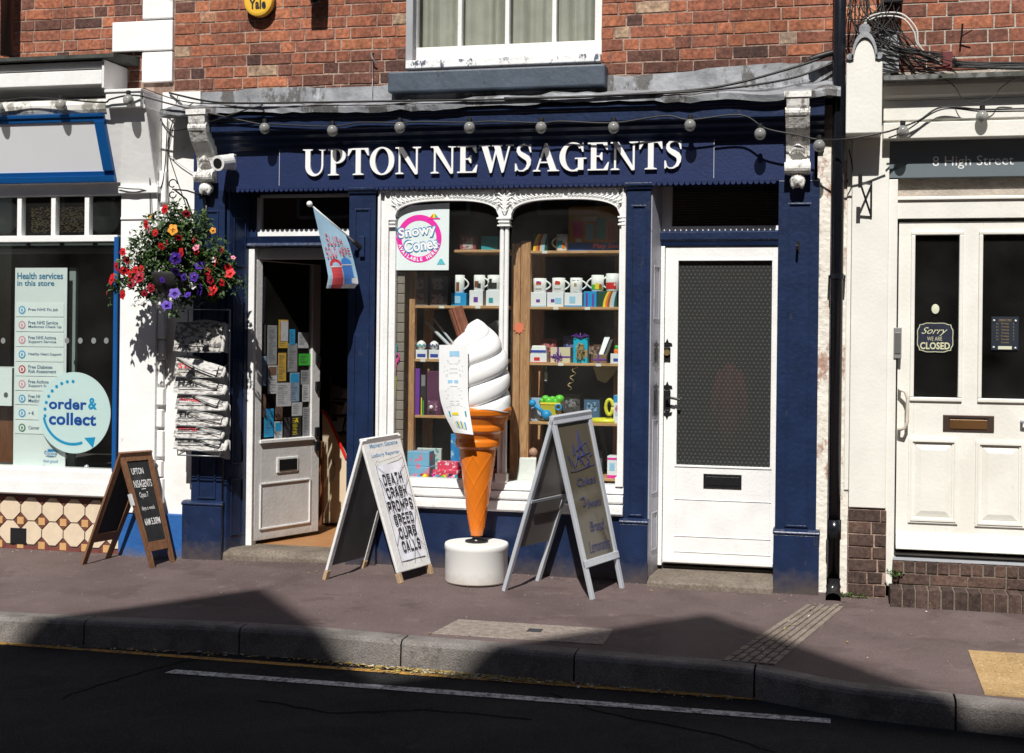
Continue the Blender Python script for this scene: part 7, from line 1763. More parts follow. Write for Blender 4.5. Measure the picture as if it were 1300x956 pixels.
# left bay second shelf
for u0, u1, v1, zb0, lab in ((525, 543, 370, None, 'lower left'), (545, 568, 370, None, 'lower right')):
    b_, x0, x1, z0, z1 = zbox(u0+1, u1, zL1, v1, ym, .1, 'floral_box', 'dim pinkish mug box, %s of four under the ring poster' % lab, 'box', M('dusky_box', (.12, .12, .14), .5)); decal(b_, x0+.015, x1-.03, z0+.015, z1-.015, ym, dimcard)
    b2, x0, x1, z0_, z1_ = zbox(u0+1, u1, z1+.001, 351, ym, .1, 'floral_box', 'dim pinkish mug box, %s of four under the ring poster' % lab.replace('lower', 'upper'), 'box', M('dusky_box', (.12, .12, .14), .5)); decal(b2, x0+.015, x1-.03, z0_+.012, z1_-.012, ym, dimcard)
b_, x0, x1, z0, z1 = zbox(573, 592, zL1, 372, ym, .09, 'mug_box', 'bright blue mug box with a white mug picture under the brown dog mug', 'box', cyan); decal(b_, x0+.025, x0+.065, z0+.018, z1-.02, ym, ltblue, 'mug_picture'); za = z1
b_, x0, x1, z0, z1 = zbox(596, 613, zL1, 368.5, ym, .09, 'mug_box', 'white mug box with dark dog print left of the window column', 'box', wcard); decal(b_, x0+.03, x0+.06, z0+.025, z0+.06, ym, purple); zb1 = z1
b_, x0, x1, z0, z1 = zbox(617, 634, zL1, 368.5, ym, .09, 'mug_box', 'white mug box with blue print partly behind the window column', 'box', wcard); decal(b_, x0+.02, x0+.05, z0+.02, z0+.055, ym, teal)
mug(575, 588, za, 349, ym+.005, 'slim white mug with a brown animal, alone on the bright blue box', 1, [('animal_print', brown, -.3, .2, .1, .6)])
mug(600, 614, zb1, 349, ym+.005, 'white mug with a tan and black dog left of the window column', 1, [('dog_print', brown, -.6, .1, .2, .6), ('dog_print', ink, -.1, .4, .15, .45)])
mug(617, 634, zb1, 349, ym+.005, 'white mug with a black dog, touching the left of the window column', 1, [('dog_print', ink, -.7, .5, .1, .5), ('dog_print', ink, -.5, -.1, .5, .75)])
# top shelves
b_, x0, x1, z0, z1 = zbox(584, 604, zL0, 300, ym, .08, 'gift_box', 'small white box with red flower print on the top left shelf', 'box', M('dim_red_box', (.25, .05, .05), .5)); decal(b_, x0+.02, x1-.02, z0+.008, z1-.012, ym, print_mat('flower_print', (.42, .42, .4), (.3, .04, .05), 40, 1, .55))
b_, x0, x1, z0, z1 = zbox(611, 632, zL0, 300, ym, .08, 'gift_box', 'dim teal box on the top left shelf beside the column', 'box', teal)
b_, x0, x1, z0, z1 = zbox(677, 695, zR0, 297, ym, .05, 'rainbow_book', 'dark box with a rainbow on the top shelf right of the pine post', 'box', solid('bottle_green', (.01, .06, .03))); rainbow(b_, x0, x1, z0, z1, ym)
mug(705, 720, zR0, 297, ym+.005, 'white mug with a coloured bus picture on the topmost shelf', -1, [('bus_print', teal, -.7, .2, .2, .6), ('bus_print', orange, .1, .5, .15, .5)])
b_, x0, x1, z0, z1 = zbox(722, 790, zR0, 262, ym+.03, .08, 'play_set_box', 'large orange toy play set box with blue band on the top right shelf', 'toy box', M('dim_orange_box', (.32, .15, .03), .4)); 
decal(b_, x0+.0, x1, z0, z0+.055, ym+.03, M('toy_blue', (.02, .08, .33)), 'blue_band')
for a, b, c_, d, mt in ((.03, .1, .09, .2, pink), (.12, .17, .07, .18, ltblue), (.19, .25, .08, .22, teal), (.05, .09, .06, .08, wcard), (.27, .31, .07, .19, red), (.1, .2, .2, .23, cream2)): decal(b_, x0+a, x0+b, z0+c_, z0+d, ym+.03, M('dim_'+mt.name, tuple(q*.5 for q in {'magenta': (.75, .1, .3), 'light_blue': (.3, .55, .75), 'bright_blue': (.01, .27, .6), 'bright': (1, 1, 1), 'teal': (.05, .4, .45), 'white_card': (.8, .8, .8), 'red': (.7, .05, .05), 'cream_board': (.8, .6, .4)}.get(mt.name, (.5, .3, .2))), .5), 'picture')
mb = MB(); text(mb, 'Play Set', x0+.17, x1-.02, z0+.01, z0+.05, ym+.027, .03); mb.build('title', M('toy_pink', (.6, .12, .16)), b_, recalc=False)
# third shelf
zL2, zR2 = SHL[('L', 2)], SHL[('R', 2)]
for k, (u0, u1, cap) in enumerate(((529, 541, teal), (545.5, 557, solid('navy_blob', (.02, .03, .2))))):
    nm = ('teal spotted', 'navy spotted')[k]
    b_, x0, x1, z0, z1 = zbox(u0-1, u1+1, zL2, 444, ym, .06, 'money_box_carton', 'small white carton with picture under the %s round money box' % nm, 'box', wcard); decal(b_, x0+.01, x1-.01, z0+.012, z0+.035, ym, blueink)
    c = P((u0+u1)/2, 438, ym+.03); r_ = (P(u1, 438, ym).x-P(u0, 438, ym).x)/2
    mbx = thing('money_box', (c.x, c.y, z1), nm+' round china money box on a white carton on the left shelf', 'ornament'); MB().lathe([(r_*.5, 0), (r_*.95, r_*.5), (r_, r_), (r_*.8, r_*1.5), (r_*.3, r_*1.85), (.002, r_*1.9)], (c.x, c.y, z1), 20).build('body', china, mbx, smooth=True)
    m_ = MB()
    for q in range(7): a = -math.pi/2+(q-3)*.42; m_.box(c.x+r_*1.0*math.cos(a)-.005, c.x+r_*math.cos(a)+.005, c.y+r_*math.sin(a)-.004, c.y+r_*math.sin(a), z1+r_*.6+.008*(q % 2), z1+r_*.95+.008*(q % 2))
    m_.build('spots', cap, mbx)
b_, x0, x1, z0, z1 = zbox(672.5, 694, zR2, 449, ym, .08, 'bus_carton', 'white carton with small red and blue picture under the china bus', 'box', wcard); decal(b_, x0+.03, x0+.07, z0+.012, z0+.035, ym, red); decal(b_, x0, x1, z0, z0+.004, ym, redc, 'stripe')
bus = thing('china_bus', ((x0+x1)/2, ym+.04, z1), 'white and blue china bus ornament on its carton on the right shelf', 'ornament')
MB().hexa([(x0+.0, ym+.01, z1), (x1-.005, ym+.01, z1), (x1-.005, ym+.07, z1), (x0, ym+.07, z1)], [(x0+.012, ym+.015, z1+.055), (x1-.012, ym+.015, z1+.055), (x1-.012, ym+.065, z1+.055), (x0+.012, ym+.065, z1+.055)]).build('body', china, bus, bevel=.006)
MB().box(x0+.004, x1-.008, ym+.007, ym+.011, z1+.008, z1+.024).build('blue_stripe', blueink, bus)
b_, x0, x1, z0, z1 = zbox(699, 724, zR2, 441, ym, .07, 'gift_parcel', 'gold wrapped parcel with a purple ribbon bow on the right shelf', 'parcel', M('pale_gold', (.62, .55, .38), .35)); decal(b_, x0+.045, x0+.058, z0, z1, ym, purple, 'ribbon', .002); decal(b_, x0, x1, z0+.035, z0+.045, ym, purple, 'ribbon', .0025)
m_ = MB()
for a in (.5, 1.3, 2.2, 2.8, 3.9, 5.4): m_.tube([(x0+.05, ym-.004, z0+.04), (x0+.05+.03*math.cos(a), ym-.012, z0+.04+.02*math.sin(a)), (x0+.05+.035*math.cos(a+.5), ym-.006, z0+.04+.03*math.sin(a+.5))], .004, 5)
m_.build('bow', purple, b_)
b_, x0, x1, z0, z1 = zbox(728, 746, zR2, 429, ym+.01, .07, 'gift_parcel', 'tall turquoise parcel with gold curled ribbon in the middle of the right shelf', 'parcel', M('turquoise_wrap', (.01, .4, .58), .3)); decal(b_, x0+.03, x1, z0+.04, z0+.09, ym+.01, gold, 'gold_label')
m_ = MB(); rnd = random.Random(2)
for k in range(14): m_.tube([(x0+.05+rnd.uniform(-.03, .03), ym-.01+rnd.uniform(-.01, .01), z0+rnd.uniform(.02, .14)) for q in range(4)], .0035, 4)
m_.build('gold_ribbon', gold, b_); m_ = MB()
for k in range(8): a = k*.8; m_.tube([(x0+.05, ym, z1), (x0+.05+.04*math.cos(a), ym, z1+.02+.012*math.sin(a)), (x0+.05+.06*math.cos(a), ym-.01, z1+.01)], .003, 4)
m_.build('purple_ribbon', purple, b_)
b_, x0, x1, z0, z1 = zbox(753, 770, zR2, 450, ym, .06, 'gift_parcel', 'small brown and gold parcel with purple cross ribbon near the right frame', 'parcel', M('dull_gold', (.2, .14, .08), .4)); decal(b_, x0+.03, x0+.042, z0, z1, ym, purple, 'ribbon', .002); decal(b_, x0, x1, z0+.02, z0+.03, ym, purple, 'ribbon', .0025)
b_, x0, x1, z0, z1 = zbox(775, 788, zR2, 449, ym-.02, .06, 'toy_car_carton', 'white carton with red and blue picture at the right end of the third shelf', 'box', wcard); decal(b_, x0+.02, x1, z0+.015, z0+.035, ym-.02, blueink)
toy = thing('toy_car', ((x0+x1)/2, ym, z1), 'little orange and green toy car on the rightmost carton of the third shelf', 'toy'); MB().box(x0+.02, x1, ym-.01, ym+.03, z1, z1+.03).build('body', orange, toy, bevel=.006); MB().box(x0+.025, x1, ym-.005, ym+.025, z1+.03, z1+.055).build('cab', green, toy, bevel=.006)
a, b_, c_, d = P(758, 459, ym+.1), P(768, 459, ym+.1), P(783, 418, ym+.16), P(770, 418, ym+.16)
wg = thing('wall_frame', a, 'tilted dark plastic frame with a white strip leaning on the third shelf', 'frame')
MB().hexa([tuple(a), tuple(b_), (b_.x, b_.y+.02, b_.z), (a.x, a.y+.02, a.z)], [tuple(d), tuple(c_), (c_.x, c_.y+.02, c_.z), (d.x, d.y+.02, d.z)]).build('frame', M('dark_plastic', (.06, .055, .05), .3), wg)
a, b_, c_, d = P(759, 455, ym+.09), P(764, 455, ym+.09), P(775, 427, ym+.14), P(768, 427, ym+.14)
MB().hexa([(a.x, a.y-.01, a.z), (b_.x, b_.y-.01, b_.z), tuple(b_), tuple(a)], [(d.x, d.y-.01, d.z), (c_.x, c_.y-.01, c_.z), tuple(c_), tuple(d)]).build('white_strip', wcard, wg)
hg = P(775, 466, YS+.25); lp_ = thing('paper_lampshade', hg, 'pale cone shaped paper shade hanging below the right third shelf', 'lampshade')
MB().hexa([(hg.x-.09, hg.y, hg.z-.09), (hg.x-.04, hg.y, hg.z-.11), (hg.x-.04, hg.y+.08, hg.z-.11), (hg.x-.09, hg.y+.08, hg.z-.09)], [(hg.x-.12, hg.y, hg.z+.0), (hg.x+.06, hg.y, hg.z), (hg.x+.06, hg.y+.08, hg.z), (hg.x-.12, hg.y+.08, hg.z)]).build('shade', M('parchment', (.5, .46, .38), .6), lp_)
# curled ribbon hanging
mb = MB(); c = P(731, 465, ym); m_ = [(c.x+.016*math.cos(k*.7)+(-.0015*k), ym-.01+.01*math.sin(k*.7), c.z-.0055*k) for k in range(30)]; mb.tube(m_, .003, 4)
tag(mb.build('curled_ribbon', gold, None, smooth=True), 'gold curled ribbon hanging below the turquoise parcel', 'ribbon')
c = P(693, 478, YS+.1); tag(MB().tube([(c.x, c.y, c.z+.07), (c.x, c.y, c.z+.03)], .003, 5).tube([(c.x, c.y, c.z+.03), (c.x, c.y, c.z-.03)], .012, 8).build('hanging_charm', alu, None), 'small metal charm hanging below the third shelf beside the pine post', 'ornament')
# fourth shelf left: purple toy packs
zL3, zR3 = SHL[('L', 3)], SHL[('R', 3)]
b_, x0, x1, z0, z1 = zbox(527.5, 533, zL3, 468, ym, .05, 'purple_pack', 'narrow purple pack at the left end of the fourth left shelf', 'pack', purple)
b_, x0, x1, z0, z1 = zbox(534, 541, zL3, 476, ym, .04, 'pen_pack', 'slim black and silver tube pack between the two purple packs', 'pack', ink); decal(b_, x0+.006, x1-.006, z0+.2, z1, ym, grey, 'silver_top'); decal(b_, x0+.005, x0+.012, z0, z0+.12, ym, yellow, 'yellow_line'); decal(b_, x0+.018, x0+.024, z0, z0+.1, ym, green, 'green_line')
b_, x0, x1, z0, z1 = zbox(542, 560, zL3, 471, ym, .05, 'jewellery_pack', 'plum coloured toy jewellery pack on the fourth left shelf', 'pack', M('plum', (.1, .03, .07), .4)); decal(b_, x0+.012, x1-.02, z0+.03, z0+.1, ym, print_mat('jewel_print', (.16, .05, .11), (.5, .45, .45), 60, 1, .62)); 
m_ = MB().ball((x0+.035, ym-.004, z0+.055), .015, 1, 10, 6); m_.build('pearl', china, b_, smooth=True); decal(b_, x0+.015, x0+.06, z0+.01, z0+.03, ym, ink, 'caption_band')
# fourth shelf right: beach toys
c = P(678, 520, ym)
jug = thing('blue_dumbbell', (c.x, ym+.05, zR3), 'blue plastic dumbbell shaped toy on the fourth right shelf', 'toy')
e0_, e1_ = P(676, 512, ym-.0), P(694, 527, ym-.0)
m_ = MB().tube([tuple(e0_), tuple(e1_)], .013, 8).ball(tuple(e0_), .026).ball(tuple(e1_), .036); m_.build('body', cyan, jug, smooth=True)
b_, x0, x1, z0, z1 = zbox(673, 687, zR3, 505, ym+.06, .02, 'blue_card', 'pale blue card propped behind the blue dumbbell toy', 'card', M('pale_blue_card', (.35, .45, .65), .5))
a0, a1 = P(687, 515, ym+.02).x, P(711, 515, ym+.02).x; zt_ = P(700, 514, ym).z
bk_ = thing('toy_basket', ((a0+a1)/2, ym+.05, zR3), 'yellow toy basket heaped with bright green toys on the fourth right shelf', 'toy')
MB().hexa([(a0+.02, ym+.02, zR3), (a1-.02, ym+.02, zR3), (a1-.02, ym+.1, zR3), (a0+.02, ym+.1, zR3)], [(a0, ym, zt_), (a1, ym, zt_), (a1, ym+.12, zt_), (a0, ym+.12, zt_)]).build('tub', M('weave_yellow', (.62, .52, .04), .5), bk_)
MB().box(a0-.005, a1+.005, ym-.004, ym+.12, zt_, zt_+.014).build('rim', yellow, bk_, bevel=.004)
m_ = MB()
for k in range(6): m_.ball((a0+.0+.024*k, ym+.05, zt_+.025+.015*(k % 2)), .022+.006*(k % 3), .8, 10, 6)
m_.build('green_toys', M('lime', (.12, .55, .05), .4), bk_, smooth=True)
c = P(709, 517, ym-.01); cup = thing('toy_ring', c, 'small blue ring toy at the right of the yellow toy basket', 'toy'); MB().tube([(c.x+.02*math.cos(t), ym-.01, c.z+.018*math.sin(t)) for t in [k*.5 for k in range(14)]], .007, 6).build('ring', cyan, cup, smooth=True)
c = P(770, 531, ym); dsc = thing('yellow_flying_disc', (c.x, ym, zR3), 'flat yellow plastic disc on the fourth right shelf above the aluminium board', 'toy'); MB().lathe([(.11, .0), (.115, .012), (.1, .028), (.02, .03)], (c.x-.01, ym+.09, zR3), 30).build('disc', M('disc_yellow', (.7, .68, .04), .4), dsc, smooth=True)
c = P(773, 517, ym); wt = thing('yellow_handle_toy', (c.x, ym, zR3), 'yellow plastic toy with a loop handle near the right frame', 'toy'); m_ = MB().tube([(c.x+.03*math.cos(t)*.8, ym+.02, c.z+.05*math.sin(t)) for t in [k*.45 for k in range(15)]], .013, 8); m_.build('loop', M('disc_yellow', (.7, .68, .04)), wt, smooth=True)
b_, x0, x1, z0, z1 = zbox(779, 790, zR3, 502, ym+.0, .08, 'toy_carton', 'white pink and blue toy carton at the right end of the fourth shelf', 'box', wcard); decal(b_, x0+.01, x1, z0+.05, z0+.12, ym, print_mat('pink_print', (.55, .55, .65), (.5, .12, .25), 50, 1, .5)); decal(b_, x0, x1, z0+.14, z1, ym, cyan, 'top_band')
zR4 = SHL[('R', 4)]
b_, x0, x1, z0, z1 = zbox(771, 786, zR4, 579, ym, .1, 'toy_carton', 'white and pink striped carton on the lowest right shelf', 'box', wcard); decal(b_, x0, x1, z0, z0+.02, ym, pink, 'stripe'); decal(b_, x0, x1, z1-.025, z1-.012, ym, pink, 'stripe'); decal(b_, x0+.015, x0+.05, z0+.05, z0+.1, ym, ltblue)
x0, x1, z0, z1 = R(657, 581, 679, 611, .13); bag = thing('white_paper_bag', ((x0+x1)/2, .15, zbed), 'crumpled white paper bag at the foot of the thick pine post', 'bag')
MB().hexa([(x0-.01, .13, zbed), (x1, .13, zbed), (x1, .2, zbed), (x0-.01, .2, zbed)], [(x0+.012, .14, z1), (x1+.004, .15, z1-.008), (x1, .18, z1), (x0+.01, .17, z1-.006)]).build('body', M('bag_paper', (.78, .78, .76), .8, .03, 10, .8, 12), bag, bevel=.004)
c = P(677, 574, .22); bf = thing('doll', (c.x, .22, zbed), 'small brown haired toy head behind the white bag', 'toy'); MB().ball((c.x, .22, c.z), .03).lathe([(.03, -.2), (.02, -.03)], (c.x, .22, c.z), 10).build('head', M('toy_skin', (.45, .25, .18), .5), bf, smooth=True)
# window bed left: wrapped boxes, red box, toys
wrapm = print_mat('blue_wrap', (.17, .42, .62), (.65, .2, .32), 26, 1, .58); wrap2 = print_mat('red_wrap', (.65, .03, .1), (.75, .7, .72), 45, 1, .6); wrap3 = print_mat('white_wrap', (.5, .55, .52), (.1, .3, .35), 38, 1, .6)
yb_ = .15
def wr(u0, u1, v0, v1, Y, D, nm, lab, cat, mt):
    x0, x1, z0, z1 = R(u0, v0, u1, v1, Y); z0 = max(z0, zbed); o = thing(nm, ((x0+x1)/2, Y, z0), lab, cat); MB().box(x0, x1, Y, Y+D, z0, z1).build('wrapping', mt, o, bevel=.004); return o, x0, x1, z0, z1
o, x0, x1, z0, z1 = wr(517, 545, 573, 592, yb_+.03, .12, 'wrapped_box', 'blue and pink patterned gift box, upper of two stacked behind the billboard', 'gift box', wrapm)
zmid = z0
o, x0, x1, z0, z1 = wr(517, 545, 592.5, 614, yb_+.01, .14, 'wrapped_box', 'blue and pink patterned gift box, lower of two stacked behind the billboard', 'gift box', wrapm)
o, x0, x1, z0, z1 = wr(528, 560, 569, 614, yb_+.17, .03, 'patterned_box', 'pale green patterned flat box behind the red sweet box', 'gift box', wrap3)
o, x0, x1, z0, z1 = wr(555, 581, 586, 604, yb_+.06, .08, 'red_sweet_box', 'bright red box with white figures beside the giant cone', 'gift box', wrap2)
o, x0, x1, z0, z1 = wr(549, 584, 597, 608, yb_+.02, .06, 'red_sweet_tray', 'red and white tray box lying in front of the red sweet box', 'gift box', wrap2)
o, x0, x1, z0, z1 = wr(572, 590, 551, 592, yb_+.12, .02, 'blue_poster_box', 'bright blue upright box behind the orange cone', 'box', print_mat('blue_pic', (.01, .2, .5), (.3, .5, .65), 30, 1, .6))
rnd = random.Random(31); tm_ = [cyan, red, green, yellow, orange, purple, ink, pink, wcard, teal]
tc_ = ['blue', 'red', 'green', 'yellow', 'orange', 'purple', 'black', 'pink', 'white', 'teal']
for k in range(22):
    u = 532+k*2.45; Yt = .125+rnd.uniform(0, .02); c = P(u, 611, Yt); kk = k % 10
    o = MB(); s = rnd.uniform(.012, .02)
    if k % 3 == 0: o.lathe([(s*.4, 0), (s, s*.4), (s, s*.9), (s*.5, s*1.5), (.002, s*1.7)], (c.x, Yt, zbed+.001), 12)
    elif k % 3 == 1: o.box(c.x-s, c.x+s, Yt, Yt+s*1.5, zbed+.001, zbed+s*1.1).box(c.x-s*.5, c.x+s*.6, Yt+.002, Yt+s*1.2, zbed+s*1.1, zbed+s*1.7)
    else: o.tube([(c.x-s, Yt, zbed+s*.5), (c.x, Yt+.01, zbed+s*1.3), (c.x+s, Yt, zbed+s*.5)], s*.35, 7)
    nth = ['leftmost', '2nd', '3rd', '4th', '5th', '6th', '7th', '8th', '9th', '10th', '11th', '12th', '13th', '14th', '15th', '16th', '17th', '18th', '19th', '20th', '21st', '22nd'][k]
    tag(o.build('tiny_toy', tm_[kk], None, bevel=.001), 'tiny %s toy on the white window bed, %s from the left' % (tc_[kk], nth), 'toy', 'tiny toys along the window bed')
# hanging butterfly net toy
c0, c1, c2, c3 = P(502, 430, .084), P(503, 455, .084), P(502, 478, .084), P(501, 505, .084)
nt_ = thing('bubble_wand', c2, 'pink and lime bubble wand hanging on the slatted wall left of the pine post', 'toy')
MB().tube([tuple(c1), tuple(c2)], .006, 8).build('pink_shaft', pink, nt_, smooth=True); MB().tube([tuple(c2), tuple(c3)], .010, 10).build('lime_tube', M('lime_yellow', (.5, .62, .03), .4), nt_)
MB().tube([(c1.x+.02*math.cos(t), .084, c1.z+.005+.03*math.sin(t)) for t in [k*.45 for k in range(15)]], .005, 6).build('pink_ring', pink, nt_); MB().tube([(c0.x-.008, .084, c0.z), (c0.x+.005, .084, c0.z-.05), (c1.x, .084, c1.z+.02)], [.008, .010, .006], 7).build('blue_tassel', teal, nt_)
# silver tube leaning, orange star sticker
a, b = P(540, 408, .42), P(572, 440, .3); tag(MB().tube([tuple(a), tuple(b)], .012, 8).tube([tuple(a+Vector((.05, .02, .02))), tuple(b+Vector((.03, 0, .01)))], .008, 8).build('silver_rods', alu, None), 'pair of silver rods leaning diagonally behind the giant ice cream', 'rods')
c = P(659, 416, YS-.004); pts = []
for k in range(20): t = math.pi*k/10; r = .042 if k % 2 else .030; pts.append((c.x+r*math.cos(t), c.z+r*math.sin(t)))
tag(MB().prismy(pts, YS-.004, YS-.001).build('star_sticker', M('orange_card', (.8, .2, .1), .6), None), 'orange starburst price card on the thick pine post', 'sticker')
x0, x1, z0, z1 = R(604, 415, 611, 440, .1)
# --- round event poster on the glass
YP = .062
x0, x1, z0, z1 = R(499, 258, 570, 343, YP)
PO = thing('snowy_cones_poster', ((x0+x1)/2, YP, z0), 'white poster with magenta ring and blue edged words Snowy Cones', 'poster')
pr = [(x0+.02, z0), (x1, z0), (x1, z1), (x0+.12, z1-.015), (x0+.05, z1-.05), (x0+.01, z1-.1), (x0, z0+.02)]
PB = MB().prismy(pr, YP, YP+.002).build('sheet', M('poster_white', (.66, .74, .74), .4, .02), PO)
cc = P(532, 303, YP-.001); ro, ri = .158, .122; cx_, cz_ = cc.x, cc.z-.0
mb = MB(); n = 60
for k in range(n):
    a, b = 2*math.pi*k/n, 2*math.pi*(k+1)/n
    mb.face([(cx_+ro*math.cos(a), YP-.0012, cz_+ro*1.02*math.sin(a)), (cx_+ro*math.cos(b), YP-.0012, cz_+ro*1.02*math.sin(b)), (cx_+ri*math.cos(b), YP-.0012, cz_+ri*math.sin(b)), (cx_+ri*math.cos(a), YP-.0012, cz_+ri*math.sin(a))])
mb.build('magenta_ring', M('magenta_ink', (.68, .02, .33), .5), PO, recalc=False)
def tilt(x, y, z): a = .13; dx_, dz_ = x-cx_, z-cz_; return (cx_+dx_*math.cos(a)-dz_*math.sin(a), y, cz_+dx_*math.sin(a)+dz_*math.cos(a))
mb = MB()
def outline(s, a0, a1, b0, b1):
    text(mb, s, a0-.008, a1+.008, b0-.008, b1+.008, YP-.0022, .075, 0, tilt)
outline('Snowy', cx_-.14, cx_+.125, cz_+.002, cz_+.088); outline('Cones', cx_-.11, cx_+.125, cz_-.082, cz_-.004)
mb.map(lambda x, y, z: (x, y, z)).build('word_outline', M('poster_blue', (.0, .2, .42), .5), PO, recalc=False)
mb = MB(); text(mb, 'Snowy', cx_-.14, cx_+.125, cz_+.002, cz_+.088, YP-.0035, .03, 0, tilt); text(mb, 'Cones', cx_-.11, cx_+.125, cz_-.082, cz_-.004, YP-.0035, .03, 0, tilt); mb.build('words', paper, PO, recalc=False)
mb = MB(); s = 'AVAILABLE HERE!!'; n = len(s)
for k, ch in enumerate(s):
    if ch == ' ': continue
    a = math.radians(200+k*(345-200)/(n-1)); r = (ro+ri)/2
    vs_, fs_, asp = text2d(ch, .04); h = .024; w_ = h*min(asp, 1.0)
    mb.add([(cx_+r*math.cos(a)+(p-.5)*w_*(-math.sin(a))-(-(q-.5)*h)*(-math.cos(a)), YP-.0028, cz_+r*math.sin(a)+(p-.5)*w_*math.cos(a)+(-(q-.5)*h)*math.sin(a)) for p, q in vs_], fs_)
mb.build('curved_words', paper, PO, recalc=False)
t0_ = P(551, 274, YP-.003); cols = [red, orange, yellow, green, cyan]; 
for k in range(5):
    a, b = t0_.x-.03+.012*k, t0_.x-.03+.012*(k+1); q = lambda x: t0_.z-.012+.035*max(0, 1-abs(x-t0_.x)/.03)
    MB().face([(a, YP-.003, t0_.z-.014), (b, YP-.003, t0_.z-.014), (b, YP-.003, q(b)), (a, YP-.003, q(a))]).build('rainbow_ice', cols[k], PO, recalc=False)
MB().box(t0_.x-.042, t0_.x+.042, YP-.003, YP-.002, t0_.z-.022, t0_.z-.014).build('ice_plate', pink, PO)
c = P(560, 334, YP-.001); MB().prismy([(c.x-.03, c.z-.01), (c.x+.03, c.z-.01), (c.x+.005, c.z+.03), (c.x-.008, c.z+.03)], YP-.0015, YP-.0003).build('corner_emblem', M('emblem_teal', (.1, .45, .5)), PO)
# --- notices on the shop door glass
nc = [('white', (.45, .46, .48)), ('yellow', (.5, .32, .05)), ('sky blue', (.02, .28, .55)), ('grey', (.25, .26, .27)), ('green', (.04, .38, .03)), ('brown', (.16, .09, .06)), ('dark', (.05, .04, .045)), ('black', (.02, .02, .02)), ('pale blue', (.2, .3, .42))]
def nmat(k): return M('notice_'+nc[k][0].replace(' ', '_'), nc[k][1], .6, .12, 30)
NT = [(333,385,7,418,6,'pinkish dark','at the top left of the door glass',7), ]
NOT = [(330, 412, 339, 450, 6, 'top left corner'), (341, 413, 353, 463, 3, 'top row second'), (355, 406, 367, 442, 1, 'highest, with a yellow edge'), (369, 418, 376, 438, 2, 'narrow, in the top row'), (380, 422, 393, 442, 0, 'right of the narrow blue one'), (330, 452, 340, 490, 8, 'left edge, middle'), (342, 464, 354, 500, 0, 'with a brown photo, left centre'), (355, 448, 365, 484, 1, 'plain and tall, centre'), (367, 436, 379, 472, 3, 'tall, centre right'), (381, 449, 396, 464, 4, 'brightest on the door'), (384, 470, 396, 488, 3, 'small, right edge'), (370, 473, 382, 510, 8, 'with a blue head'), (353, 486, 372, 516, 0, 'slanted, in the middle'), (386, 488, 395, 510, 0, 'with a yellow border, right'), (338, 519, 350, 555, 2, 'large, lower left'), (352, 516, 361, 533, 5, 'small, lower centre'), (373, 511, 386, 528, 0, 'square, lower right'), (351, 535, 361, 560, 0, 'with a blue corner, bottom'), (363, 530, 371, 557, 6, 'with tiny pictures, bottom'), (373, 528, 385, 556, 7, 'with yellow lettering, bottom right'), (387, 517, 396, 555, 3, 'bottom right corner'), (331, 500, 340, 530, 5, 'left edge, lower')]
for i, (u0, v0_, u1, v1_, k, where) in enumerate(NOT):
    a0, a1 = door_w(u0), door_w(u1); za, zb__ = door_z((u0+u1)/2, v1_), door_z((u0+u1)/2, v0_)
    mb = MB(); dbox(mb, a0, a1, za, zb__, -.0175, -.0165)
    o = tag(mb.build('notice', nmat(k), None), '%s paper notice inside the open door glass, %s' % (nc[k][0], where), 'notice', 'notices on the shop door glass')
    mb = MB(); r_ = random.Random(i); z = zb__-.02
    if k == 7:
        fn = lambda x, y, z_: dr(x, -.0155, z_); text(mb, 'A', a0+(a1-a0)*.3, a0+(a1-a0)*.7, zb__-.05, zb__-.015, 0, .02, 0, fn); text(mb, 'SALE', a0+(a1-a0)*.15, a0+(a1-a0)*.85, za+.05, za+.08, 0, .02, 0, fn) if 0 else None
    while z > za+.015:
        w_ = r_.uniform(.4, .85); dbox(mb, a0+(a1-a0)*.1, a0+(a1-a0)*(.1+w_*.9), z, z+.003, -.0164, -.016); z -= r_.uniform(.008, .016)
    mb.build('small_print', {7: yellow}.get(k, M('print_grey', (.1, .1, .12))), o)
    if k == 1 and i == 2: mb = MB(); dbox(mb, a0+(a1-a0)*.25, a1, za+.05, zb__-.01, -.0162, -.0158); mb.build('white_area', nmat(0), o)
    if i in (6, 11, 17): mb = MB(); dbox(mb, a0+(a1-a0)*.1, a0+(a1-a0)*.9, zb__-.07, zb__-.01, -.0162, -.0158); mb.build('photo', [nmat(5), nmat(2), nmat(2)][(6, 11, 17).index(i)], o)
a0, a1 = door_w(333), door_w(343.5); mb = MB()
cz0_, cz1_ = door_z(338, 412), door_z(338, 345)
cup = MB(); p = Vector(dr((a0+a1)/2, -.08, 0)); cup.lathe([(.035, cz0_), (.043, cz0_+.25), (.044, cz1_-.04), (.03, cz1_-.03), (.028, cz1_), (.002, cz1_+.005)], (p.x, p.y, 0), 16)
tag(cup.build('stacked_cups', M('translucent_white', (.5, .52, .55), .3, .05), None, smooth=False), 'tall stack of white cups standing behind the open door glass', 'cups')
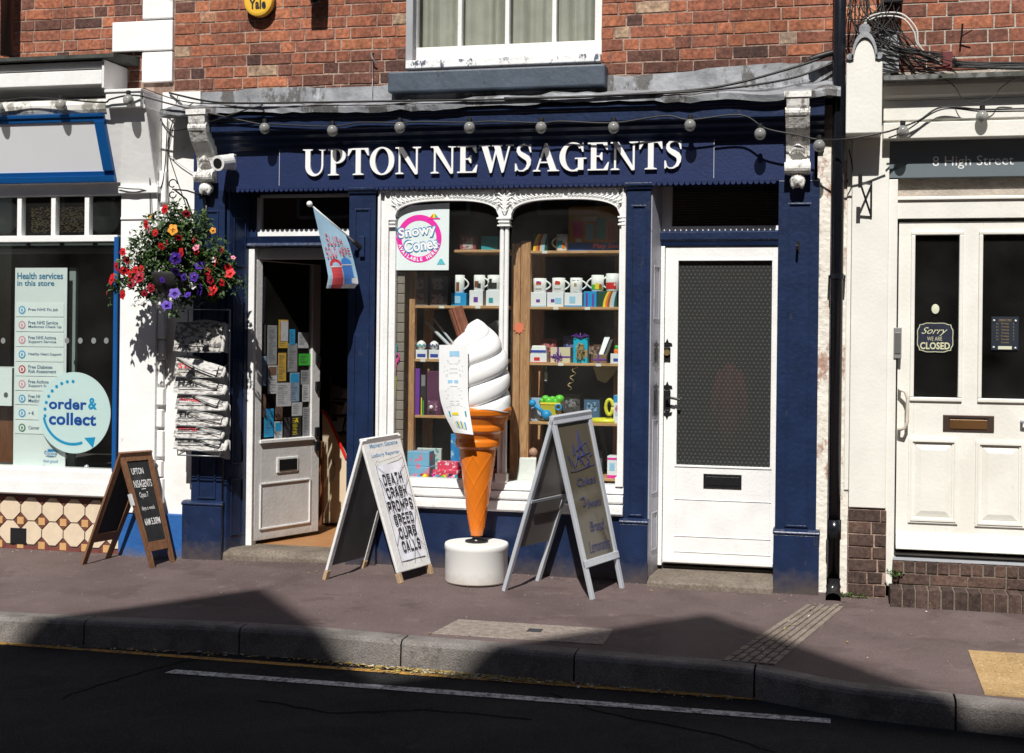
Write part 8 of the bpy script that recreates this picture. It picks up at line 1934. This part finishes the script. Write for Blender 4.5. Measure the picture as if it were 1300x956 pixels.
# magazines and cards beyond the counter
rnd = random.Random(44)
base = P(430, 560, 1.6)
cr_ = thing('card_rack', P(430, 600, 1.7), 'dim wire rack of greeting cards inside the shop beyond the open door', 'rack')
MB().tube([tuple(P(420, 640, 1.72)), tuple(P(420, 480, 1.72))], .01, 6).tube([tuple(P(452, 640, 1.72)), tuple(P(452, 480, 1.72))], .01, 6).build('uprights', grey, cr_)
cl_ = ['white', 'grey', 'white', 'cream', 'white', 'black', 'pale', 'white', 'cream', 'grey', 'white', 'pale']
k = 0
for v in (508, 528, 550, 574):
    m_ = MB(); m_.box(P(418, v, 1.7).x, P(455, v, 1.7).x, 1.6, 1.7, P(430, v, 1.65).z-.01, P(430, v, 1.65).z); m_.build('tray', grey, cr_)
    for u in (423, 431, 439, 447):
        c = P(u+rnd.uniform(-2, 2), v-2, 1.6); h = rnd.uniform(.07, .12); w_ = .03; t = rnd.uniform(-.2, .2)
        m_ = MB().hexa([(c.x-w_, c.y, c.z), (c.x+w_, c.y, c.z), (c.x+w_, c.y+.006, c.z), (c.x-w_, c.y+.006, c.z)], [(c.x-w_+t*h, c.y+.04, c.z+h), (c.x+w_+t*h, c.y+.04, c.z+h), (c.x+w_+t*h, c.y+.046, c.z+h), (c.x-w_+t*h, c.y+.046, c.z+h)])
        row = {508: 'top', 528: 'second', 550: 'third', 574: 'lowest'}[v]; col_ = {423: 'first', 431: 'second', 439: 'third', 447: 'fourth'}[u]
        tag(m_.build('greeting_card', rnd.choice([wcard, nmat(3), cream2, nmat(5), nmat(8)]), None), 'greeting card in the dim rack past the counter, %s row, %s from the left' % (row, col_), 'card', 'greeting cards inside the shop'); k += 1
# --- signs in the ivory door
YQ = YE+.016
x0, x1, z0, z1 = R(1163.5, 409, 1211, 448, YQ)
CS = thing('closed_sign', ((x0+x1)/2, YQ, z0), 'dark shaped hanging sign reading Sorry we are CLOSED in the left door pane', 'sign')
def wavy(i_=0): 
    w_, h_ = (x1-x0)/2-i_, (z1-z0)/2-i_; cx0, cz0 = (x0+x1)/2, (z0+z1)/2; out = []
    for k in range(72):
        t = 2*math.pi*k/72; c_, s_2 = math.cos(t), math.sin(t); q = 1/max(abs(c_), abs(s_2)); m4 = 1-.09*math.cos(4*t)*-1*.6-.05*math.cos(8*t)
        out.append((cx0+w_*max(-1, min(1, c_*q*m4*.98)), cz0+h_*max(-1, min(1, s_2*q*m4*.98))))
    return out
MB().prismy(wavy(), YQ, YQ+.003).build('board', M('navy_damask', (.012, .016, .035), .5, .5, 60), CS)
mb = MB(); O, I = wavy(.004), wavy(.008)
for k in range(72): mb.face([(O[k][0], YQ-.001, O[k][1]), (O[(k+1) % 72][0], YQ-.001, O[(k+1) % 72][1]), (I[(k+1) % 72][0], YQ-.001, I[(k+1) % 72][1]), (I[k][0], YQ-.001, I[k][1])])
cl = M('cream_ink', (.55, .55, .35), .6); mb.build('border', cl, CS, recalc=False)
mb = MB(); textpx(mb, 'Sorry', 1170, 415.5, 1203, 426.5, YQ-.001, .0, .5); textpx(mb, 'WE ARE', 1177, 427.5, 1196, 432.5, YQ-.001, -.005)
textpx(mb, 'CLOSED', 1168, 434.5, 1206, 443.5, YQ-.001, .03); mb.build('lettering', cl, CS, recalc=False)
c = P(1187.5, 392.5, YQ); MB().tube([(c.x, YQ, c.z-.02), (x0+.05, YQ, z1-.01)], .0015, 4).tube([(c.x, YQ, c.z-.02), (x1-.05, YQ, z1-.01)], .0015, 4).build('string', black, CS)
MB().lathe([(.024, 0), (.022, .006), (.003, .008)], (0, 0, 0), 20).map(lambda a, b, d: (c.x+a, YQ-d+.002, c.z+b*1.3)).build('suction_hook', M('cream_plastic', (.62, .62, .48), .4), CS)
x0, x1, z0, z1 = R(1258.5, 402, 1293, 444.5, YQ)
OH = thing('opening_hours_plaque', ((x0+x1)/2, YQ, z0), 'small dark plaque with faint gold opening hours in the right door pane', 'plaque')
MB().box(x0, x1, YQ-.002, YQ+.002, z0, z1).build('plate', M('slate_perspex', (.025, .032, .045), .3), OH)
mb = MB(); gd = M('gold_ink', (.3, .2, .09), .5)
textpx(mb, 'OPENING TIMES', 1268, 405, 1284, 408, YQ-.003)
for k, s in enumerate(('Monday', 'Tuesday', 'Wednesday', 'Thursday', 'Friday', 'Saturday', 'Sunday')):
    v = 411+k*4; textpx(mb, s, 1271, v-1.3, 1281, v+1.3, YQ-.003)
    if k < 6: textpx(mb, '9-5', 1264.5, v-1, 1267.5, v+1, YQ-.003); textpx(mb, '5', 1286, v-1, 1287.5, v+1, YQ-.003)
mb.build('lettering', gd, OH, recalc=False)
a = R(1267, 439.5, 1284.5, 443.5, YQ-.003); MB().box(a[0], a[1], YQ-.0035, YQ-.002, a[2], a[3]).build('cream_label', M('cream_plastic', (.62, .62, .48)), OH)
mb = MB()
for u, v in ((1262, 407), (1289.5, 407.5), (1261.5, 441), (1289, 442)): c = P(u, v, YQ-.003); mb.ball((c.x, YQ-.003, c.z), .008, 1, 10, 6)
mb.build('screws', alu, OH, smooth=True)
